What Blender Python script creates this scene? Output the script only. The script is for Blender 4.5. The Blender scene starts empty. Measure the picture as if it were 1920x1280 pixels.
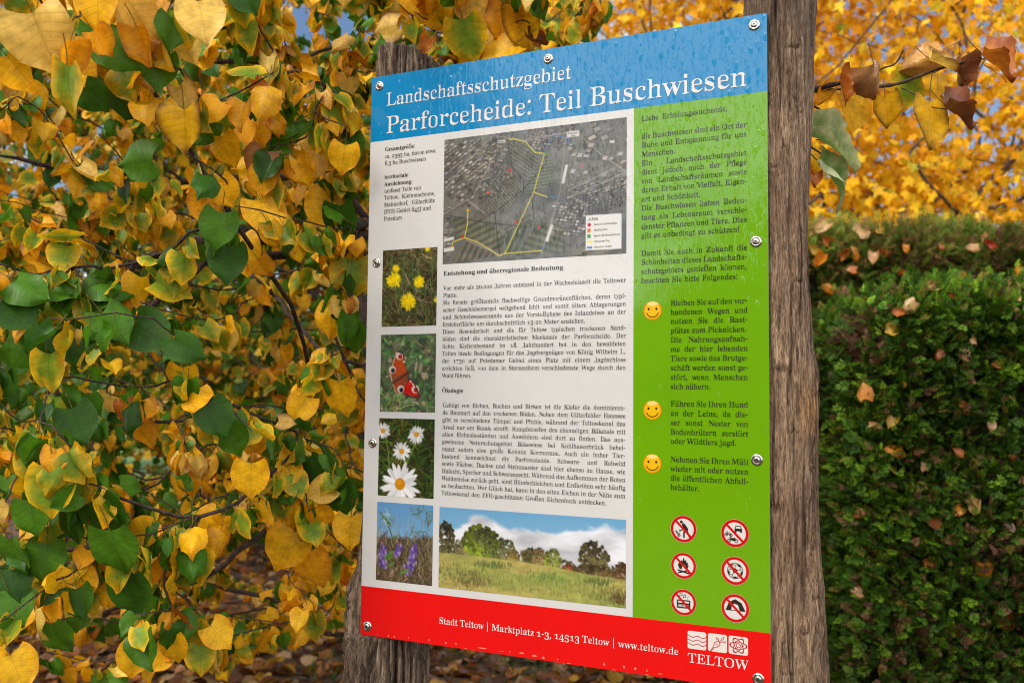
import bpy, math
import numpy as np
from mathutils import Matrix, Vector
from mathutils.geometry import tessellate_polygon

SC = bpy.context.scene
COL = SC.collection
rng = np.random.default_rng(7)

# ------------------------------------------------------------------ camera
ZB = 1.0                                   # height of the panel's lower edge
CAM = np.array([1.1199, -1.6408, ZB + 0.4995])
YAW, PITCH, ROLL = math.radians(25.296), math.radians(3.46), math.radians(0.617)
FW = np.array([-math.sin(YAW) * math.cos(PITCH), math.cos(YAW) * math.cos(PITCH), math.sin(PITCH)])
R0 = np.array([math.cos(YAW), math.sin(YAW), 0.0])
U0 = np.cross(R0, FW)
RT = math.cos(ROLL) * R0 + math.sin(ROLL) * U0
UP = -math.sin(ROLL) * R0 + math.cos(ROLL) * U0
FPX = 1722.6                               # focal length in photo pixels (1920 wide)
cam = bpy.data.cameras.new('camera')
cam.sensor_width = 36.0
cam.lens = FPX / 1920 * 36
cam.clip_start, cam.clip_end = 0.05, 2000
cam.dof.use_dof = True
cam.dof.focus_distance = 1.74
cam.dof.aperture_fstop = 4.2
camo = bpy.data.objects.new('camera', cam)
COL.objects.link(camo)
M = Matrix.Identity(4)
for i in range(3):
    M[i][0], M[i][1], M[i][2], M[i][3] = RT[i], UP[i], -FW[i], CAM[i]
camo.matrix_world = M
SC.camera = camo

# ------------------------------------------------------------------ sky, sun, exposure
SUN_EL, SUN_AZ = math.radians(44), math.radians(200)   # azimuth clockwise from +Y
world = bpy.data.worlds.new('World')
SC.world = world
world.use_nodes = True
wn, wl = world.node_tree.nodes, world.node_tree.links
bg = wn['Background']
sky = wn.new('ShaderNodeTexSky')
sky.sky_type = 'NISHITA'
sky.sun_disc = False
sky.sun_elevation = SUN_EL
sky.sun_rotation = SUN_AZ
sky.air_density, sky.dust_density, sky.ozone_density = 1.0, 0.3, 3.0
tc = wn.new('ShaderNodeTexCoord')
sx = wn.new('ShaderNodeSeparateXYZ')
wl.new(tc.outputs['Generated'], sx.inputs[0])
zz = wn.new('ShaderNodeMath'); zz.operation = 'ADD'; zz.inputs[1].default_value = 0.25
wl.new(sx.outputs['Z'], zz.inputs[0])
zm = wn.new('ShaderNodeMath'); zm.operation = 'MAXIMUM'; zm.inputs[1].default_value = 0.08
wl.new(zz.outputs[0], zm.inputs[0])
dv = wn.new('ShaderNodeVectorMath'); dv.operation = 'DIVIDE'
cb = wn.new('ShaderNodeCombineXYZ')
for k in range(3):
    wl.new(zm.outputs[0], cb.inputs[k])
wl.new(tc.outputs['Generated'], dv.inputs[0]); wl.new(cb.outputs[0], dv.inputs[1])
cn = wn.new('ShaderNodeTexNoise'); cn.inputs['Scale'].default_value = 1.7; cn.inputs['Detail'].default_value = 9
cn.inputs['Roughness'].default_value = 0.58
wl.new(dv.outputs[0], cn.inputs['Vector'])
cr = wn.new('ShaderNodeValToRGB')
cr.color_ramp.elements[0].position, cr.color_ramp.elements[1].position = 0.42, 0.53
# the cloud bank is thicker behind the viewer, with blue openings ahead
bk = wn.new('ShaderNodeVectorMath'); bk.operation = 'DOT_PRODUCT'; bk.inputs[1].default_value = (0.30, -0.95, 0.0)
wl.new(tc.outputs['Generated'], bk.inputs[0])
bm = wn.new('ShaderNodeMath'); bm.operation = 'MULTIPLY_ADD'; bm.inputs[1].default_value = 0.11
wl.new(bk.outputs['Value'], bm.inputs[0]); wl.new(cn.outputs['Fac'], bm.inputs[2])
wl.new(bm.outputs[0], cr.inputs[0])
cm = wn.new('ShaderNodeMixRGB')
cm.inputs[2].default_value = (17.0, 17.2, 17.6, 1)         # sunlit cloud
wl.new(cr.outputs[0], cm.inputs[0]); wl.new(sky.outputs[0], cm.inputs[1])
wl.new(cm.outputs[0], bg.inputs['Color'])
bg.inputs['Strength'].default_value = 0.10

sun = bpy.data.lights.new('sun', 'SUN')
sun.energy, sun.angle, sun.color = 2.6, math.radians(24), (1.0, 0.94, 0.83)
suno = bpy.data.objects.new('sun', sun)
COL.objects.link(suno)
sd = Vector((math.sin(SUN_AZ) * math.cos(SUN_EL), math.cos(SUN_AZ) * math.cos(SUN_EL), math.sin(SUN_EL)))
suno.rotation_euler = sd.to_track_quat('Z', 'Y').to_euler()
suno.location = (-6, -8, 9)

SC.view_settings.view_transform = 'Standard'
SC.view_settings.look = 'None'
SC.view_settings.gamma = 1
SC.view_settings.exposure = 0.42
SC.cycles.use_denoising = True
SC.cycles.filter_width = 1.0
SC.cycles.max_bounces = 8
SC.cycles.diffuse_bounces = 4
SC.cycles.transmission_bounces = 6

# ------------------------------------------------------------------ helpers
def site(r, d, z):
    """world point from metres right of / ahead of the photographer and height above ground"""
    f = np.array([-math.sin(YAW), math.cos(YAW), 0.0])
    return np.array([CAM[0], CAM[1], 0]) + r * R0 + d * f + np.array([0, 0, z])

def at(px, py, d):
    """world point seen at a photo pixel, d metres ahead"""
    return CAM + d * (FW + RT * (px - 960) / FPX + UP * (640 - py) / FPX)

def proj(P):
    D = np.asarray(P) - CAM
    z = D @ FW
    zs = np.where(z > 0.05, z, 0.05)
    return 960 + FPX * (D @ RT) / zs, 640 - FPX * (D @ UP) / zs, z

def mesh_obj(name, V, F, mat=None, parent=None, col=None, uv=None, smooth=True, origin=None, normals=None):
    """V (n,3); F list of index arrays grouped by size [(m,k) ...]; verts in world space"""
    V = np.asarray(V, dtype=np.float64)
    if not isinstance(F, list):
        F = [F]
    F = [np.asarray(f, dtype=np.int32) for f in F if len(f)]
    org = np.zeros(3)
    if parent is not None:
        p = parent
        while p.parent is not None:
            p = p.parent
        org = np.array(p.location)
    elif origin is not None:
        org = np.asarray(origin, float)
    me = bpy.data.meshes.new(name)
    me.vertices.add(len(V))
    me.vertices.foreach_set('co', (V - org).astype(np.float32).ravel())
    nl = sum(f.size for f in F)
    npoly = sum(len(f) for f in F)
    me.loops.add(nl)
    me.polygons.add(npoly)
    li = np.concatenate([f.ravel() for f in F]).astype(np.int32)
    me.loops.foreach_set('vertex_index', li)
    tot = np.concatenate([np.full(len(f), f.shape[1], np.int32) for f in F])
    st = np.concatenate([[0], np.cumsum(tot)[:-1]]).astype(np.int32)
    me.polygons.foreach_set('loop_start', st)
    me.polygons.foreach_set('loop_total', tot)
    me.polygons.foreach_set('use_smooth', np.full(npoly, bool(smooth)))
    if col is not None:
        c = np.asarray(col, np.float32)
        if c.shape[1] == 3:
            c = np.concatenate([c, np.ones((len(c), 1), np.float32)], 1)
        a = me.color_attributes.new('Col', 'FLOAT_COLOR', 'POINT')
        a.data.foreach_set('color', c.ravel())
    if uv is not None:
        a = me.attributes.new('LeafUV', 'FLOAT_VECTOR', 'POINT')
        u3 = np.concatenate([np.asarray(uv, np.float32), np.zeros((len(V), 3 - np.asarray(uv).shape[1]), np.float32)], 1)
        a.data.foreach_set('vector', u3.ravel())
    me.update(calc_edges=True)
    me.validate()
    o = bpy.data.objects.new(name, me)
    COL.objects.link(o)
    if mat is not None:
        me.materials.append(mat)
    if parent is not None:
        o.parent = parent
    else:
        o.location = org
    return o

def thing(name, label, cat, loc=(0, 0, 0), group=None):
    o = bpy.data.objects.new(name, None)
    COL.objects.link(o)
    o.location = loc
    o.empty_display_size = 0.1
    o['label'], o['category'] = label, cat
    if group:
        o['group'] = group
    return o

def tag(o, label=None, cat=None, group=None, kind=None):
    if label: o['label'] = label
    if cat: o['category'] = cat
    if group: o['group'] = group
    if kind: o['kind'] = kind
    return o

def srgb(r, g, b):
    c = np.array([r, g, b], float) / 255
    return tuple(np.where(c <= 0.04045, c / 12.92, ((c + 0.055) / 1.055) ** 2.4))

def hash3(i, j, k, s=0):
    n = (i.astype(np.int64) * 374761393 + j.astype(np.int64) * 668265263 + k.astype(np.int64) * 2147483647 + s * 974711) & 0xFFFFFFFF
    n = ((n ^ (n >> 13)) * 1274126177) & 0xFFFFFFFF
    n = ((n ^ (n >> 16)) * 2246822519) & 0xFFFFFFFF
    return ((n ^ (n >> 15)) & 0xFFFFFF) / float(0xFFFFFF)

def vnoise(x, y, z=0.0, s=0):
    x, y, z = np.broadcast_arrays(np.asarray(x, float), np.asarray(y, float), np.asarray(z, float))
    xi, yi, zi = np.floor(x), np.floor(y), np.floor(z)
    fx, fy, fz = x - xi, y - yi, z - zi
    fx, fy, fz = [f * f * (3 - 2 * f) for f in (fx, fy, fz)]
    out = 0
    for a in (0, 1):
        for b in (0, 1):
            for c in (0, 1):
                w = (fx if a else 1 - fx) * (fy if b else 1 - fy) * (fz if c else 1 - fz)
                out = out + w * hash3(xi + a, yi + b, zi + c, s)
    return out

def fbm(x, y, z=0.0, oct=4, s=0):
    t, a, n = 0, 0.5, 0
    for o in range(oct):
        t = t + a * vnoise(np.asarray(x) * 2 ** o, np.asarray(y) * 2 ** o, np.asarray(z) * 2 ** o, s + o)
        n += a
        a *= 0.5
    return t / n

def norm(v):
    return v / (np.linalg.norm(v, axis=-1, keepdims=True) + 1e-12)

# ---- node material helpers
class NM:
    def __init__(self, name):
        self.m = bpy.data.materials.new(name)
        self.m.use_nodes = True
        self.t = self.m.node_tree
        self.n, self.l = self.t.nodes, self.t.links
        self.b = self.n['Principled BSDF']
        self.out = self.n['Material Output']
    def add(self, typ, **kw):
        nd = self.n.new(typ)
        for k, v in kw.items():
            if k.startswith('i_'):
                nd.inputs[k[2:].replace('_', ' ')].default_value = v
            else:
                setattr(nd, k, v)
        return nd
    def math(self, op, a, b=None, c=None, clamp=False):
        nd = self.n.new('ShaderNodeMath'); nd.operation = op; nd.use_clamp = clamp
        for i, v in enumerate((a, b, c)):
            if v is None: continue
            if isinstance(v, (int, float)): nd.inputs[i].default_value = v
            else: self.l.new(v, nd.inputs[i])
        return nd.outputs[0]
    def mix(self, fac, a, b, mode='MIX'):
        nd = self.n.new('ShaderNodeMixRGB'); nd.blend_type = mode
        for i, v in enumerate((fac, a, b)):
            if isinstance(v, (int, float)): nd.inputs[i].default_value = v
            elif isinstance(v, tuple): nd.inputs[i].default_value = (*v[:3], 1)
            else: self.l.new(v, nd.inputs[i])
        return nd.outputs[0]
    def ramp(self, fac, stops):
        nd = self.n.new('ShaderNodeValToRGB')
        e = nd.color_ramp.elements
        while len(e) < len(stops): e.new(0.5)
        for el, (p, c) in zip(e, stops):
            el.position = p
            el.color = (*c[:3], 1) if isinstance(c, tuple) else (c, c, c, 1)
        self.l.new(fac, nd.inputs[0])
        return nd.outputs[0]
    def coord(self, scale=(1, 1, 1), kind='Object'):
        t = self.n.new('ShaderNodeTexCoord')
        mp = self.n.new('ShaderNodeMapping'); mp.inputs['Scale'].default_value = scale
        self.l.new(t.outputs[kind], mp.inputs[0])
        return mp.outputs[0]
    def noise(self, vec, scale, detail=4, rough=0.5):
        nd = self.n.new('ShaderNodeTexNoise')
        nd.inputs['Scale'].default_value = scale; nd.inputs['Detail'].default_value = detail; nd.inputs['Roughness'].default_value = rough
        self.l.new(vec, nd.inputs['Vector'])
        return nd.outputs['Fac']
    def bump(self, h, strength, dist, normal=None):
        nd = self.n.new('ShaderNodeBump'); nd.inputs['Strength'].default_value = strength; nd.inputs['Distance'].default_value = dist
        self.l.new(h, nd.inputs['Height'])
        if normal is not None: self.l.new(normal, nd.inputs['Normal'])
        return nd.outputs[0]
    def attr(self, name='Col'):
        nd = self.n.new('ShaderNodeAttribute'); nd.attribute_name = name
        return nd
    def base(self, c):
        if isinstance(c, tuple): self.b.inputs['Base Color'].default_value = (*c[:3], 1)
        else: self.l.new(c, self.b.inputs['Base Color'])
    def set(self, **kw):
        for k, v in kw.items():
            k = k.replace('_', ' ')
            if isinstance(v, (int, float, tuple)): self.b.inputs[k].default_value = v
            else: self.l.new(v, self.b.inputs[k])

def tube(path, rad, sides=6, jitter=0.0, cap=True):
    """tube along path (n,3) with radii (n,) -> V, quads, tris"""
    P = np.asarray(path, float); n = len(P)
    T = norm(np.gradient(P, axis=0))
    ref = np.array([0.3, 0.2, 1.0]) if abs(T[0][2]) < 0.9 else np.array([1.0, 0.2, 0.1])
    A = norm(np.cross(T, ref)); B = np.cross(T, A)
    a = np.linspace(0, 2 * math.pi, sides, endpoint=False)
    r = np.asarray(rad, float)[:, None, None]
    V = P[:, None, :] + r * (np.cos(a)[None, :, None] * A[:, None, :] + np.sin(a)[None, :, None] * B[:, None, :])
    i = np.arange(n - 1)[:, None] * sides; j = np.arange(sides)[None, :]; k = (j + 1) % sides
    Q = np.stack([i + j, i + k, i + sides + k, i + sides + j], -1).reshape(-1, 4)
    V = V.reshape(-1, 3)
    tris = np.zeros((0, 3), int)
    if cap:
        V = np.concatenate([V, P[:1], P[-1:]]); c0 = n * sides
        jj = np.arange(sides); kk = (jj + 1) % sides
        tris = np.concatenate([np.stack([np.full(sides, c0), kk, jj], -1), np.stack([np.full(sides, c0 + 1), (n - 1) * sides + jj, (n - 1) * sides + kk], -1)])
    return V, Q, tris

class Acc:
    """collects pieces into one mesh"""
    def __init__(self): self.V, self.Q, self.T, self.C, self.U, self.n = [], [], [], [], [], 0
    def add(self, V, Q=None, T=None, C=None, U=None):
        self.V.append(V)
        if Q is not None and len(Q): self.Q.append(np.asarray(Q) + self.n)
        if T is not None and len(T): self.T.append(np.asarray(T) + self.n)
        if C is not None: self.C.append(np.broadcast_to(np.asarray(C, float), (len(V), 3)))
        if U is not None: self.U.append(U)
        self.n += len(V)
    def build(self, name, mat, parent=None, smooth=True, origin=None):
        F = []
        if self.Q: F.append(np.concatenate(self.Q))
        if self.T: F.append(np.concatenate(self.T))
        return mesh_obj(name, np.concatenate(self.V), F, mat, parent, np.concatenate(self.C) if self.C else None,
                        np.concatenate(self.U) if self.U else None, smooth, origin)

# ------------------------------------------------------------------ materials of the sign
def wet_bump(nm, amount=1.0):
    """rain drops and a running film on the printed sheet, denser towards the top"""
    zc = nm.add('ShaderNodeSeparateXYZ'); nm.l.new(nm.coord(), zc.inputs[0])
    z = zc.outputs['Z']; x = zc.outputs['X']
    den = nm.add('ShaderNodeMapRange', interpolation_type='SMOOTHSTEP'); nm.l.new(z, den.inputs[0])
    den.inputs[1].default_value, den.inputs[2].default_value = 1.62, 2.05
    hi = nm.math('MULTIPLY', den.outputs[0], nm.math('MULTIPLY_ADD', x, 1.15, 0.52, clamp=True))
    def drops(scale, r, keep, zs):
        v = nm.add('ShaderNodeTexVoronoi', voronoi_dimensions='3D', feature='F1')
        v.inputs['Scale'].default_value = scale
        nm.l.new(nm.coord((1, 1, zs)), v.inputs['Vector'])
        s = nm.add('ShaderNodeSeparateXYZ'); nm.l.new(v.outputs['Color'], s.inputs[0])
        on = nm.math('LESS_THAN', s.outputs['X'], keep)
        rr = nm.math('MULTIPLY_ADD', s.outputs['Y'], r * 0.6, r * 0.4)
        q = nm.math('DIVIDE', v.outputs['Distance'], rr)
        h = nm.math('SQRT', nm.math('SUBTRACT', 1.0, nm.math('MULTIPLY', q, q), clamp=True))
        return nm.math('MULTIPLY', h, on)
    k1 = nm.math('MULTIPLY_ADD', hi, 0.42, 0.05)
    k2 = nm.math('MULTIPLY_ADD', hi, 0.55, 0.04)
    h = nm.math('ADD', drops(80, 0.42, k1, 0.62), nm.math('MULTIPLY', drops(150, 0.5, k2, 0.5), 0.55))
    st = nm.noise(nm.coord((1, 1, 0.28)), 130, 3, 0.55)
    film = nm.math('MULTIPLY', nm.math('MULTIPLY_ADD', st, 9.0, -4.6, clamp=True), nm.math('MULTIPLY', hi, 0.42))
    h = nm.math('ADD', h, film)
    wav = nm.noise(nm.coord(), 5, 2)
    b0 = nm.bump(wav, 0.2, 0.003)
    b = nm.bump(h, 0.42 * amount, 0.0022, b0)
    nm.l.new(nm.math('SUBTRACT', 1.0, nm.math('MULTIPLY', nm.math('MINIMUM', h, 1.0), 0.72)), nm.b.inputs['Coat Weight'])
    nm.l.new(b, nm.b.inputs['Coat Normal'])

def print_mat(name, colour=None, rough=0.13, vary=0.04):
    nm = NM(name)
    if colour is None:
        nm.base(nm.attr().outputs['Color'])
    else:
        n = nm.noise(nm.coord(), 9, 5, 0.6)
        d = tuple(c * (1 - 2.2 * vary) for c in colour)
        nm.base(nm.mix(nm.math('MULTIPLY_ADD', n, 2.2, -0.6, clamp=True), d, colour))
    nm.set(Roughness=0.5, Specular_IOR_Level=0.05, Coat_Roughness=rough * 0.4, Coat_IOR=1.54)
    wet_bump(nm)
    return nm.m

M_BLUE = print_mat('print_blue', (0.0003, 0.168, 0.365))
M_GREEN = print_mat('print_green', (0.112, 0.278, 0.0007))
M_RED = print_mat('print_red', (0.60, 0.0008, 0.0008))
M_WHITE = print_mat('print_white', (0.505, 0.488, 0.468), vary=0.02)
M_INK = print_mat('print_black', (0.02, 0.018, 0.014))
M_PIC = print_mat('print_picture', None)
M_PALE = print_mat('print_pale', (0.56, 0.54, 0.515))
M_SCRAPE = print_mat('scraped_edge', (0.62, 0.16, 0.12), rough=0.5)

nm = NM('galvanised_sheet'); nm.base((0.45, 0.45, 0.46)); nm.set(Metallic=0.8, Roughness=0.45); M_ALU = nm.m
nm = NM('stainless_steel')
nm.base(nm.mix(nm.noise(nm.coord(), 300, 3), (0.40, 0.36, 0.31), (0.66, 0.61, 0.55)))
nm.set(Metallic=1.0, Roughness=0.2); M_STEEL = nm.m
nm = NM('screw_recess'); nm.base((0.03, 0.028, 0.025)); nm.set(Metallic=0.6, Roughness=0.6); M_DARK = nm.m

def wood_mat(name, dark, mid, light, bark=0.0):
    nm = NM(name)
    c = nm.coord((1, 1, 0.11))
    warp = nm.noise(nm.coord((1, 1, 0.5)), 9, 3)
    add = nm.add('ShaderNodeVectorMath', operation='MULTIPLY_ADD')
    cv = nm.add('ShaderNodeCombineXYZ'); nm.l.new(warp, cv.inputs[0]); nm.l.new(warp, cv.inputs[1])
    nm.l.new(cv.outputs[0], add.inputs[0]); add.inputs[1].default_value = (0.02, 0.02, 0.0); nm.l.new(c, add.inputs[2])
    fine = nm.noise(add.outputs[0], 620, 6, 0.75)
    mid_n = nm.noise(add.outputs[0], 150, 5, 0.62)
    big = nm.noise(nm.coord((1, 1, 0.35)), 10, 4, 0.6)
    g = nm.math('ADD', nm.math('MULTIPLY', fine, 0.62), nm.math('MULTIPLY', mid_n, 0.38))
    col = nm.ramp(g, [(0.38, dark), (0.475, mid), (0.60, light)])
    tint = nm.ramp(big, [(0.30, (0.62, 0.52, 0.45)), (0.52, (1.0, 0.95, 0.9)), (0.72, (1.22, 1.18, 1.12))])
    col = nm.mix(1.0, col, tint, 'MULTIPLY')
    a = nm.attr()
    col = nm.mix(1.0, col, a.outputs['Color'], 'MULTIPLY')
    nm.base(col)
    nm.set(Roughness=0.72, Specular_IOR_Level=0.32)
    h = nm.math('ADD', nm.math('MULTIPLY', g, 0.8), mid_n)
    if bark:
        v = nm.add('ShaderNodeTexVoronoi', feature='F1'); v.inputs['Scale'].default_value = 55
        nm.l.new(nm.coord((1, 1, 0.4)), v.inputs['Vector'])
        h = nm.math('ADD', h, nm.math('MULTIPLY', v.outputs['Distance'], -bark))
    nm.l.new(nm.bump(h, 1.0, 0.009), nm.b.inputs['Normal'])
    return nm.m
M_WOOD = wood_mat('weathered_oak', (0.022, 0.012, 0.007), (0.165, 0.106, 0.066), (0.43, 0.32, 0.22))
M_BARKWOOD = wood_mat('weathered_bark', (0.014, 0.008, 0.005), (0.115, 0.075, 0.048), (0.36, 0.27, 0.19), bark=0.9)

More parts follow.
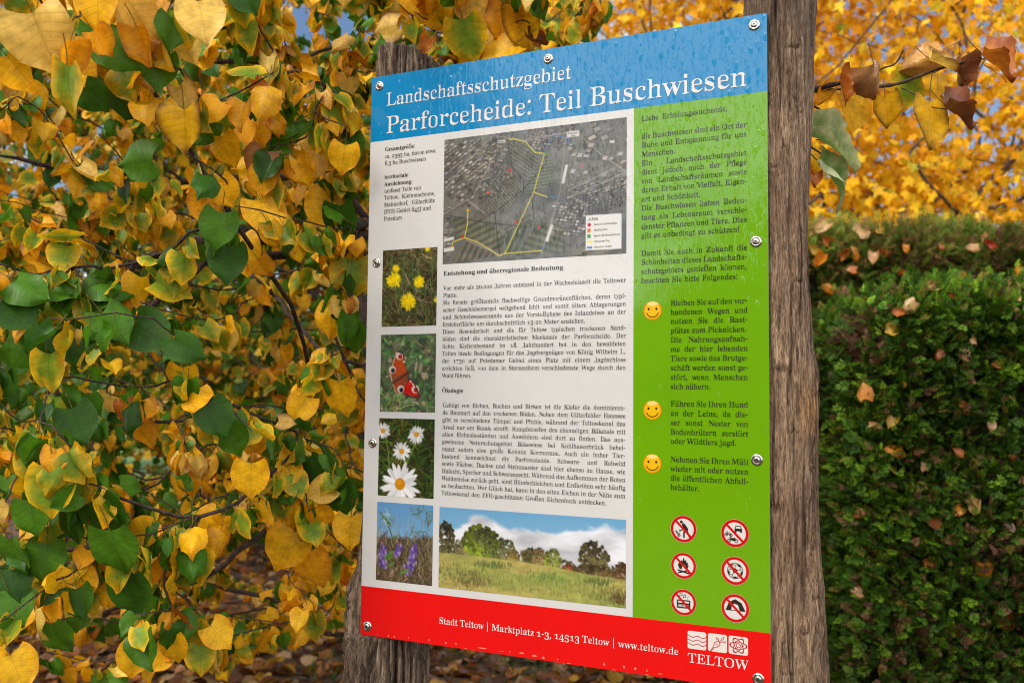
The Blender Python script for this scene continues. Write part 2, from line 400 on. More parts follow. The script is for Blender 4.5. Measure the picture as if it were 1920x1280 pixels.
# ------------------------------------------------------------------ lettering (serif outlines)
# each row: character code, advance, outlines as x, y pairs in thousandths of the type size
GLYPHS_REGULAR = [
[65, 423, [9,0,-9,18,9,21,24,30,53,75,206,466,224,465,363,87,392,34,425,22,443,18,426,0,246,0,229,18,270,25,305,46,294,81,266,132,101,132,74,71,69,59,66,48,87,26,124,18,128,18,110,0], [110,161,262,161,177,319]],
[66, 429, [34,0,16,17,45,22,81,32,93,51,96,82,96,369,91,412,51,433,15,439,33,455,220,455,295,449,352,429,385,396,375,351,384,302,348,268,265,247,360,223,404,185,397,132,392,93,397,61,371,35,313,9,238,0], [165,252,188,252,234,257,263,272,301,301,306,345,302,385,289,412,248,428,216,434,198,432,167,425,161,391], [222,24,259,30,303,49,318,81,322,128,316,176,277,208,245,225,197,231,165,231,161,65,171,33,202,26]],
[67, 454, [257,-11,194,-3,137,20,91,56,56,104,55,162,48,228,55,294,56,351,92,399,139,435,196,458,259,465,309,459,367,440,388,435,411,443,419,465,437,465,437,308,420,308,403,364,356,407,313,434,265,443,212,430,153,389,130,321,122,226,131,138,157,74,219,36,278,24,318,29,358,45,395,71,428,106,447,89,395,33,332,0]],
[68, 481, [38,0,20,17,47,21,80,30,93,46,95,75,95,374,92,407,78,426,43,435,18,439,32,455,222,455,294,449,357,429,405,396,440,351,440,295,447,228,453,128,408,57,333,14,228,0], [222,24,262,30,295,47,341,75,364,139,372,229,364,318,339,382,279,420,223,433,202,431,170,423,161,385,161,72,169,34,202,27]],
[69, 429, [32,0,17,17,44,20,62,30,94,48,97,78,97,369,93,405,80,425,44,435,18,439,34,455,381,455,399,320,383,320,373,373,340,406,295,424,232,430,200,428,165,417,161,388,165,246,193,246,232,252,259,269,280,300,288,345,304,345,304,118,287,118,278,181,259,201,241,213,185,222,165,222,161,67,164,47,192,35,230,28,276,30,313,39,345,53,371,75,396,105,411,143,430,143,387,0]],
[70, 392, [33,0,15,17,45,23,81,34,93,53,96,84,96,375,93,405,61,423,43,433,14,439,32,455,376,455,394,320,377,320,370,357,363,385,336,406,310,420,275,428,230,431,200,429,165,421,161,398,165,247,190,247,229,253,256,270,277,301,284,347,302,347,302,118,285,118,278,168,257,200,229,218,189,224,165,224,161,81,166,43,196,31,210,24,255,17,239,0]],
[71, 492, [268,-10,201,-3,141,19,93,55,57,103,57,161,49,229,57,295,57,352,93,399,139,435,195,458,257,465,311,459,369,441,388,436,406,443,419,465,437,465,437,308,420,308,409,346,382,379,357,406,329,426,299,439,267,443,214,430,155,389,132,322,124,228,133,135,159,67,206,37,238,19,275,13,308,16,328,27,360,45,364,71,364,128,361,154,329,170,309,179,280,182,293,198,483,198,498,182,473,179,439,171,427,155,424,128,446,29,357,0]],
[72, 507, [33,0,15,17,45,22,80,32,93,50,96,81,96,379,93,406,62,424,44,434,16,439,34,455,224,455,242,439,204,432,165,415,161,379,165,251,359,251,363,379,359,415,320,432,282,439,300,455,490,455,507,439,478,434,443,424,431,407,428,379,428,81,431,52,442,33,478,22,507,17,490,0,300,0,283,17,311,21,329,31,360,49,363,81,359,221,165,221,161,81,164,50,176,32,212,22,242,17,224,0]],
[73, 253, [31,0,13,17,42,23,61,32,93,49,97,75,97,387,94,412,63,427,45,435,16,439,31,455,227,455,242,439,214,435,196,427,164,412,161,387,161,77,166,44,206,26,246,17,228,0]],
[74, 321, [109,-65,83,-62,51,-54,29,-40,11,-22,0,-1,18,23,0,44,11,61,26,71,44,75,64,71,79,62,89,47,71,28,63,-1,55,-19,71,-35,105,-40,126,-36,160,-25,169,21,169,367,164,409,135,422,122,430,79,439,97,455,297,455,314,439,277,431,266,423,238,411,234,367,234,89,246,21,219,-27,173,-56]],
[75, 495, [34,0,16,17,45,22,81,32,94,50,97,81,97,379,94,406,63,424,45,434,17,439,34,455,225,455,242,439,205,432,166,415,161,379,173,234,321,373,352,398,369,418,334,434,293,439,308,455,468,455,485,439,477,439,436,430,392,404,345,361,264,285,463,46,487,25,519,17,502,0,298,0,288,17,306,18,322,21,355,34,316,66,199,214,161,198,161,81,164,50,177,32,213,22,242,17,225,0]],
[76, 414, [33,0,15,17,45,22,80,32,93,50,96,81,96,379,93,407,62,425,44,434,16,439,34,455,232,455,247,439,208,434,196,427,166,416,161,379,161,83,164,47,200,31,234,28,278,31,315,40,345,56,370,80,394,112,409,154,427,154,386,0]],
[77, 615, [32,0,14,17,43,22,61,32,79,50,80,79,80,382,92,416,53,432,15,439,32,455,171,455,317,142,463,455,600,455,617,439,590,433,573,423,542,405,539,378,539,85,543,43,582,23,617,17,599,0,413,0,396,17,433,25,471,44,476,83,460,399,288,0,270,0,104,389,101,80,101,48,120,30,139,20,165,17,152,0]],
[78, 479, [403,-11,105,350,102,79,102,49,105,31,136,21,166,17,149,0,36,0,18,17,54,23,81,41,81,79,97,388,36,433,18,439,36,455,146,455,393,169,396,377,396,414,369,431,331,439,349,455,462,455,479,439,450,434,419,425,417,407,417,377,422,-11]],
[79, 509, [261,-11,214,-6,169,7,129,29,94,58,66,93,45,134,53,179,49,228,53,276,45,321,66,362,95,397,130,426,170,448,217,462,265,466,312,462,357,448,397,427,431,399,459,364,481,323,472,277,477,228,472,179,481,134,459,93,430,58,395,29,355,7,308,-6], [265,12,315,26,372,66,394,133,401,228,393,321,369,389,324,419,294,437,260,443,210,430,152,389,131,322,124,228,132,135,156,67,201,37,230,18]],
[80, 405, [33,0,15,17,45,22,80,32,93,50,96,81,96,379,93,406,62,424,44,434,16,439,34,455,214,455,284,452,336,440,366,422,390,398,383,367,387,332,398,280,367,240,314,214,242,206,165,206,161,81,164,50,176,32,212,22,242,17,224,0], [165,230,201,230,244,235,290,253,309,283,314,329,309,375,295,406,252,425,216,431,172,424,161,398]],
[81, 509, [378,-116,296,-103,232,-64,187,-1,141,21,101,50,70,86,47,129,54,176,49,228,53,276,45,321,66,362,95,397,130,426,170,448,217,462,265,466,312,462,357,448,397,427,431,399,459,364,481,323,472,277,477,228,466,152,454,86,401,34,309,0,360,-45,398,-72,445,-81,492,-73,495,-92,434,-110], [265,12,316,26,373,66,394,133,402,228,394,321,369,389,324,419,294,437,260,443,210,430,152,389,131,322,124,228,132,135,156,67,202,37,231,18]],
[82, 459, [33,0,15,17,45,22,80,32,93,50,96,81,96,379,93,406,62,424,44,434,16,439,34,455,217,455,303,448,367,426,395,403,412,372,396,334,406,285,372,248,293,224,432,50,452,26,478,17,480,17,463,0,350,0,201,212,165,212,161,81,164,50,176,32,212,22,242,17,224,0], [165,234,203,234,249,240,280,258,319,290,325,336,316,389,268,421,224,431,202,429,170,422,161,385]],
[83, 378, [43,-11,43,158,62,158,74,94,111,50,149,24,197,15,231,20,257,36,295,60,300,89,285,129,225,160,163,191,112,221,77,253,56,289,71,332,76,370,67,403,88,429,115,449,149,462,185,466,229,461,282,448,291,446,300,445,315,450,320,466,339,466,339,319,322,319,314,354,293,385,272,410,248,429,222,441,194,445,163,440,140,426,109,406,100,380,102,356,137,336,189,303,253,273,317,233,337,211,350,188,338,133,333,93,339,58,314,29,281,8,238,-6,192,-10,162,-8,126,1,98,9,85,12,67,7,61,-11]],
[84, 410, [109,0,95,17,123,21,142,31,174,50,177,81,173,433,149,433,102,426,65,403,36,367,29,318,11,318,28,455,393,455,410,317,394,317,385,368,357,404,319,426,269,433,246,433,242,81,245,49,276,30,296,21,324,17,310,0]],
[85, 478, [248,-13,194,-8,147,6,114,29,83,81,95,155,95,379,92,406,61,424,43,434,15,439,32,455,223,455,240,439,202,432,164,415,159,379,159,140,165,88,184,51,232,29,275,22,326,31,367,56,387,99,396,159,397,378,396,406,379,423,360,433,328,439,346,455,457,455,474,439,448,432,420,421,418,404,418,378,418,181,413,118,403,69,380,32,346,7,301,-8]],
[86, 415, [212,-13,66,381,22,420,8,432,-14,439,3,455,193,455,211,439,166,432,135,423,131,410,140,378,259,143,353,377,364,409,367,423,342,432,299,439,316,455,424,455,442,439,423,436,408,427,377,383,230,-13]],
[87, 593, [171,-11,54,393,34,427,3,435,-15,439,2,455,163,455,181,439,150,432,121,423,119,410,126,373,223,153,322,353,308,399,298,418,267,429,229,439,246,455,422,455,439,439,404,432,371,412,377,386,474,166,545,369,557,406,559,421,538,430,503,439,521,455,606,455,624,439,607,433,582,421,570,379,446,-11,428,-11,316,309,190,-11]],
[88, 457, [29,0,11,17,53,30,90,66,215,208,78,386,47,425,33,435,16,439,14,439,32,455,226,455,240,439,229,439,200,433,169,415,180,388,265,289,327,373,354,414,328,432,293,439,310,455,441,455,457,439,455,439,427,435,403,423,357,373,259,265,413,57,436,28,461,17,464,17,447,0,256,0,239,17,243,17,278,23,312,41,296,79,210,183,131,81,109,45,137,24,174,17,156,0]],
[89, 413, [119,0,101,17,131,22,166,32,179,50,182,81,182,179,46,387,29,414,14,429,1,435,-13,438,4,455,189,455,205,438,195,438,167,432,134,416,142,392,248,226,338,366,360,408,336,430,298,438,295,438,312,455,422,455,439,438,409,424,383,392,246,203,246,81,249,50,262,32,298,22,328,17,310,0]],
[90, 429, [38,0,20,11,298,430,214,430,141,420,115,407,94,386,73,356,61,316,44,316,74,455,389,455,406,443,132,29,239,29,302,37,349,61,390,103,407,164,424,164,390,0]],
[97, 334, [255,-10,226,-5,208,10,208,35,151,2,95,-9,64,-4,40,11,25,34,42,63,31,104,63,136,119,164,219,190,220,241,217,266,187,282,171,292,148,296,115,290,87,274,113,257,101,231,120,215,110,202,92,194,77,191,59,194,45,203,36,218,54,236,37,259,49,278,69,295,95,308,130,316,162,318,222,312,263,292,285,259,271,210,271,62,274,40,304,34,320,42,329,28,294,-1], [151,34,174,41,220,63,213,169,154,151,106,123,97,84,100,56,133,39]],
[98, 350, [43,-11,64,388,56,428,8,439,26,455,121,455,128,279,175,308,221,318,254,313,284,299,308,276,326,245,316,208,320,166,316,118,323,75,300,40,270,13,233,-4,192,-10,148,-1,105,28,53,-11], [183,14,213,23,253,49,263,95,267,160,263,213,253,251,212,273,184,280,155,270,123,257,117,242,117,69,122,38,158,20]],
[99, 285, [156,-10,119,-5,87,11,59,35,38,68,46,106,41,150,46,196,40,237,64,271,96,297,133,313,175,319,217,314,250,298,271,275,256,245,275,228,266,215,249,207,236,204,214,209,201,225,218,251,218,261,219,271,207,290,169,297,138,285,97,248,91,187,97,123,116,76,166,48,204,38,239,47,271,72,285,60,248,21,205,-2]],
[100, 359, [140,-10,107,-5,78,10,53,35,35,66,45,104,41,147,45,196,36,237,55,272,81,297,112,313,146,318,189,309,233,280,244,401,242,419,212,430,176,439,193,455,302,455,298,75,303,41,335,32,353,28,347,11,294,6,223,-10,231,39,201,12,173,-5], [171,28,187,31,202,41,236,56,244,76,244,242,239,257,206,270,174,281,147,273,109,250,99,210,96,153,99,98,108,58,146,36]],
[101, 292, [154,-10,117,-5,85,10,58,35,37,69,45,109,41,157,46,201,38,240,59,273,87,298,120,313,157,318,209,309,249,280,274,234,261,173,265,166,98,166,105,97,154,56,199,42,237,53,270,86,285,73,248,27,205,-1], [99,192,219,192,223,215,210,277,181,292,161,297,122,286,100,255,95,203]],
[102, 207, [32,0,15,16,40,22,71,35,74,73,70,277,22,277,22,310,70,310,74,353,60,400,85,436,123,457,174,465,211,460,240,446,257,425,242,400,260,381,252,367,237,358,224,355,195,365,187,376,206,391,214,420,214,426,212,433,193,441,180,443,163,440,132,430,126,390,130,310,190,310,190,277,130,277,126,65,129,40,158,26,173,18,197,16,182,0]],
[103, 317, [146,-140,91,-136,48,-122,22,-100,33,-75,28,-46,90,-26,35,-1,45,30,28,54,42,74,67,92,124,110,58,135,31,169,44,212,48,242,40,268,60,289,88,305,122,315,157,318,195,315,233,304,300,304,307,268,247,268,286,237,270,203,266,176,276,151,258,131,234,116,204,106,172,103,157,103,142,104,112,94,92,84,83,71,111,55,141,49,175,49,258,40,285,29,303,13,291,-9,294,-37,305,-80,272,-113,218,-133], [157,124,178,130,212,146,219,173,221,211,219,249,212,276,178,292,157,297,137,292,102,276,95,249,93,211,95,173,102,146,137,130], [161,-116,218,-111,258,-94,275,-66,275,-51,249,-41,205,-34,97,-34,64,-52,56,-73,61,-89,95,-103,122,-113]],
[104, 369, [36,0,18,16,63,26,74,56,74,399,66,429,36,437,19,440,36,455,130,455,139,267,175,295,207,313,243,318,292,306,321,271,309,212,309,56,317,26,347,19,363,16,346,0,220,0,202,16,207,16,247,26,257,56,257,217,251,258,219,268,203,271,173,262,126,235,126,56,133,26,164,19,180,16,163,0]],
[105, 192, [101,362,81,366,65,376,54,393,72,412,54,432,65,449,81,460,101,463,120,460,137,449,147,432,130,412,147,393,136,376,120,366], [36,0,18,16,64,26,74,56,74,252,65,285,20,293,38,310,131,310,127,56,136,26,180,16,163,0]],
[106, 203, [106,363,86,367,70,378,59,394,77,414,59,434,71,450,87,461,106,465,126,461,142,450,153,434,136,414,153,394,142,378,126,367], [36,-140,-11,-131,-44,-105,-53,-88,-34,-70,-53,-53,-45,-40,-29,-32,-15,-29,15,-39,23,-51,5,-66,19,-87,-5,-103,7,-113,31,-117,49,-113,80,-100,85,-54,85,250,76,284,43,291,22,294,40,310,142,310,138,-21,151,-73,127,-110,88,-133]],
[107, 348, [35,0,17,16,64,26,74,56,74,398,68,429,38,436,20,439,38,455,130,455,138,169,227,248,247,264,259,278,235,290,209,293,207,293,223,310,328,310,345,293,308,284,275,260,217,209,346,34,360,21,376,16,359,0,228,0,211,16,217,16,249,20,261,32,253,49,163,147,126,134,126,56,135,26,180,16,163,0]],
[108, 193, [36,0,18,16,64,26,74,56,74,398,68,429,38,436,20,439,38,455,131,455,127,56,136,26,180,16,163,0]],
[109, 537, [36,0,18,16,63,26,74,56,74,253,66,284,36,291,19,294,36,310,129,310,137,265,188,305,237,318,277,312,305,293,317,261,348,293,381,312,418,318,465,306,494,271,482,212,482,56,489,26,520,19,536,16,518,0,395,0,377,16,393,19,424,26,431,56,431,217,425,258,394,268,377,271,349,263,303,237,303,56,310,26,340,19,356,16,338,0,217,0,199,16,215,19,246,26,253,56,253,217,247,258,216,268,199,271,170,262,125,235,125,56,131,27,162,19,177,16,160,0]],
[110, 369, [36,0,18,16,63,26,74,56,74,253,66,284,36,291,19,294,36,310,130,310,139,267,175,296,207,313,243,318,292,306,321,271,309,212,309,56,317,26,347,19,363,16,346,0,220,0,202,16,207,16,247,26,257,56,257,217,251,258,219,268,203,271,173,262,126,235,126,56,133,26,164,19,180,16,163,0]],
[111, 326, [169,-10,127,-5,90,11,60,37,38,70,45,110,40,154,45,199,38,239,60,272,90,297,127,313,168,318,209,313,245,298,275,273,298,240,291,200,295,154,291,108,298,69,275,36,245,11,209,-5], [169,11,193,18,230,39,239,81,241,154,238,227,229,271,192,292,169,299,144,292,107,271,98,227,95,154,98,82,107,39,144,18]],
[112, 360, [35,-139,17,-124,40,-117,72,-101,74,-64,74,243,66,283,19,295,37,310,126,310,135,263,166,294,195,313,230,319,264,314,293,298,317,274,335,241,325,203,328,160,325,113,334,72,316,38,291,12,261,-5,227,-10,183,1,138,32,126,-58,130,-99,167,-118,197,-123,180,-139], [195,28,222,36,261,59,271,99,274,154,271,208,263,248,225,270,199,278,171,267,126,235,126,69,167,38]],
[113, 353, [192,-139,175,-123,214,-114,243,-102,245,-83,235,29,187,0,142,-9,108,-5,79,10,54,33,36,64,46,101,42,144,47,192,40,234,63,270,93,297,129,313,170,319,215,310,257,281,309,320,320,320,298,-83,306,-113,337,-120,354,-123,336,-139], [179,30,208,40,240,52,245,67,245,241,240,271,204,289,179,295,150,286,109,261,99,218,95,156,99,100,109,60,150,37]],
[114, 279, [36,0,18,16,64,26,74,56,74,252,65,285,20,293,38,310,128,310,139,252,165,280,187,301,210,314,233,318,258,315,275,304,286,287,268,266,287,248,278,234,262,225,248,222,222,231,207,250,189,260,175,255,141,241,131,220,128,192,128,56,130,37,159,25,197,16,180,0]],
[115, 279, [151,-10,122,-6,87,6,73,9,60,4,51,-9,36,-9,36,105,53,105,62,68,87,39,112,21,140,15,162,18,179,27,204,40,211,58,203,84,156,105,107,130,76,148,54,169,41,193,58,220,44,259,65,291,98,312,141,319,162,316,199,308,206,306,213,305,223,308,230,319,244,319,244,222,228,222,219,254,196,277,174,291,149,296,130,294,116,286,92,274,86,259,96,232,146,212,191,189,221,172,241,151,232,127,236,95,250,51,228,18,194,-3]],
[116, 221, [124,-9,89,-4,66,10,53,36,70,71,66,279,23,279,20,300,88,369,129,424,144,424,127,310,191,310,191,279,127,279,123,82,128,51,157,43,168,40,189,49,206,75,222,66,198,24,165,-1]],
[117, 364, [131,-10,91,-3,65,17,72,51,67,97,67,248,61,282,29,291,11,294,29,310,124,310,120,74,131,46,162,38,177,36,205,43,250,66,250,248,241,283,209,291,189,294,207,310,306,310,302,70,313,39,360,30,355,13,300,7,228,-10,237,40,209,19,186,3,159,-7]],
[118, 297, [142,-10,60,248,42,281,12,290,-3,293,15,310,146,310,164,294,156,294,120,290,107,276,109,268,185,122,239,253,246,272,232,289,203,294,221,310,287,310,305,295,289,289,270,279,257,243,160,-10]],
[119, 421, [122,-10,38,265,6,284,-11,293,7,310,121,310,138,293,104,289,93,276,94,266,98,253,167,127,232,235,222,266,206,288,168,295,185,310,306,310,323,293,302,288,274,276,275,269,276,262,336,141,385,256,392,275,380,289,356,295,373,310,428,310,445,295,417,284,408,258,304,-10,289,-10,223,197,140,-10]],
[120, 309, [22,0,5,15,34,29,62,56,144,136,43,263,24,285,4,293,22,310,151,310,169,294,147,291,119,280,128,260,183,206,228,257,244,279,227,290,201,294,218,310,293,310,311,296,283,283,254,254,177,184,291,36,303,21,319,15,302,0,173,0,155,16,178,19,207,30,195,59,138,114,93,61,74,34,77,20,114,15,118,15,100,0]],
[121, 291, [52,-140,29,-137,10,-125,-3,-107,15,-84,-4,-67,5,-53,18,-43,36,-40,64,-49,72,-61,53,-76,53,-81,52,-87,60,-96,86,-99,99,-92,115,-74,130,-44,143,-5,58,251,46,275,15,287,-3,293,13,310,144,310,162,293,121,289,107,275,108,267,111,257,185,119,233,241,240,260,244,274,229,289,203,293,220,310,282,310,300,293,287,290,268,281,256,242,160,-24,129,-96,113,-117,95,-131]],
[122, 284, [30,0,13,14,189,287,128,287,96,283,72,272,53,250,44,216,26,216,49,310,257,310,275,291,104,25,152,25,194,30,223,44,247,69,260,107,276,107,251,0]],
[48, 364, [188,-7,133,1,91,24,60,61,60,111,48,171,44,241,48,311,60,371,60,420,91,456,134,479,189,486,241,479,283,456,314,419,314,370,327,310,331,240,327,171,314,110,314,61,283,24,241,1], [188,37,210,43,248,61,259,91,267,155,270,240,267,326,259,390,248,419,211,437,189,443,166,437,129,419,118,390,108,326,105,240,108,155,118,91,129,61,166,43]],
[49, 364, [83,0,83,36,120,36,135,38,166,45,175,79,163,416,108,365,87,351,67,346,52,349,40,359,31,375,28,396,74,412,132,447,186,482,236,482,232,79,239,47,271,38,288,36,325,36,325,0]],
[50, 364, [41,0,24,69,123,171,207,245,239,307,248,371,244,405,232,427,196,441,174,445,145,438,104,416,94,380,110,329,78,333,50,344,32,365,48,396,30,419,43,441,63,459,92,474,131,483,174,486,239,479,288,456,318,421,306,375,319,329,291,281,238,220,154,138,70,74,244,74,263,77,279,86,307,101,311,120,311,141,337,141,324,0]],
[51, 364, [163,-7,121,-4,81,5,53,18,34,35,23,54,40,74,23,96,36,113,54,123,76,126,63,89,99,62,125,46,158,40,199,49,216,61,251,79,260,105,263,139,256,174,214,202,181,221,137,227,113,227,112,269,140,269,178,275,223,296,241,327,246,367,243,400,231,424,193,440,169,445,148,441,113,430,94,391,108,341,76,345,47,356,30,374,46,401,34,434,62,461,110,480,173,486,236,479,286,458,317,423,306,377,320,335,298,301,265,275,203,256,279,238,305,222,326,201,318,174,323,138,319,101,329,70,312,44,288,25,229,1]],
[52, 364, [138,0,126,36,140,36,179,44,212,58,216,84,212,125,26,125,9,166,212,480,275,480,275,169,345,169,345,125,275,125,271,84,275,58,309,44,348,36,356,36,339,0], [45,169,212,169,216,287,217,351,206,416,189,394,174,366,158,338,146,319]],
[53, 364, [165,-7,123,-4,84,5,58,18,40,35,30,54,48,75,31,95,42,109,59,118,80,121,69,83,111,52,130,43,154,40,195,50,212,63,247,83,256,111,259,148,253,192,213,223,184,241,146,247,103,243,71,235,40,247,78,480,298,480,312,357,287,357,286,380,278,399,244,406,94,406,83,281,129,288,168,291,238,282,293,256,319,228,313,192,318,148,314,108,324,75,306,48,282,27,225,1]],
[54, 364, [197,-7,150,-1,109,18,76,49,51,93,57,151,52,222,55,275,63,325,57,370,77,409,104,441,137,466,177,481,222,486,257,484,291,476,313,464,329,449,316,431,319,412,336,393,322,376,296,364,263,360,278,400,263,434,232,443,216,447,180,435,131,401,112,345,111,269,161,286,218,294,273,285,315,258,343,214,330,155,342,90,313,38,282,13,243,-2], [199,38,222,44,261,64,272,98,276,148,272,196,259,228,219,247,193,253,154,243,103,221,109,138,125,81,170,48]],
[55, 364, [129,0,301,406,113,406,73,398,63,372,63,338,37,338,50,480,336,480,332,447,157,0]],
[56, 364, [183,-7,134,-2,91,11,60,31,38,57,46,88,42,122,27,162,47,193,79,219,140,242,83,267,57,296,62,327,57,364,61,395,50,423,70,449,99,469,141,482,191,486,253,478,299,453,325,415,313,369,328,333,310,305,222,260,296,230,330,199,349,166,334,127,344,71,310,29,255,2], [203,283,224,298,260,317,269,340,271,370,264,407,222,436,206,444,187,447,163,442,125,426,112,402,109,372,113,341,149,318], [187,32,218,37,241,55,278,82,283,116,278,146,239,170,208,192,164,216,106,178,93,152,89,120,95,84,132,56,156,38]],
[57, 364, [152,-7,121,-4,88,4,67,17,53,33,56,69,50,94,75,107,78,80,103,56,126,41,156,36,194,48,245,84,263,145,262,230,212,198,185,188,155,185,103,194,60,220,33,264,45,324,50,369,42,409,64,441,95,466,134,481,177,486,223,480,264,463,298,433,323,390,318,332,324,261,313,157,299,111,301,72,274,39,241,14,199,-2], [184,233,206,236,224,245,272,278,267,352,253,403,209,432,181,441,156,434,115,413,103,377,99,328,106,275,149,244]],
[46, 180, [89,-9,60,1,51,15,48,36,51,57,60,71,89,81,119,71,129,57,132,36,129,15,119,1]],
[44, 180, [28,-87,47,-3,61,78,124,78,129,71,104,-8,71,-87]],
[58, 180, [89,278,60,289,51,303,48,324,51,345,60,359,89,369,119,359,129,345,132,324,129,303,119,289], [89,-9,60,1,51,15,48,36,51,57,60,71,89,81,119,71,129,57,132,36,129,15,119,1]],
[45, 216, [27,154,27,206,189,206,189,154]],
[40, 201, [126,-106,81,-43,51,28,33,104,27,184,33,265,51,342,81,415,126,480,181,480,140,413,110,340,93,264,87,185,93,108,110,32,140,-40,181,-106]],
[41, 201, [21,-106,62,-40,91,32,109,108,115,185,109,264,91,340,61,413,20,480,76,480,120,415,151,342,169,265,175,184,169,104,151,28,120,-43,76,-106]],
[124, 291, [121,-118,121,554,170,554,170,-118]],
[33, 181, [71,135,54,480,126,480,109,135], [90,-9,60,1,51,15,48,36,51,57,60,71,90,81,119,71,129,57,132,36,129,15,119,1]],
[223, 424, [57,-161,57,359,62,409,78,448,103,477,135,498,174,510,218,514,260,510,298,499,329,481,352,457,367,425,372,385,366,342,346,309,314,286,270,273,270,270,324,257,362,230,386,190,394,136,383,75,350,30,298,3,230,-7,164,-1,116,16,116,-161], [224,42,274,48,308,67,328,99,334,140,326,186,302,218,265,236,218,242,182,242,182,292,211,292,256,298,287,317,306,346,312,383,305,419,286,445,255,460,216,465,167,455,146,442,130,422,120,394,116,357,116,69,165,49]]]
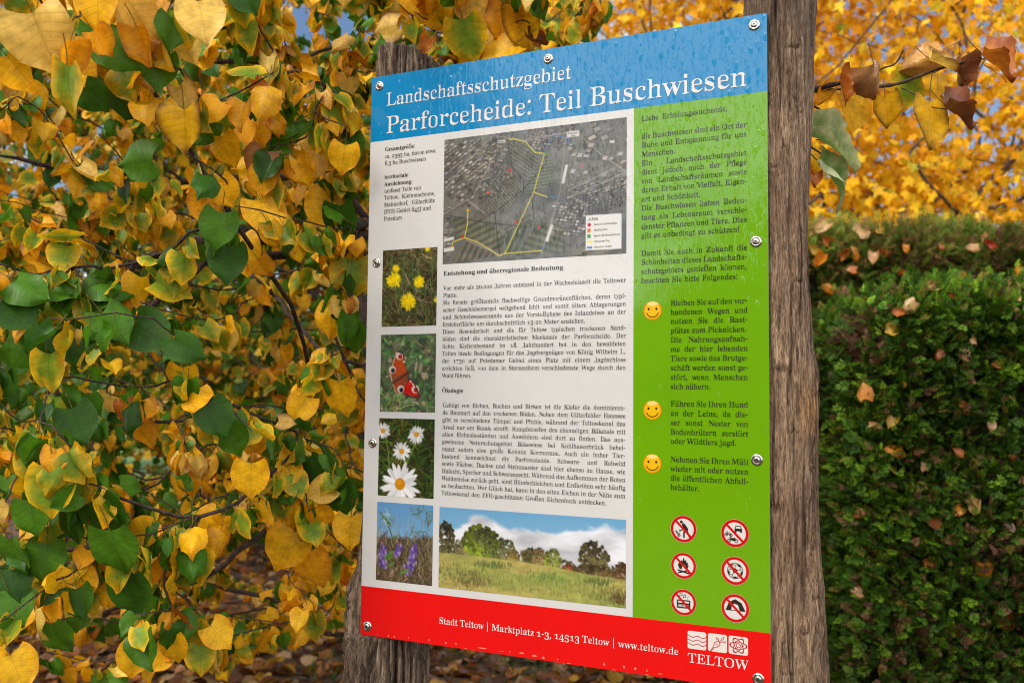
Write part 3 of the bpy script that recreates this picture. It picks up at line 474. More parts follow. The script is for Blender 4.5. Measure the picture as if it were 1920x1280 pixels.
GLYPHS_BOLD = [
[65, 437, [-9,0,-9,18,9,21,24,30,49,75,206,466,224,465,384,87,411,34,425,22,443,18,443,0,229,0,229,18,270,25,283,46,273,81,253,132,103,132,79,71,76,59,75,48,87,26,124,18,128,18,128,0], [113,161,242,161,177,319]],
[66, 443, [16,0,16,17,45,22,62,32,72,51,75,82,75,369,69,412,51,433,15,439,15,455,220,455,297,449,352,429,385,396,396,351,384,302,348,268,287,247,360,223,404,185,418,132,413,93,397,61,371,35,314,9,238,0], [182,252,188,252,234,257,263,272,279,301,285,345,281,385,269,412,248,428,216,434,198,432,188,425,182,391], [222,24,259,30,283,49,296,81,301,128,295,176,277,208,245,225,197,231,182,231,182,65,190,33,202,26]],
[67, 468, [257,-11,193,-3,137,20,91,56,56,104,34,162,26,228,34,294,56,351,92,399,139,435,195,458,259,465,309,459,367,440,388,435,408,443,419,465,437,465,437,308,420,308,392,364,356,407,313,434,265,443,212,430,174,389,151,321,144,226,152,138,177,74,219,36,278,24,318,29,358,45,395,71,428,106,447,89,395,33,332,0]],
[68, 496, [20,0,20,17,47,21,63,30,71,46,74,75,74,374,71,407,61,426,43,435,15,439,15,455,222,455,296,449,357,429,405,396,440,351,461,295,468,228,453,128,408,57,333,14,228,0], [222,24,262,30,295,47,319,75,343,139,351,229,343,318,319,382,279,420,223,433,202,431,190,423,182,385,182,72,190,34,202,27]],
[69, 442, [14,0,14,17,44,20,62,30,72,48,75,78,75,369,72,405,62,425,44,435,16,439,16,455,399,455,399,320,383,320,369,373,340,406,295,424,232,430,200,428,186,417,183,388,183,246,193,246,232,252,259,269,277,300,288,345,304,345,304,118,287,118,273,181,259,201,241,213,185,222,183,222,183,67,185,47,192,35,230,28,276,30,313,39,345,53,371,75,393,105,411,143,430,143,402,0]],
[70, 404, [15,0,15,17,45,23,62,34,72,53,75,84,75,375,71,405,61,423,43,433,14,439,14,455,394,455,394,320,377,320,369,357,355,385,336,406,310,420,275,428,230,431,200,429,186,421,182,398,182,247,190,247,229,253,256,270,274,301,284,347,302,347,302,118,285,118,274,168,257,200,229,218,189,224,182,224,182,81,188,43,196,31,210,24,257,17,257,0]],
[71, 508, [268,-10,200,-3,141,19,93,55,57,103,35,161,28,229,35,295,57,352,93,399,139,435,195,458,257,465,311,459,369,441,388,436,406,443,419,465,437,465,437,308,420,308,403,346,382,379,357,406,329,426,299,439,267,443,214,430,176,389,153,322,146,228,154,135,180,67,206,37,238,19,275,13,308,16,328,27,339,45,343,71,343,128,339,154,329,170,309,179,275,182,275,198,500,198,500,182,473,179,457,171,449,155,446,128,446,29,357,0]],
[72, 523, [15,0,15,17,45,22,62,32,72,50,75,81,75,379,71,406,62,424,44,434,16,439,16,455,242,455,242,439,204,432,187,415,182,379,182,251,342,251,342,379,337,415,320,432,282,439,282,455,507,455,507,439,478,434,461,424,452,407,449,379,449,81,452,52,461,33,478,22,507,17,507,0,282,0,282,17,311,21,329,31,339,49,342,81,342,221,182,221,182,81,185,50,194,32,212,22,242,17,242,0]],
[73, 261, [13,0,13,17,42,23,61,32,72,49,75,75,75,387,72,412,63,427,45,435,13,439,13,455,244,455,244,439,214,435,196,427,186,412,183,387,183,77,187,44,206,26,246,17,246,0]],
[74, 330, [109,-65,78,-62,51,-54,29,-40,11,-22,0,-1,-3,23,0,44,11,61,26,71,44,75,64,71,79,62,89,47,93,28,85,-1,77,-19,84,-35,105,-40,126,-36,139,-25,148,21,148,367,142,409,135,422,122,430,79,439,79,455,314,455,314,439,277,431,266,423,260,411,255,367,255,89,246,21,219,-27,173,-56]],
[75, 510, [16,0,16,17,45,22,63,32,72,50,75,81,75,379,72,406,63,424,45,434,17,439,17,455,242,455,242,439,205,432,187,415,183,379,183,234,321,373,342,398,349,418,334,434,291,439,291,455,486,455,486,439,477,439,436,430,392,404,345,361,271,285,463,46,487,25,519,17,519,0,281,0,281,17,306,18,322,21,334,34,316,66,199,214,183,198,183,81,186,50,195,32,213,22,242,17,242,0]],
[76, 426, [15,0,15,17,45,22,62,32,72,50,75,81,75,379,71,407,62,425,44,434,16,439,16,455,250,455,250,439,208,434,196,427,188,416,182,379,182,83,185,47,200,31,234,28,278,31,315,40,345,56,370,80,391,112,409,154,427,154,402,0]],
[77, 634, [14,0,14,17,43,22,61,32,72,50,75,79,75,382,71,416,53,432,15,439,15,455,185,455,317,142,449,455,617,455,617,439,590,433,573,423,563,405,560,378,560,85,565,43,582,23,617,17,617,0,396,0,396,17,433,25,450,44,455,83,455,399,288,0,270,0,105,389,105,80,109,48,120,30,139,20,169,17,169,0]],
[78, 494, [403,-11,107,350,107,79,110,49,119,31,136,21,167,17,167,0,18,0,18,17,54,23,71,41,76,79,76,388,36,433,18,439,18,455,156,455,391,169,391,377,386,414,369,431,331,439,331,455,480,455,480,439,450,434,433,425,425,407,422,377,422,-11]],
[79, 525, [261,-11,213,-6,169,7,129,29,94,58,66,93,45,134,32,179,28,228,32,276,45,321,66,362,95,397,130,426,170,448,216,462,265,466,313,462,357,448,397,427,431,399,459,364,481,323,494,277,498,228,494,179,481,134,459,93,430,58,395,29,355,7,310,-6], [265,12,315,26,351,66,372,133,379,228,371,321,348,389,324,419,294,437,260,443,210,430,174,389,152,322,145,228,153,135,177,67,201,37,230,18]],
[80, 418, [15,0,15,17,45,22,62,32,72,50,75,81,75,379,71,406,62,424,44,434,16,439,16,455,214,455,287,452,336,440,366,422,390,398,404,367,409,332,398,280,367,240,314,214,242,206,182,206,182,81,185,50,194,32,212,22,242,17,242,0], [182,230,201,230,244,235,272,253,287,283,292,329,288,375,275,406,252,425,216,431,189,424,182,398]],
[81, 525, [378,-116,296,-103,232,-64,187,-1,141,21,101,50,70,86,47,129,32,176,28,228,32,276,45,321,66,362,95,397,130,426,170,448,216,462,265,466,313,462,357,448,397,427,431,399,459,364,481,323,494,277,498,228,487,152,454,86,401,34,330,0,360,-45,398,-72,445,-81,492,-73,495,-92,435,-110], [265,12,316,26,351,66,373,133,380,228,372,321,348,389,324,419,294,437,260,443,210,430,174,389,152,322,145,228,153,135,178,67,202,37,231,18]],
[82, 473, [15,0,15,17,45,22,62,32,72,50,75,81,75,379,71,406,62,424,44,434,16,439,16,455,217,455,305,448,367,426,395,403,412,372,417,334,406,285,372,248,315,224,432,50,452,26,478,17,480,17,480,0,338,0,201,212,182,212,182,81,185,50,194,32,212,22,242,17,242,0], [182,234,203,234,249,240,280,258,298,290,304,336,295,389,268,421,224,431,202,429,190,422,182,385]],
[83, 390, [43,-11,43,158,62,158,83,94,111,50,149,24,197,15,231,20,257,36,273,60,279,89,265,129,225,160,163,191,112,221,77,253,56,289,50,332,54,370,67,403,88,429,115,449,148,462,185,466,229,461,282,448,291,446,300,445,313,450,320,466,339,466,339,319,322,319,310,354,293,385,272,410,248,429,222,441,194,445,163,440,140,426,125,406,120,380,124,356,137,336,189,303,253,273,317,233,337,211,350,188,359,133,354,93,339,58,314,29,281,8,240,-6,192,-10,158,-8,126,1,98,9,85,12,69,7,61,-11]],
[84, 423, [92,0,92,17,123,21,142,31,152,50,156,81,156,433,149,433,102,426,65,403,41,367,29,318,11,318,11,455,410,455,410,317,394,317,381,368,357,404,319,426,269,433,263,433,263,81,267,49,276,30,296,21,328,17,328,0]],
[85, 492, [248,-13,192,-8,147,6,114,29,83,81,73,155,73,379,70,406,61,424,43,434,15,439,15,455,240,455,240,439,202,432,185,415,181,379,181,140,186,88,203,51,232,29,275,22,326,31,363,56,385,99,392,159,392,378,389,406,379,423,360,433,328,439,328,455,474,455,474,439,448,432,433,421,425,404,422,378,422,181,418,118,403,69,380,32,346,7,302,-8]],
[86, 428, [212,-13,44,381,22,420,8,432,-14,439,-14,455,211,455,211,439,166,432,156,423,152,410,161,378,259,143,348,377,355,409,351,423,342,432,299,439,299,455,442,455,442,439,423,436,408,427,382,383,230,-13]],
[87, 611, [171,-11,32,393,15,427,3,435,-15,439,-15,455,181,455,181,439,150,432,143,423,140,410,148,373,223,153,301,353,286,399,278,418,267,429,229,439,229,455,439,455,439,439,404,432,393,412,399,386,474,166,541,369,549,406,546,421,538,430,503,439,503,455,624,455,624,439,607,433,594,421,575,379,446,-11,428,-11,316,309,190,-11]],
[88, 471, [11,0,11,17,53,30,90,66,193,208,78,386,47,425,33,435,16,439,14,439,14,455,244,455,244,439,229,439,200,433,190,415,201,388,265,289,322,373,339,414,328,432,293,439,293,455,458,455,458,439,455,439,427,435,403,423,357,373,281,265,413,57,436,28,461,17,464,17,464,0,238,0,238,17,243,17,278,23,290,41,275,79,210,183,138,81,124,45,137,24,174,17,174,0]],
[89, 426, [101,0,101,17,131,22,148,32,157,50,161,81,161,179,46,387,29,414,14,429,1,435,-13,438,-13,455,207,455,207,438,195,438,167,432,156,416,164,392,248,226,333,366,349,408,336,430,298,438,295,438,295,455,439,455,439,438,409,424,383,392,268,203,268,81,271,50,280,32,298,22,328,17,328,0]],
[90, 442, [20,0,20,11,276,430,214,430,141,420,115,407,94,386,76,356,61,316,44,316,57,455,406,455,406,443,153,29,239,29,302,37,349,61,384,103,407,164,424,164,407,0]],
[97, 344, [255,-10,226,-5,208,10,200,35,151,2,95,-9,64,-4,40,11,25,34,20,63,31,104,63,136,119,164,199,190,199,241,196,266,187,282,171,292,148,296,115,290,104,274,113,257,123,231,120,215,110,202,95,194,77,191,59,194,45,203,36,218,33,236,37,259,49,278,69,295,95,308,126,316,162,318,223,312,263,292,285,259,293,210,293,62,295,40,304,34,320,42,329,28,294,-1], [151,34,174,41,199,63,199,169,154,151,127,123,118,84,122,56,133,39]],
[98, 361, [43,-11,43,388,37,428,8,439,8,455,138,455,138,279,175,308,221,318,254,313,284,299,308,276,326,245,338,208,342,166,337,118,323,75,300,40,270,13,233,-4,192,-10,148,-1,105,28,53,-11], [183,14,213,23,232,49,242,95,245,160,242,213,231,251,212,273,184,280,155,270,144,257,138,242,138,69,143,38,158,20]],
[99, 293, [156,-10,119,-5,87,11,59,35,38,68,24,106,19,150,25,196,40,237,64,271,96,297,133,313,175,319,218,314,250,298,271,275,277,245,275,228,266,215,253,207,236,204,214,209,201,225,196,251,197,261,197,271,190,290,169,297,138,285,118,248,112,187,118,123,137,76,166,48,204,38,239,47,271,72,285,60,248,21,205,-2]],
[100, 370, [140,-10,107,-5,78,10,53,35,35,66,23,104,19,147,24,196,36,237,55,272,81,297,112,313,146,318,189,309,223,280,223,401,220,419,212,430,176,439,176,455,319,455,319,75,325,41,335,32,353,28,353,11,294,6,223,-10,223,39,201,12,173,-5], [171,28,187,31,202,41,215,56,223,76,223,242,217,257,206,270,174,281,147,273,130,250,121,210,118,153,120,98,130,58,146,36]],
[101, 301, [154,-10,117,-5,85,10,58,35,37,69,24,109,19,157,24,201,38,240,59,273,87,298,120,313,157,318,209,309,249,280,274,234,283,173,283,166,117,166,127,97,154,56,199,42,237,53,270,86,285,73,248,27,205,-1], [116,192,201,192,201,215,193,277,181,292,161,297,136,286,121,255,116,203]],
[102, 214, [15,0,15,16,40,22,50,35,52,73,52,277,16,277,16,310,52,310,52,353,60,400,85,436,123,457,174,465,212,460,240,446,257,425,263,400,260,381,252,367,239,358,224,355,195,365,187,376,185,391,193,420,196,426,197,433,193,441,180,443,163,440,153,430,148,390,148,310,203,310,203,277,148,277,148,65,150,40,158,26,173,18,199,16,199,0]],
[103, 327, [146,-140,89,-136,48,-122,22,-100,14,-75,28,-46,69,-26,35,-1,24,30,28,54,42,74,67,92,102,110,58,135,31,169,22,212,27,242,40,268,60,289,88,305,120,315,157,318,196,315,233,304,317,304,317,268,268,268,286,237,291,203,288,176,276,151,258,131,234,116,205,106,172,103,157,103,142,104,112,94,104,84,101,71,111,55,141,49,175,49,259,40,285,29,303,13,312,-9,316,-37,305,-80,272,-113,219,-133], [157,124,178,130,190,146,197,173,199,211,197,249,190,276,178,292,157,297,137,292,124,276,117,249,114,211,117,173,124,146,137,130], [161,-116,218,-111,252,-94,263,-66,260,-51,249,-41,205,-34,97,-34,79,-52,73,-73,79,-89,95,-103,122,-113]],
[104, 381, [18,0,18,16,45,26,52,56,52,399,46,429,36,437,19,440,19,455,148,455,148,267,175,295,207,313,243,318,292,306,321,271,330,212,330,56,337,26,347,19,363,16,363,0,202,0,202,16,207,16,228,26,235,56,235,217,229,258,219,268,203,271,173,262,148,235,148,56,154,26,164,19,180,16,180,0]],
[105, 198, [101,362,81,366,65,376,54,393,50,412,54,432,65,449,81,460,101,463,120,460,137,449,147,432,151,412,147,393,136,376,120,366], [18,0,18,16,45,26,52,56,52,252,47,285,20,293,21,310,148,310,148,56,154,26,180,16,180,0]],
[106, 210, [106,363,86,367,70,378,59,394,56,414,59,434,71,450,87,461,106,465,126,461,142,450,153,434,157,414,153,394,142,378,126,367], [36,-140,-11,-131,-44,-105,-53,-88,-56,-70,-53,-53,-45,-40,-32,-32,-15,-29,15,-39,23,-51,26,-66,19,-87,11,-103,16,-113,31,-117,49,-113,58,-100,64,-54,64,250,56,284,43,291,22,294,22,310,159,310,159,-21,151,-73,127,-110,88,-133]],
[107, 359, [17,0,17,16,45,26,52,56,52,398,47,429,38,436,20,439,21,455,148,455,148,169,227,248,240,264,244,278,235,290,209,293,206,293,206,310,345,310,345,293,308,284,275,260,222,209,346,34,360,21,376,16,376,0,211,0,211,16,217,16,234,20,239,32,232,49,163,147,148,134,148,56,154,26,180,16,180,0]],
[108, 199, [18,0,18,16,45,26,52,56,52,398,47,429,38,436,20,439,20,455,148,455,148,56,154,26,180,16,180,0]],
[109, 554, [18,0,18,16,45,26,52,56,52,253,46,284,36,291,19,294,19,310,146,310,146,265,188,305,237,318,277,312,305,293,320,261,348,293,381,312,418,318,465,306,494,271,504,212,504,56,510,26,520,19,536,16,536,0,377,0,377,16,393,19,403,26,410,56,410,217,404,258,394,268,377,271,349,263,324,237,324,56,331,26,340,19,356,16,356,0,199,0,199,16,215,19,225,26,232,56,232,217,226,258,216,268,199,271,170,262,146,235,146,56,152,27,162,19,177,16,177,0]],
[110, 381, [18,0,18,16,45,26,52,56,52,253,46,284,36,291,19,294,19,310,148,310,148,267,175,296,207,313,243,318,292,306,321,271,330,212,330,56,337,26,347,19,363,16,363,0,202,0,202,16,207,16,228,26,235,56,235,217,229,258,219,268,203,271,173,262,148,235,148,56,154,26,164,19,180,16,180,0]],
[111, 336, [169,-10,127,-5,90,11,60,37,38,70,24,110,19,154,24,199,38,239,60,272,90,297,127,313,168,318,209,313,245,298,275,273,298,240,312,200,317,154,312,108,298,69,275,36,245,11,210,-5], [169,11,193,18,209,39,217,81,220,154,217,227,208,271,192,292,169,299,144,292,128,271,120,227,117,154,120,82,128,39,144,18]],
[112, 371, [17,-139,17,-124,40,-117,50,-101,52,-64,52,243,46,283,19,295,19,310,143,310,143,263,166,294,195,313,230,319,264,314,293,298,317,274,335,241,346,203,350,160,346,113,334,72,316,38,291,12,261,-5,227,-10,183,1,148,32,148,-58,152,-99,167,-118,197,-123,197,-139], [195,28,222,36,239,59,249,99,253,154,250,208,241,248,225,270,199,278,171,267,148,235,148,69,167,38]],
[113, 364, [175,-139,175,-123,214,-114,221,-102,224,-83,224,29,187,0,142,-9,108,-5,79,10,54,33,36,64,24,101,20,144,25,192,40,234,63,270,93,297,129,313,170,319,215,310,257,281,309,320,320,320,320,-83,326,-113,337,-120,354,-123,354,-139], [179,30,208,40,218,52,224,67,224,241,219,271,204,289,179,295,150,286,131,261,120,218,117,156,120,100,131,60,150,37]],
[114, 287, [18,0,18,16,45,26,52,56,52,252,46,285,20,293,21,310,146,310,146,252,165,280,187,301,210,314,233,318,258,315,275,304,286,287,289,266,287,248,278,234,265,225,248,222,222,231,207,250,189,260,175,255,162,241,152,220,149,192,149,56,152,37,159,25,197,16,197,0]],
[115, 288, [151,-10,122,-6,87,6,73,9,60,4,51,-9,36,-9,36,105,53,105,66,68,87,39,112,21,140,15,162,18,179,27,189,40,192,58,183,84,156,105,107,130,76,148,54,169,41,193,37,220,44,259,65,291,98,312,141,319,166,316,199,308,206,306,213,305,223,308,230,319,244,319,244,222,228,222,215,254,196,277,174,291,149,296,130,294,116,286,108,274,105,259,115,232,146,212,191,189,221,172,241,151,253,127,257,95,250,51,228,18,194,-3]],
[116, 228, [124,-9,89,-4,66,10,53,36,48,71,48,279,20,279,20,300,88,369,129,424,144,424,144,310,208,310,208,279,144,279,144,82,149,51,157,43,168,40,189,49,206,75,222,66,198,24,165,-1]],
[117, 375, [131,-10,91,-3,65,17,51,51,46,97,46,248,39,282,29,291,11,294,11,310,142,310,142,74,151,46,162,38,177,36,205,43,228,66,228,248,221,283,209,291,189,294,189,310,324,310,324,70,331,39,360,30,360,13,300,7,228,-10,228,40,209,19,186,3,160,-7]],
[118, 306, [142,-10,38,248,22,281,12,290,-3,293,-3,310,164,310,164,294,156,294,136,290,129,276,130,268,185,122,236,253,241,272,232,289,203,294,203,310,305,310,305,295,289,289,278,279,260,243,160,-10]],
[119, 435, [122,-10,17,265,6,284,-11,293,-11,310,138,310,138,293,120,289,114,276,116,266,120,253,167,127,211,235,201,266,190,288,168,295,168,310,323,310,323,293,302,288,296,276,296,269,298,262,336,141,382,256,387,275,380,289,356,295,356,310,445,310,445,295,425,284,412,258,304,-10,289,-10,223,197,140,-10]],
[120, 319, [5,0,5,15,34,29,62,56,123,136,43,263,24,285,4,293,4,310,169,310,169,294,147,291,140,280,149,260,183,206,224,257,234,279,227,290,201,294,201,310,311,310,311,296,283,283,254,254,198,184,291,36,303,21,319,15,319,0,155,0,155,16,178,19,185,30,173,59,138,114,97,61,85,34,92,20,114,15,118,15,118,0]],
[121, 300, [52,-140,29,-137,10,-125,-3,-107,-7,-84,-4,-67,5,-53,18,-43,36,-40,64,-49,72,-61,75,-76,74,-81,74,-87,77,-96,86,-99,99,-92,114,-74,129,-44,140,-5,36,251,25,275,15,287,-3,293,-5,310,162,310,162,293,136,289,128,275,130,267,133,257,185,119,230,241,236,260,238,274,229,289,203,293,203,310,300,310,300,293,287,290,277,281,259,242,162,-24,129,-96,113,-117,95,-131]],
[122, 293, [13,0,13,14,168,287,128,287,96,283,72,272,55,250,44,216,26,216,32,310,275,310,275,291,126,25,152,25,194,30,223,44,244,69,260,107,276,107,268,0]],
[48, 375, [188,-7,133,1,91,24,60,61,39,111,27,171,23,241,27,311,39,371,60,420,91,456,133,479,189,486,242,479,283,456,314,419,336,370,348,310,353,240,348,171,336,110,314,61,283,24,241,1], [188,37,210,43,227,61,237,91,246,155,248,240,246,326,237,390,227,419,211,437,189,443,166,437,150,419,139,390,130,326,127,240,130,155,139,91,150,61,166,43]],
[49, 375, [65,0,65,36,120,36,135,38,146,45,154,79,154,416,108,365,87,351,67,346,52,349,40,359,31,375,28,396,74,412,132,447,179,482,254,482,254,79,261,47,271,38,288,36,343,36,343,0]],
[50, 375, [24,0,24,69,123,171,187,245,218,307,226,371,223,405,212,427,196,441,174,445,145,438,126,416,116,380,112,329,77,333,50,344,32,365,26,396,30,419,43,441,63,459,92,474,129,483,174,486,240,479,288,456,318,421,328,375,319,329,291,281,238,220,154,138,87,74,244,74,263,77,279,86,292,101,300,120,305,141,345,141,341,0]],
[51, 375, [163,-7,117,-4,81,5,53,18,34,35,23,54,19,74,23,96,36,113,54,123,76,126,82,89,99,62,125,46,158,40,199,49,216,61,230,79,238,105,241,139,234,174,214,202,181,221,137,227,95,227,95,269,140,269,178,275,204,296,220,327,225,367,221,400,211,424,193,440,169,445,148,441,133,430,116,391,111,341,75,345,47,356,30,374,24,401,34,434,62,461,108,480,173,486,237,479,286,458,317,423,328,377,320,335,298,301,265,275,225,256,279,238,305,222,326,201,340,174,345,138,341,101,329,70,312,44,288,25,230,1]],
[52, 375, [121,0,121,36,140,36,179,44,191,58,195,84,195,125,9,125,9,166,199,480,293,480,293,169,363,169,363,125,293,125,293,84,297,58,309,44,348,36,357,36,357,0], [56,169,195,169,195,287,196,351,199,416,189,394,174,366,158,338,146,319]],
[53, 375, [165,-7,119,-4,84,5,58,18,40,35,30,54,27,75,31,95,42,109,59,118,81,121,88,83,111,52,130,43,154,40,195,50,212,63,226,83,234,111,237,148,231,192,213,223,184,241,146,247,103,243,71,235,40,247,62,480,316,480,319,357,281,357,275,380,267,399,244,406,105,406,94,281,126,288,168,291,238,282,293,256,319,228,335,192,340,148,336,108,324,75,306,48,282,27,226,1]],
[54, 375, [197,-7,150,-1,109,18,76,49,51,93,35,151,30,222,33,275,42,325,57,370,77,409,104,441,137,466,176,481,222,486,261,484,291,476,313,464,329,449,338,431,340,412,336,393,322,376,298,364,260,360,256,400,243,434,232,443,216,447,180,435,152,401,134,345,125,269,161,286,218,294,273,285,315,258,343,214,352,155,342,90,313,38,282,13,244,-2], [199,38,222,44,239,64,251,98,255,148,250,196,238,228,219,247,193,253,154,243,125,221,131,138,147,81,170,48]],
[55, 375, [111,0,289,406,113,406,86,398,74,372,70,338,30,338,33,480,353,480,353,447,168,0]],
[56, 375, [183,-7,132,-2,91,11,60,31,38,57,25,88,20,122,27,162,47,193,79,219,119,242,83,267,57,296,41,327,36,364,39,395,50,423,70,449,99,469,140,482,191,486,254,478,299,453,325,415,334,369,328,333,310,305,244,260,296,230,330,199,349,166,355,127,344,71,310,29,256,2], [203,283,224,298,239,317,247,340,250,370,243,407,222,436,206,444,187,447,163,442,145,426,134,402,130,372,135,341,149,318], [187,32,218,37,241,55,257,82,262,116,256,146,239,170,208,192,164,216,126,178,115,152,111,120,116,84,132,56,156,38]],
[57, 375, [152,-7,116,-4,88,4,67,17,53,33,42,69,50,94,75,107,87,80,103,56,126,41,156,36,194,48,223,84,242,145,251,230,212,198,186,188,155,185,103,194,60,220,33,264,24,324,28,369,42,409,64,441,95,466,133,481,177,486,223,480,264,463,298,433,323,390,340,332,345,261,334,157,321,111,301,72,274,39,241,14,200,-2], [184,233,206,236,224,245,251,278,245,352,231,403,209,432,181,441,156,434,137,413,125,377,121,328,128,275,149,244]],
[46, 180, [89,-9,60,1,51,15,48,36,51,57,60,71,89,81,119,71,129,57,132,36,129,15,119,1]],
[44, 180, [28,-87,47,-3,61,78,124,78,129,71,104,-8,71,-87]],
[58, 180, [89,278,60,289,51,303,48,324,51,345,60,359,89,369,119,359,129,345,132,324,129,303,119,289], [89,-9,60,1,51,15,48,36,51,57,60,71,89,81,119,71,129,57,132,36,129,15,119,1]],
[45, 216, [27,154,27,206,189,206,189,154]],
[40, 201, [126,-106,81,-43,51,28,33,104,27,184,33,265,51,342,81,415,126,480,181,480,140,413,110,340,93,264,87,185,93,108,110,32,140,-40,181,-106]],
[41, 201, [21,-106,62,-40,91,32,109,108,115,185,109,264,91,340,61,413,20,480,76,480,120,415,151,342,169,265,175,184,169,104,151,28,120,-43,76,-106]],
[124, 291, [121,-118,121,554,170,554,170,-118]],
[33, 181, [71,135,54,480,126,480,109,135], [90,-9,60,1,51,15,48,36,51,57,60,71,90,81,119,71,129,57,132,36,129,15,119,1]],
[223, 424, [57,-161,57,359,62,409,78,448,103,477,135,498,174,510,218,514,260,510,298,499,329,481,352,457,367,425,372,385,366,342,346,309,314,286,270,273,270,270,324,257,362,230,386,190,394,136,383,75,350,30,298,3,230,-7,164,-1,116,16,116,-161], [224,42,274,48,308,67,328,99,334,140,326,186,302,218,265,236,218,242,182,242,182,292,211,292,256,298,287,317,306,346,312,383,305,419,286,445,255,460,216,465,167,455,146,442,130,422,120,394,116,357,116,69,165,49]]]
def load_font(rows):
    G = {}
    for row in rows:
        ch, adv = chr(row[0]), row[1] / 1000
        cs = [[(c[i] / 1000, c[i + 1] / 1000) for i in range(0, len(c), 2)] for c in row[2:]]
        if ch == 'ß':
            cs = [[(x, max(y, 0.0)) for x, y in c] for c in cs]
        if ch in '012':
            cs = [[(x, y * 0.70) for x, y in c] for c in cs]
        if ch in '34579':
            cs = [[(x, y - 0.125) for x, y in c] for c in cs]
        G[ch] = (adv, cs)
    dot = G['.'][1][0]
    dw = max(p[0] for p in dot) - min(p[0] for p in dot)
    dm = (max(p[0] for p in dot) + min(p[0] for p in dot)) / 2
    for u, b in zip('äöüÄÖÜ', 'aouAOU'):
        adv, cs = G[b]
        h = 0.40 if b.islower() else 0.52
        cx = adv / 2
        ex = [[(cx + s * 0.07 + (x - dm) * 0.9, h + y * 0.9) for x, y in dot] for s in (-1, 1)]
        G[u] = (adv, cs + ex)
    out = {}
    def area(c): return sum(c[i - 1][0] * c[i][1] - c[i][0] * c[i - 1][1] for i in range(len(c))) / 2
    def inside(p, c):
        m = False
        for i in range(len(c)):
            (ax, ay), (bx, by) = c[i - 1], c[i]
            if (ay > p[1]) != (by > p[1]) and p[0] < ax + (p[1] - ay) / (by - ay) * (bx - ax): m = not m
        return m
    for ch, (adv, cs) in G.items():
        dep = [sum(inside(c[0], o) for o in cs if o is not c) for c in cs]
        pts, tri = [], []
        for c, d in zip(cs, dep):
            if d % 2: continue
            isl = [c] + [h for h, e in zip(cs, dep) if e == d + 1 and inside(h[0], c)]
            n0 = len(pts)
            for q in isl: pts.extend(q)
            for t in tessellate_polygon([[Vector((x, y, 0)) for x, y in q] for q in isl]):
                tri.append([n0 + k for k in t])
        out[ch] = (adv, np.array(pts), np.array(tri, int).reshape(-1, 3))
    return out
FR, FB = load_font(GLYPHS_REGULAR), load_font(GLYPHS_BOLD)
SPACE = 0.16
HS = 0.985

def text_width(s, F): return sum(F[c][0] if c in F else SPACE for c in s)

def lettering(name, lines, mat, parent, y):
    """lines: (text, x mm, baseline mm, cap height mm, mode, width mm, font); panel millimetres"""
    A = Acc()
    for (s, x, z, cap, mode, w, F) in lines:
        sc = cap / 0.455
        hs, gap = sc * HS, SPACE * sc * HS
        nat = text_width(s, F) * hs
        if mode == 'W':
            hs *= w / nat; gap *= w / nat
        elif mode == 'J':
            ns = s.count(' ')
            extra = w - nat
            if ns and -gap * 0.55 * ns < extra:
                gap += extra / ns
            elif ns:
                gap *= 0.45
                ink = text_width(s.replace(' ', ''), F) * hs
                hs *= (w - gap * ns) / ink
            else:
                hs *= w / nat
        cx = x
        for c in s:
            if c not in F:
                cx += gap; continue
            adv, P, T = F[c]
            if len(T):
                V = np.stack([(cx + P[:, 0] * hs) / 1000, np.full(len(P), y), ZB + (z + P[:, 1] * sc) / 1000], 1)
                A.add(V, T=T)
            cx += adv * hs
    return A.build(name, mat, parent, smooth=False)

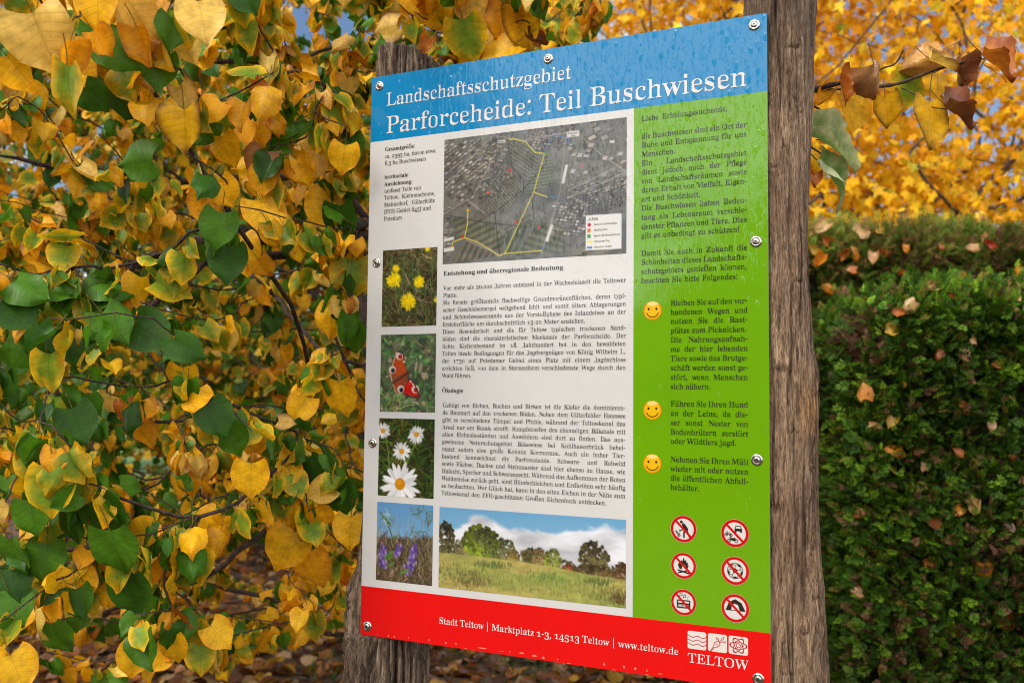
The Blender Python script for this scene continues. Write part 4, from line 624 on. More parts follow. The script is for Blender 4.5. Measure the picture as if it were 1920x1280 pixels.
# ------------------------------------------------------------------ small painter for the printed pictures
class Canvas:
    def __init__(s, w, h, bg=(255, 255, 255), asp=None):
        s.w, s.h = w, h
        s.im = np.empty((h, w, 3)); s.im[:] = bg
        s.a = h / w if asp is None else asp
        s.X, s.Y = np.meshgrid((np.arange(w) + 0.5) / w, (np.arange(h) + 0.5) / h * s.a)   # y down, x 0..1
        s.px = 1.0 / w
    def blend(s, m, c):
        m = m[..., None]
        s.im = s.im * (1 - m) + np.asarray(c, float) * m
    def sub(s, x0, y0, x1, y1):
        i0, i1 = max(0, int(x0 / s.px) - 1), min(s.w, int(x1 / s.px) + 2)
        j0, j1 = max(0, int(y0 / s.px) - 1), min(s.h, int(y1 / s.px) + 2)
        return slice(j0, j1), slice(i0, i1)
    def line(s, pts, w, c, al=1.0):
        for (ax, ay), (bx, by) in zip(pts[:-1], pts[1:]):
            sl = s.sub(min(ax, bx) - w, min(ay, by) - w, max(ax, bx) + w, max(ay, by) + w)
            X, Y = s.X[sl], s.Y[sl]
            if X.size == 0: continue
            dx, dy = bx - ax, by - ay
            t = np.clip(((X - ax) * dx + (Y - ay) * dy) / (dx * dx + dy * dy + 1e-12), 0, 1)
            d = np.hypot(X - ax - t * dx, Y - ay - t * dy)
            m = np.clip((w / 2 - d) / s.px + 0.5, 0, 1)[..., None] * al
            s.im[sl] = s.im[sl] * (1 - m) + np.asarray(c, float) * m
    def ell(s, cx, cy, rx, ry, c, ang=0.0, al=1.0, ring=0.0):
        r = max(rx, ry) + ring
        sl = s.sub(cx - r, cy - r, cx + r, cy + r)
        X, Y = s.X[sl] - cx, s.Y[sl] - cy
        if X.size == 0: return
        u, v = X * math.cos(ang) + Y * math.sin(ang), -X * math.sin(ang) + Y * math.cos(ang)
        q = np.hypot(u / rx, v / ry)
        d = (1 - q) * min(rx, ry)
        if ring: d = ring / 2 - np.abs(d)
        m = np.clip(d / s.px + 0.5, 0, 1)[..., None] * al
        s.im[sl] = s.im[sl] * (1 - m) + np.asarray(c, float) * m
    def poly(s, pts, c, al=1.0):
        P = np.asarray(pts, float)
        sl = s.sub(P[:, 0].min(), P[:, 1].min(), P[:, 0].max(), P[:, 1].max())
        acc = 0
        for ox, oy in ((-.25, -.25), (.25, -.25), (-.25, .25), (.25, .25)):
            X, Y = s.X[sl] + ox * s.px, s.Y[sl] + oy * s.px
            if X.size == 0: return
            m = np.zeros(X.shape, bool)
            for i in range(len(P)):
                (ax, ay), (bx, by) = P[i - 1], P[i]
                if ay == by: continue
                m ^= ((ay > Y) != (by > Y)) & (X < ax + (Y - ay) / (by - ay) * (bx - ax))
            acc = acc + m * 0.25
        m = acc[..., None] * al
        s.im[sl] = s.im[sl] * (1 - m) + np.asarray(c, float) * m
    def spray(s, n, x, y, ln, w, cols, ang=(0, 6.28), al=(0.5, 1), rs=None):
        for _ in range(n):
            cx, cy = rs.uniform(*x), rs.uniform(*y)
            a, L = rs.uniform(*ang), rs.uniform(*ln)
            bend = rs.uniform(-0.5, 0.5)
            c = np.array(cols[rs.integers(len(cols))], float) * rs.uniform(0.75, 1.2)
            p1 = (cx + L * math.cos(a), cy + L * math.sin(a)); p2 = (p1[0] + L * math.cos(a + bend), p1[1] + L * math.sin(a + bend))
            s.line([(cx, cy), p1, p2], rs.uniform(*w), np.clip(c, 0, 255), rs.uniform(*al))

def picture(name, x0, z0, x1, z1, cv, parent, y, round_mask=False, corner=0.0, mat=None):
    """prints a canvas on the panel (millimetres, z0 lower edge): one flat sheet with its own colours"""
    h, w = cv.h, cv.w
    gx = x0 + (np.arange(w + 1) / w) * (x1 - x0); gz = z1 - (np.arange(h + 1) / h) * (z1 - z0)
    GX, GZ = np.meshgrid(gx, gz)
    V = np.stack([GX.ravel() / 1000, np.full(GX.size, y), ZB + GZ.ravel() / 1000], 1)
    im = np.clip(cv.im, 0, 255)
    p = np.pad(im, ((1, 1), (1, 1), (0, 0)), mode='edge')
    c = (p[:-1, :-1] + p[1:, :-1] + p[:-1, 1:] + p[1:, 1:]) / 4
    c = c.reshape(-1, 3) / 255
    c = np.where(c <= 0.04045, c / 12.92, ((c + 0.055) / 1.055) ** 2.4) * 0.70
    i = np.arange(h)[:, None] * (w + 1) + np.arange(w)[None, :]
    Q = np.stack([i, i + w + 1, i + w + 2, i + 1], -1).reshape(-1, 4)
    if round_mask:
        u = (np.arange(w) + 0.5) / w * 2 - 1; v = (np.arange(h) + 0.5) / h * 2 - 1
        keep = (u[None, :] ** 2 + v[:, None] ** 2) <= 1.0
        Q = Q[keep.ravel()]
    elif corner:
        u = np.abs((np.arange(w) + 0.5) / w * 2 - 1)[None, :]; v = np.abs((np.arange(h) + 0.5) / h * 2 - 1)[:, None]
        k = 1 - corner
        Q = Q[(np.hypot(np.maximum(u - k, 0), np.maximum(v - k, 0)) <= corner).ravel()]
    if round_mask or corner:
        used = np.unique(Q); rm = np.full(len(V), -1); rm[used] = np.arange(len(used))
        V, c, Q = V[used], c[used], rm[Q]
    return mesh_obj(name, V, [Q], mat or M_PIC, parent, col=c, smooth=False)

# ------------------------------------------------------------------ the information sign
sign = thing('information_sign', 'nature reserve information board with blue, white, green and red panel on two rough wooden posts', 'information sign', (0.42, 0.0, 0.0))

PW, PH = 841.0, 1189.0
def build_panel():
    xs = [0, 594.5, PW]; zs = [0, 100.4, 1046.5, PH]
    V, F, mi = [], [], []
    def q(pts, m):
        n = len(V); V.extend(pts); F.append([n, n + 1, n + 2, n + 3]); mi.append(m)
    def fr(x0, x1, z0, z1, m):
        q([(x0 / 1000, 0, ZB + z0 / 1000), (x1 / 1000, 0, ZB + z0 / 1000), (x1 / 1000, 0, ZB + z1 / 1000), (x0 / 1000, 0, ZB + z1 / 1000)], m)
    fr(0, PW, zs[2], zs[3], 0); fr(0, xs[1], zs[1], zs[2], 1); fr(xs[1], PW, zs[1], zs[2], 2); fr(0, PW, 0, zs[1], 3)
    t = 0.004; a, b = PW / 1000, ZB + PH / 1000
    q([(0, t, ZB), (0, t, b), (a, t, b), (a, t, ZB)], 4)
    q([(0, 0, ZB), (0, 0, b), (0, t, b), (0, t, ZB)], 4)
    q([(a, 0, ZB), (a, t, ZB), (a, t, b), (a, 0, b)], 4)
    q([(0, 0, b), (a, 0, b), (a, t, b), (0, t, b)], 4)
    q([(0, 0, ZB), (0, t, ZB), (a, t, ZB), (a, 0, ZB)], 4)
    o = mesh_obj('panel', V, [np.array(F)], None, sign, smooth=False)
    for m in (M_BLUE, M_WHITE, M_GREEN, M_RED, M_ALU): o.data.materials.append(m)
    o.data.polygons.foreach_set('material_index', np.array(mi, np.int32))
    return o
panel = build_panel()
YL, YT = -0.0004, -0.0007               # printed pictures, lettering

lettering('title_lettering', [('Landschaftsschutzgebiet', 38.3, 1121.5, 28.3, 'W', 428.8, FR)], M_PALE, panel, YT)
lettering('title_lettering', [('Parforceheide: Teil Buschwiesen', 38.5, 1061.2, 37.0, 'W', 767.2, FR)], M_PALE, panel, YT)
CB = 8.6
left = [('Gesamtgröße:', 1022.8, FB), ('ca. 2395 ha, davon etwa', 1007.5, FR), ('6,5 ha Buschwiesen', 992.7, FR), ('territoriale', 962.6, FB), ('Ausdehnung:', 947.2, FB),
        ('umfasst Teile von', 932.3, FR), ('Teltow, Kleinmachnow,', 917.6, FR), ('Stahnsdorf,  Güterfelde', 902.5, FR), ('(FFH-Gebiet 645) und', 887.4, FR), ('Potsdam', 872.2, FR)]
LJ = {'ca. 2395 ha, davon etwa', 'Teltow, Kleinmachnow,', 'Stahnsdorf,  Güterfelde'}
for k0, k1 in ((0, 3), (3, 10)):
    lettering('size_note', [(s, 38, z, CB, 'J' if s in LJ else 'L', 125.5, f) for s, z, f in left[k0:k1]], M_INK, panel, YT)

b1 = ['Vor mehr als 20.000 Jahren entstand in der Wechseleiszeit die Teltower', 'Platte.', 'Sie formte größtenteils flachwellige Grundmoränenflächen, deren typi-',
      'scher Geschiebemergel weitgehend fehlt und somit ältere Ablagerungen', 'und Schmelzwassersande aus der Vorstoßphase des Inlandeises an der', 'Erdoberfläche um durchschnittlich 15-20 Meter anstehen.',
      'Diese Besonderheit und die für Teltow typischen trockenen Sand-', 'böden sind die charakteristischen Merkmale der Parforceheide. Der', 'lichte Kiefernbestand im 18. Jahrhundert bot in den bewaldeten',
      'Teilen ideale Bedingungen für das Jagdvergnügen von König Wilhelm I.,', 'der 1730 auf Potsdamer Gebiet einen Platz mit einem Jagdschloss', 'errichten ließ, von dem in Sternenform verschiedenste Wege durch den', 'Wald führen.']
b2 = ['Gefolgt von Eichen, Buchen und Birken ist die Kiefer die dominieren-', 'de Baumart auf den trockenen Böden. Neben dem Güterfelder Haussee', 'gibt es verschiedene Tümpel und Pfuhle, während der Teltowkanal das',
      'Areal nur am Rande streift. Sumpfstreifen des ehemaligen Bäketals mit', 'alten Eichenbeständen und Auwäldern sind dort zu finden. Das aus-', 'gewiesene Naturschutzgebiet Bäkewiese bei Kohlhasenbrück behei-',
      'matet zudem eine große Kolonie Kormorane. Auch ein hoher Tier-', 'bestand kennzeichnet die Parforceheide. Schwarz- und Rehwild', 'sowie Füchse, Dachse und Steinmarder sind hier ebenso zu Hause, wie',
      'Habicht, Sperber und Schwarzspecht. Während das Aufkommen der Roten', 'Waldameise zurück geht, sind Blindschleichen und Erdkröten sehr häufig', 'zu beobachten. Wer Glück hat, kann in den alten Eichen in der Nähe zum', 'Teltowkanal den FFH-geschützten Großen Eichenbock entdecken.']
short = {'Platte.', 'Wald führen.'}
widths = {'Erdoberfläche um durchschnittlich 15-20 Meter anstehen.': 312.6, 'Teltowkanal den FFH-geschützten Großen Eichenbock entdecken.': 354}
X0, XW = 186.5, 393.5
lettering('heading', [('Entstehung und überregionale Bedeutung', X0, 747.6, 8.9, 'W', 266, FB)], M_INK, panel, YT)
lettering('heading', [('Ökologie', X0 + 1, 507.4, 8.9, 'L', 0, FB)], M_INK, panel, YT)
lettering('history_text', [(s, X0, 717.2 - i * 14.94, CB, 'L' if s in short else 'J', widths.get(s, XW), FR) for i, s in enumerate(b1)], M_INK, panel, YT)
lettering('ecology_text', [(s, X0 + 3, 477.6 - i * 14.77, CB, 'J', widths.get(s, XW - 3), FR) for i, s in enumerate(b2)], M_INK, panel, YT)

g1 = ['Liebe Erholungssuchende,', 'die Buschwiesen sind ein Ort der', 'Ruhe und Entspannung für uns', 'Menschen.', 'Ein Landschaftsschutzgebiet', 'dient jedoch auch der Pflege', 'von Landschaftsräumen sowie',
      'deren Erhalt von Vielfalt, Eigen-', 'art und Schönheit.', 'Die Buschwiesen haben Bedeu-', 'tung als Lebensraum verschie-', 'denster Pflanzen und Tiere. Dies', 'gilt es unbedingt zu schützen!',
      'Damit Sie auch in Zukunft die', 'Schönheiten dieses Landschafts-', 'schutzgebiets genießen können,', 'beachten Sie bitte Folgendes:']
gz = [1019.8, 986.2, 969.2, 952.0, 934.9, 918.0, 901.0, 884.0, 867.0, 849.9, 832.4, 815.0, 798.0, 764.6, 747.8, 730.8, 713.6]
gw = {'Liebe Erholungssuchende,': 162, 'Menschen.': 0, 'art und Schönheit.': 0, 'gilt es unbedingt zu schützen!': 182, 'beachten Sie bitte Folgendes:': 179}
CG = 9.9
for k0, k1 in ((0, 1), (1, 13), (13, 17)):
    lettering('greeting_text', [(s, 609, z, CG, 'L' if gw.get(s, 1) == 0 else 'J', gw.get(s, 195.3), FR) for s, z in zip(g1[k0:k1], gz[k0:k1])], M_INK, panel, YT)
g2 = ['Bleiben Sie auf den vor-', 'handenen Wegen und', 'nutzen Sie die Rast-', 'plätze zum Picknicken.', 'Die Nahrungsaufnah-', 'me der hier lebenden', 'Tiere sowie das Brutge-', 'schäft werden sonst ge-', 'stört, wenn Menschen', 'sich nähern.',
      'Führen Sie Ihren Hund', 'an der Leine, da die-', 'ser sonst Nester von', 'Bodenbrütern zerstört', 'oder Wildtiere jagd.', 'Nehmen Sie Ihren Müll', 'wieder mit oder nutzen', 'die öffentlichen Abfall-', 'behälter.']
gz2 = [669.8, 653.0, 636.4, 619.3, 602.3, 585.4, 568.4, 551.3, 534.3, 517.4, 486.0, 468.9, 452.0, 435.1, 418.5, 385.6, 369.0, 352.2, 335.6]
nat = {'sich nähern.', 'behälter.', 'oder Wildtiere jagd.', 'plätze zum Picknicken.'}
for k0, k1 in ((0, 10), (10, 15), (15, 19)):
    lettering('rule_text', [(s, 665, z, CG, 'L' if s in nat else 'J', 139.8, FR) for s, z in zip(g2[k0:k1], gz2[k0:k1])], M_INK, panel, YT)
lettering('address_text', [('Stadt Teltow | Marktplatz 1-3, 14513 Teltow | www.teltow.de', 188.2, 43.6, 12.7, 'W', 491.8, FR)], M_PALE, panel, YT)
lettering('town_lettering', [('TELTOW', 696.5, 33.6, 16.2, 'W', 106.0, FR)], M_PALE, panel, YT)

# ---- the four flower and insect photographs, the meadow photograph, the aerial map
rs = np.random.default_rng(3)
def ground_canvas(cols, seed, n=900, dark=(40, 34, 22)):
    c = Canvas(112, 136)
    r = np.random.default_rng(seed)
    c.im[:] = dark
    f = fbm(c.X * 9, c.Y * 9, 0, 4, seed)
    c.blend(np.clip((f - 0.42) * 3, 0, 0.8), cols[0])
    c.spray(n, (-0.1, 1.1), (-0.1, 1.35), (0.03, 0.14), (0.006, 0.022), cols, rs=r)
    return c, r
def flower(c, cx, cy, R, n, col, mid, rmid, r, sq=0.9, wd=0.16):
    for k in range(n):
        a = 2 * math.pi * k / n + r.uniform(-.1, .1); L = R * r.uniform(0.8, 1.08)
        x, y = cx + 0.58 * L * math.cos(a), cy + 0.58 * L * math.sin(a) * sq
        c.ell(x, y, L * 0.45, R * wd, np.clip(np.array(col) * r.uniform(0.85, 1.06), 0, 255), a)
    c.ell(cx, cy, rmid, rmid * sq, mid); c.ell(cx - rmid * .2, cy - rmid * .25, rmid * .5, rmid * .45, np.clip(np.array(mid) * 1.15, 0, 255), al=0.6)
browns = [(98, 84, 52), (60, 70, 34), (128, 104, 70), (84, 108, 50), (70, 50, 34), (150, 128, 96), (54, 84, 44)]
c, r = ground_canvas(browns, 11, 1100)
c.spray(40, (0, 1), (0, .5), (.1, .3), (.006, .012), [(80, 110, 50)], (1.2, 1.9), rs=r)
for cx, cy, R in ((.25, .30, .075), (.22, .48, .145), (.68, .53, .11), (.49, .83, .15), (.82, .02, .05), (1.0, .82, .05)):
    flower(c, cx, cy, R, 19, (238, 206, 22), (246, 200, 10), R * .32, r, wd=.13)
picture('yellow_flower_photo', 37.9, 645.2, 171.4, 808.2, c, panel, YL)

greens = [(70, 92, 58), (46, 66, 40), (112, 96, 74), (86, 118, 60), (40, 48, 36), (130, 112, 92), (60, 100, 50)]
greens = [tuple(min(255, v * 1.3) for v in g) for g in greens]
c, r = ground_canvas(greens, 12, 320, dark=(56, 62, 48))
c.im = c.im * .7 + np.array([92, 98, 76]) * .3
for _ in range(150):
    c.ell(r.uniform(0, 1), r.uniform(0, 1.25), r.uniform(.02, .09), r.uniform(.012, .045), np.array(greens[r.integers(7)]) * r.uniform(.8, 1.35), r.uniform(0, 3), .7)
c.spray(40, (.1, .5), (.9, 1.2), (.04, .12), (.008, .016), [(150, 170, 100), (120, 150, 84)], rs=r)
# peacock butterfly, wings spread, seen from above
c.poly([(.30, .26), (.40, .31), (.45, .46), (.49, .60), (.40, .66), (.25, .66), (.19, .58), (.22, .48), (.27, .34)], (186, 72, 30))
c.poly([(.22, .74), (.40, .70), (.50, .62), (.46, .78), (.40, .90), (.30, .92)], (160, 66, 40))
c.poly([(.52, .70), (.60, .74), (.66, .86), (.72, .97), (.62, .97), (.45, .93), (.42, .88)], (204, 22, 14))
c.poly([(.19, .58), (.30, .64), (.46, .63), (.24, .74), (.20, .68)], (150, 74, 46))
for x, y, R, k in ((.35, .34, .065, (170, 30, 24)), (.22, .555, .062, (30, 26, 40)), (.38, .86, .062, (24, 22, 40)), (.645, .86, .068, (160, 26, 20))):
    c.ell(x, y, R, R * .95, (226, 208, 190)); c.ell(x + .01, y + .01, R * .58, R * .6, k); c.ell(x, y - .01, R * .2, R * .2, (90, 110, 160))
c.line([(.30, .26), (.27, .34), (.22, .48), (.18, .58), (.21, .72), (.30, .93)], .016, (214, 176, 150))
c.line([(.30, .26), (.41, .31), (.46, .5)], .014, (60, 32, 22)); c.line([(.52, .70), (.62, .76), (.73, .98), (.6, .99), (.45, .94)], .016, (60, 26, 22))
for x, y in ((.43, .43), (.60, .78), (.56, .74)): c.ell(x, y, .022, .014, (236, 224, 206), .7)
c.line([(.24, .76), (.51, .60)], .045, (86, 52, 36)); c.line([(.50, .61), (.58, .48)], .008, (60, 46, 36)); c.line([(.50, .61), (.46, .49)], .008, (60, 46, 36))
picture('butterfly_photo', 37.5, 466.2, 171.6, 628.2, c, panel, YL)

gg = [(44, 66, 22), (64, 96, 34), (86, 118, 46), (58, 46, 26), (36, 52, 20), (96, 88, 50)]
c, r = ground_canvas(gg, 13, 900, dark=(34, 34, 18))
for p in ([(.13, .33), (.18, .55), (.2, .8)], [(.68, .35), (.56, .6), (.48, .8)], [(.42, .5), (.4, .7)]): c.line(p, .014, (130, 150, 70))
for cx, cy, R, n in ((.07, .2, .15, 17), (.68, .24, .155, 19), (.42, .51, .165, 17)):
    flower(c, cx, cy, R, n, (232, 230, 228), (206, 140, 22), R * .28, r, wd=.13)
flower(c, .40, 1.02, .36, 23, (236, 234, 234), (204, 134, 20), .092, r, sq=1.0, wd=.105)
picture('daisy_photo', 36.8, 291.0, 171.4, 452.4, c, panel, YL)

c = Canvas(112, 136); r = np.random.default_rng(14)
g = np.clip(c.Y / 1.2, 0, 1)
c.im = (1 - g[..., None]) * np.array([92, 148, 196]) + g[..., None] * np.array([160, 190, 214])
top = 0.52 + 0.14 * (fbm(c.X * 7, 0 * c.X, 0, 4, 5) - .5) - .18 * np.clip(c.X - .55, 0, 1)
c.blend(np.clip((c.Y - top) / .06, 0, 1), (78, 62, 44))
c.spray(60, (.5, 1.05), (.02, .7), (.03, .1), (.006, .014), [(96, 116, 74), (120, 132, 96), (80, 96, 60)], rs=r)
c.spray(900, (-.05, 1.05), (.62, 1.3), (.03, .12), (.005, .016), [(110, 84, 60), (76, 58, 42), (140, 118, 92), (96, 104, 60), (60, 44, 34), (160, 142, 118)], (3.9, 5.5), rs=r)
c.spray(60, (-.05, 1.05), (.3, .7), (.05, .12), (.004, .009), [(120, 110, 96), (150, 150, 140)], (4.3, 5.1), al=(.3, .7), rs=r)
c.line([(.07, .17), (.18, .30), (.24, .42), (.3, .58), (.34, .74)], .018, (70, 88, 48))
for p in ((.08, .2), (.14, .25), (.19, .30)): c.ell(p[0] + .03, p[1] + .02, .045, .018, (92, 112, 62), .6)
c.spray(24, (.1, .3), (.15, .36), (.02, .07), (.006, .014), [(170, 190, 176), (90, 110, 70)], rs=r)
for x0, y0, x1, y1, n, w in ((.12, .66, .12, .98, 60, .07), (.42, .62, .37, .8, 30, .05), (.7, .62, .58, 1.08, 80, .06)):
    for k in range(n):
        t = r.uniform(0, 1); x, y = x0 + (x1 - x0) * t + r.normal(0, w * .5), y0 + (y1 - y0) * t + r.normal(0, .02)
        c.ell(x, y, .018, .034, np.array([(98, 72, 146), (124, 96, 172), (78, 54, 122), (160, 138, 196)][r.integers(4)]), r.uniform(-.6, .6), .9)
for x, y in ((.18, .84), (.26, .78), (.24, .86), (.48, 1.06), (.55, 1.03), (.28, .95)): c.ell(x, y, .06, .02, (88, 132, 54), -.6)
picture('vetch_photo', 35.9, 116.2, 171.2, 277.6, c, panel, YL)

c = Canvas(330, 134); r = np.random.default_rng(15); X, Y = c.X, c.Y / c.a
c.im = (1 - Y[..., None]) * np.array([110, 166, 204]) + Y[..., None] * np.array([168, 202, 226])
cl = fbm(X * 5, Y * 3.2, 0, 5, 21)
edge = 0.17 + .05 * np.sin(X * 11 + 1) + 0.40 * (cl - .5) + .06 * np.exp(-((X - .62) / .08) ** 2)
m = np.clip((Y - edge) / .05, 0, 1)
sh = 172 + 66 * np.clip(.55 + 1.7 * (fbm(X * 6, Y * 7, 3, 5, 22) - .5) + .35 - .55 * Y, 0, 1)
c.im = c.im * (1 - m[..., None]) + np.stack([sh, sh, sh + 5], -1) * m[..., None]
hor = .56 + .06 * np.clip((X - .3) * 2, 0, 1) + .05 * np.clip((X - .62) * 3, 0, 1)
def bush(cx, base, rx, ry, col, n=110):
    for _ in range(n):
        a, q = r.uniform(0, 6.28), math.sqrt(r.uniform(0, 1))
        x, y = cx + rx * q * math.cos(a), (base - ry * (1 + q * math.sin(a))) * c.a
        k = (.62 + .65 * r.uniform(0, 1)) * (1.12 - .35 * math.sin(a) * q)
        c.ell(x, y, rx * r.uniform(.08, .2), rx * r.uniform(.06, .15), np.clip(np.array(col) * k, 0, 255), r.uniform(0, 3))
for t in np.linspace(0, 1, 26): bush(t, .60 + .08 * t, .035, .06 * r.uniform(.7, 1.4), [(84, 80, 44), (96, 84, 50), (70, 74, 38)][r.integers(3)], 50)
for a in ((.035, .57, .055, .2, (64, 60, 36)), (.13, .58, .04, .1, (110, 100, 66)), (.24, .6, .1, .2, (98, 110, 34)), (.255, .42, .05, .10, (74, 78, 40)), (.32, .6, .05, .16, (80, 86, 40)), (.39, .6, .042, .13, (96, 96, 58)),
          (.42, .63, .034, .09, (128, 110, 56)), (.53, .66, .07, .12, (92, 86, 48)), (.56, .6, .035, .1, (116, 96, 62)), (.63, .66, .045, .13, (116, 122, 50)), (.71, .7, .03, .07, (138, 78, 46)), (.84, .68, .075, .2, (84, 76, 46)),
          (.83, .74, .09, .09, (88, 74, 44)), (.91, .76, .05, .08, (126, 100, 60)), (.98, .74, .035, .13, (92, 64, 38))): bush(*a, n=170)
c.line([(.462, .45 * c.a), (.462, .52 * c.a)], .004, (90, 70, 60)); c.poly([(.456, .54 * c.a), (.462, .49 * c.a), (.468, .54 * c.a), (.468, .58 * c.a), (.456, .58 * c.a)], (196, 190, 184))
fieldm = np.clip((Y - hor) / .02, 0, 1)
fx = fbm(X * 26, Y * 30, 0, 4, 31); fb = fbm(X * 4, Y * 5, 0, 3, 32)
fc = np.array([166, 150, 84]) * (1 - np.clip(fb * 2 - .6, 0, 1)[..., None]) + np.array([128, 140, 66]) * np.clip(fb * 2 - .6, 0, 1)[..., None]
c.im = c.im * (1 - fieldm[..., None]) + fc * (.92 + .36 * fx)[..., None] * fieldm[..., None]
for x0, y0, w, h, col, n in ((.08, .82, .12, .12, (104, 116, 56), 150), (.3, .68, .1, .04, (88, 104, 50), 120), (.2, .88, .09, .1, (112, 96, 58), 220), (.62, .76, .14, .06, (108, 138, 60), 160), (.86, .75, .06, .04, (84, 98, 48), 80), (.93, .9, .08, .08, (110, 104, 52), 130), (.5, .85, .5, .12, (140, 142, 74), 420), (.97, .92, .03, .08, (84, 62, 36), 60)):
    for _ in range(n):
        x, y = x0 + w * r.normal(0, .6), (y0 + h * r.normal(0, .5))
        if y < .62: continue
        c.line([(x, y * c.a), (x + r.uniform(-.006, .006), (y - r.uniform(.015, .05)) * c.a)], .004, np.clip(np.array(col) * r.uniform(.7, 1.3), 0, 255), .7)
picture('meadow_photo', 186.0, 115.2, 581.5, 275.8, c, panel, YL)

# aerial photograph with the paths drawn in
c = Canvas(360, 236); r = np.random.default_rng(16); X, Y = c.X, c.Y / c.a
n1 = fbm(X * 26, Y * 18, 0, 4, 41); n2 = fbm(X * 5, Y * 4, 0, 3, 42)
base = np.stack([94 + 30 * (n2 - .5), 93 + 32 * (n2 - .5), 89 + 24 * (n2 - .5)], -1) * (.80 + .56 * n1)[..., None]
c.im = base
def field(pts, col, ang, sp, al=.75):
    pts = [(x, y * c.a) for x, y in pts]
    old = c.im.copy(); c.poly(pts, (1, 1, 1)); mk = np.abs(c.im - old).sum(-1) > 20; c.im = old
    u = X * math.cos(ang) + c.Y * math.sin(ang)
    st = .88 + .18 * np.sin(u * sp * 6.28)
    cc = np.array(col)[None, None, :] * (st * (.85 + .3 * n1))[..., None]
    c.im = np.where(mk[..., None], c.im * (1 - al) + cc * al, c.im)
field([(.37, .08), (.47, .10), (.57, .22), (.47, .38), (.38, .20)], (116, 116, 102), 2.2, 60)
field([(.47, .40), (.56, .24), (.62, .25), (.62, .44), (.48, .50)], (110, 116, 98), 1.5, 60)
field([(.30, .46), (.43, .38), (.47, .45), (.38, .60), (.24, .62)], (124, 122, 108), 2.4, 70)
field([(.05, .62), (.22, .66), (.36, .80), (.34, .94), (.14, .80), (.08, .80)], (102, 104, 84), 1.2, 30)
field([(.13, .82), (.32, .96), (.06, .99)], (112, 104, 90), .5, 30)
field([(.36, .78), (.52, .68), (.43, .95), (.37, .95)], (88, 98, 80), .4, 30)
field([(.55, .72), (.7, .78), (.68, .97), (.42, .97)], (94, 100, 76), 1.9, 30)
field([(.78, .9), (.98, .96), (.98, 1), (.7, 1)], (110, 106, 88), 1.2, 20)
def blocks(x0, y0, x1, y1, ang, sx, sy, dens, lo=70, hi=215, clip=None):
    ca, sa = math.cos(ang), math.sin(ang)
    for i in np.arange(-.7, .7, sx):
        for j in np.arange(-.7, .7, sy):
            x, y = (x0 + x1) / 2 + i * ca - j * sa, (y0 + y1) / 2 + i * sa + j * ca
            if not (x0 < x < x1 and y0 < y < y1) or r.uniform() > dens: continue
            w, h = sx * r.uniform(.3, .42), sy * r.uniform(.22, .4)
            P = [(x + a * w * ca - b * h * sa, (y + a * w * sa + b * h * ca) * c.a) for a, b in ((-1, -1), (1, -1), (1, 1), (-1, 1))]
            S = [(p[0] + .003, p[1] + .004) for p in P]
            v = r.uniform(lo, hi); t = r.uniform(0, 1)
            c.poly(S, (46, 44, 40), .6)
            c.poly(P, (v, v * (.93 if t < .5 else .98), v * (.84 if t < .5 else .97)), .85)
blocks(.0, .03, .30, .34, -.75, .03, .024, .85)
blocks(.18, .10, .36, .30, .35, .040, .017, .8, 80, 190)
blocks(.0, .30, .24, .55, -.7, .028, .03, .75, 70, 190)
blocks(.0, .55, .05, .98, .1, .03, .018, .8, 70, 200)
blocks(.24, .26, .40, .5, -.5, .014, .016, .7, 70, 170)
blocks(.46, .02, .72, .16, .35, .020, .02, .7, 70, 190)
blocks(.70, .16, .98, .42, .3, .034, .04, .55, 80, 225)
blocks(.70, .45, 1.0, .64, -.35, .018, .02, .8, 70, 190)
blocks(.62, .58, .80, .84, .25, .022, .024, .8, 80, 215)
blocks(.90, .30, 1.0, .6, -.4, .03, .03, .6, 80, 220)
blocks(.80, .02, .92, .14, -.5, .05, .04, .7, 90, 220)
for x in np.arange(.70, 1.0, .016):
    for y in np.arange(.5, .66, .018): c.ell(x + r.uniform(-.004, .004), (y + .25 * (1 - x)) * c.a, .004, .003, (40, 44, 34))
for p in ([(.0, .42), (.13, .2), (.30, .0)], [(.18, .46), (.3, .16)], [(.0, .60), (.14, .5), (.24, .62)], [(.30, .02), (.46, .08), (.70, .06)], [(.78, .12), (.86, .24), (.96, .36), (1, .40)], [(.70, .5), (.85, .42), (1, .32)], [(.70, .56), (1, .40)],
          [(.68, .18), (.66, .5), (.60, .78), (.56, .96)], [(.66, .62), (.74, .70)], [(.72, .55), (.8, .62), (.78, .70)], [(.14, .82), (.34, .96)]):
    c.line([(a, b * c.a) for a, b in p], .007, (150, 146, 136), .7)
for p in ([(.37, .1), (.39, .26), (.46, .40), (.46, .50)], [(.05, .62), (.2, .68), (.3, .62), (.46, .46), (.58, .28)], [(.2, .68), (.5, .76), (.72, .92)], [(.3, .62), (.33, .96)], [(.5, .5), (.52, .66)], [(.36, .76), (.5, .66)]):
    c.line([(a, b * c.a) for a, b in p], .004, (52, 56, 46), .8)
for p in ([(.372, .055), (.385, .063), (.405, .060), (.43, .075), (.47, .095), (.52, .185), (.572, .20)], [(.572, .20), (.516, .49), (.36, .945)], [(.516, .49), (.59, .535)], [(.144, .58), (.143, .70), (.127, .80)], [(.055, .87), (.055, .83), (.127, .80), (.20, .84), (.275, .905), (.325, .96), (.36, .945), (.56, .94)]):
    c.line([(a, b * c.a) for a, b in p], .0046, (222, 202, 66))
for p in ([(.572, .19), (.59, .12), (.63, .07), (.70, .11), (.70, .15)], [(.597, .535), (.65, .55)], [(.155, .56), (.15, .58)], [(.565, .93), (.575, .89)]):
    c.line([(a, b * c.a) for a, b in p], .006, (66, 104, 176), .75)
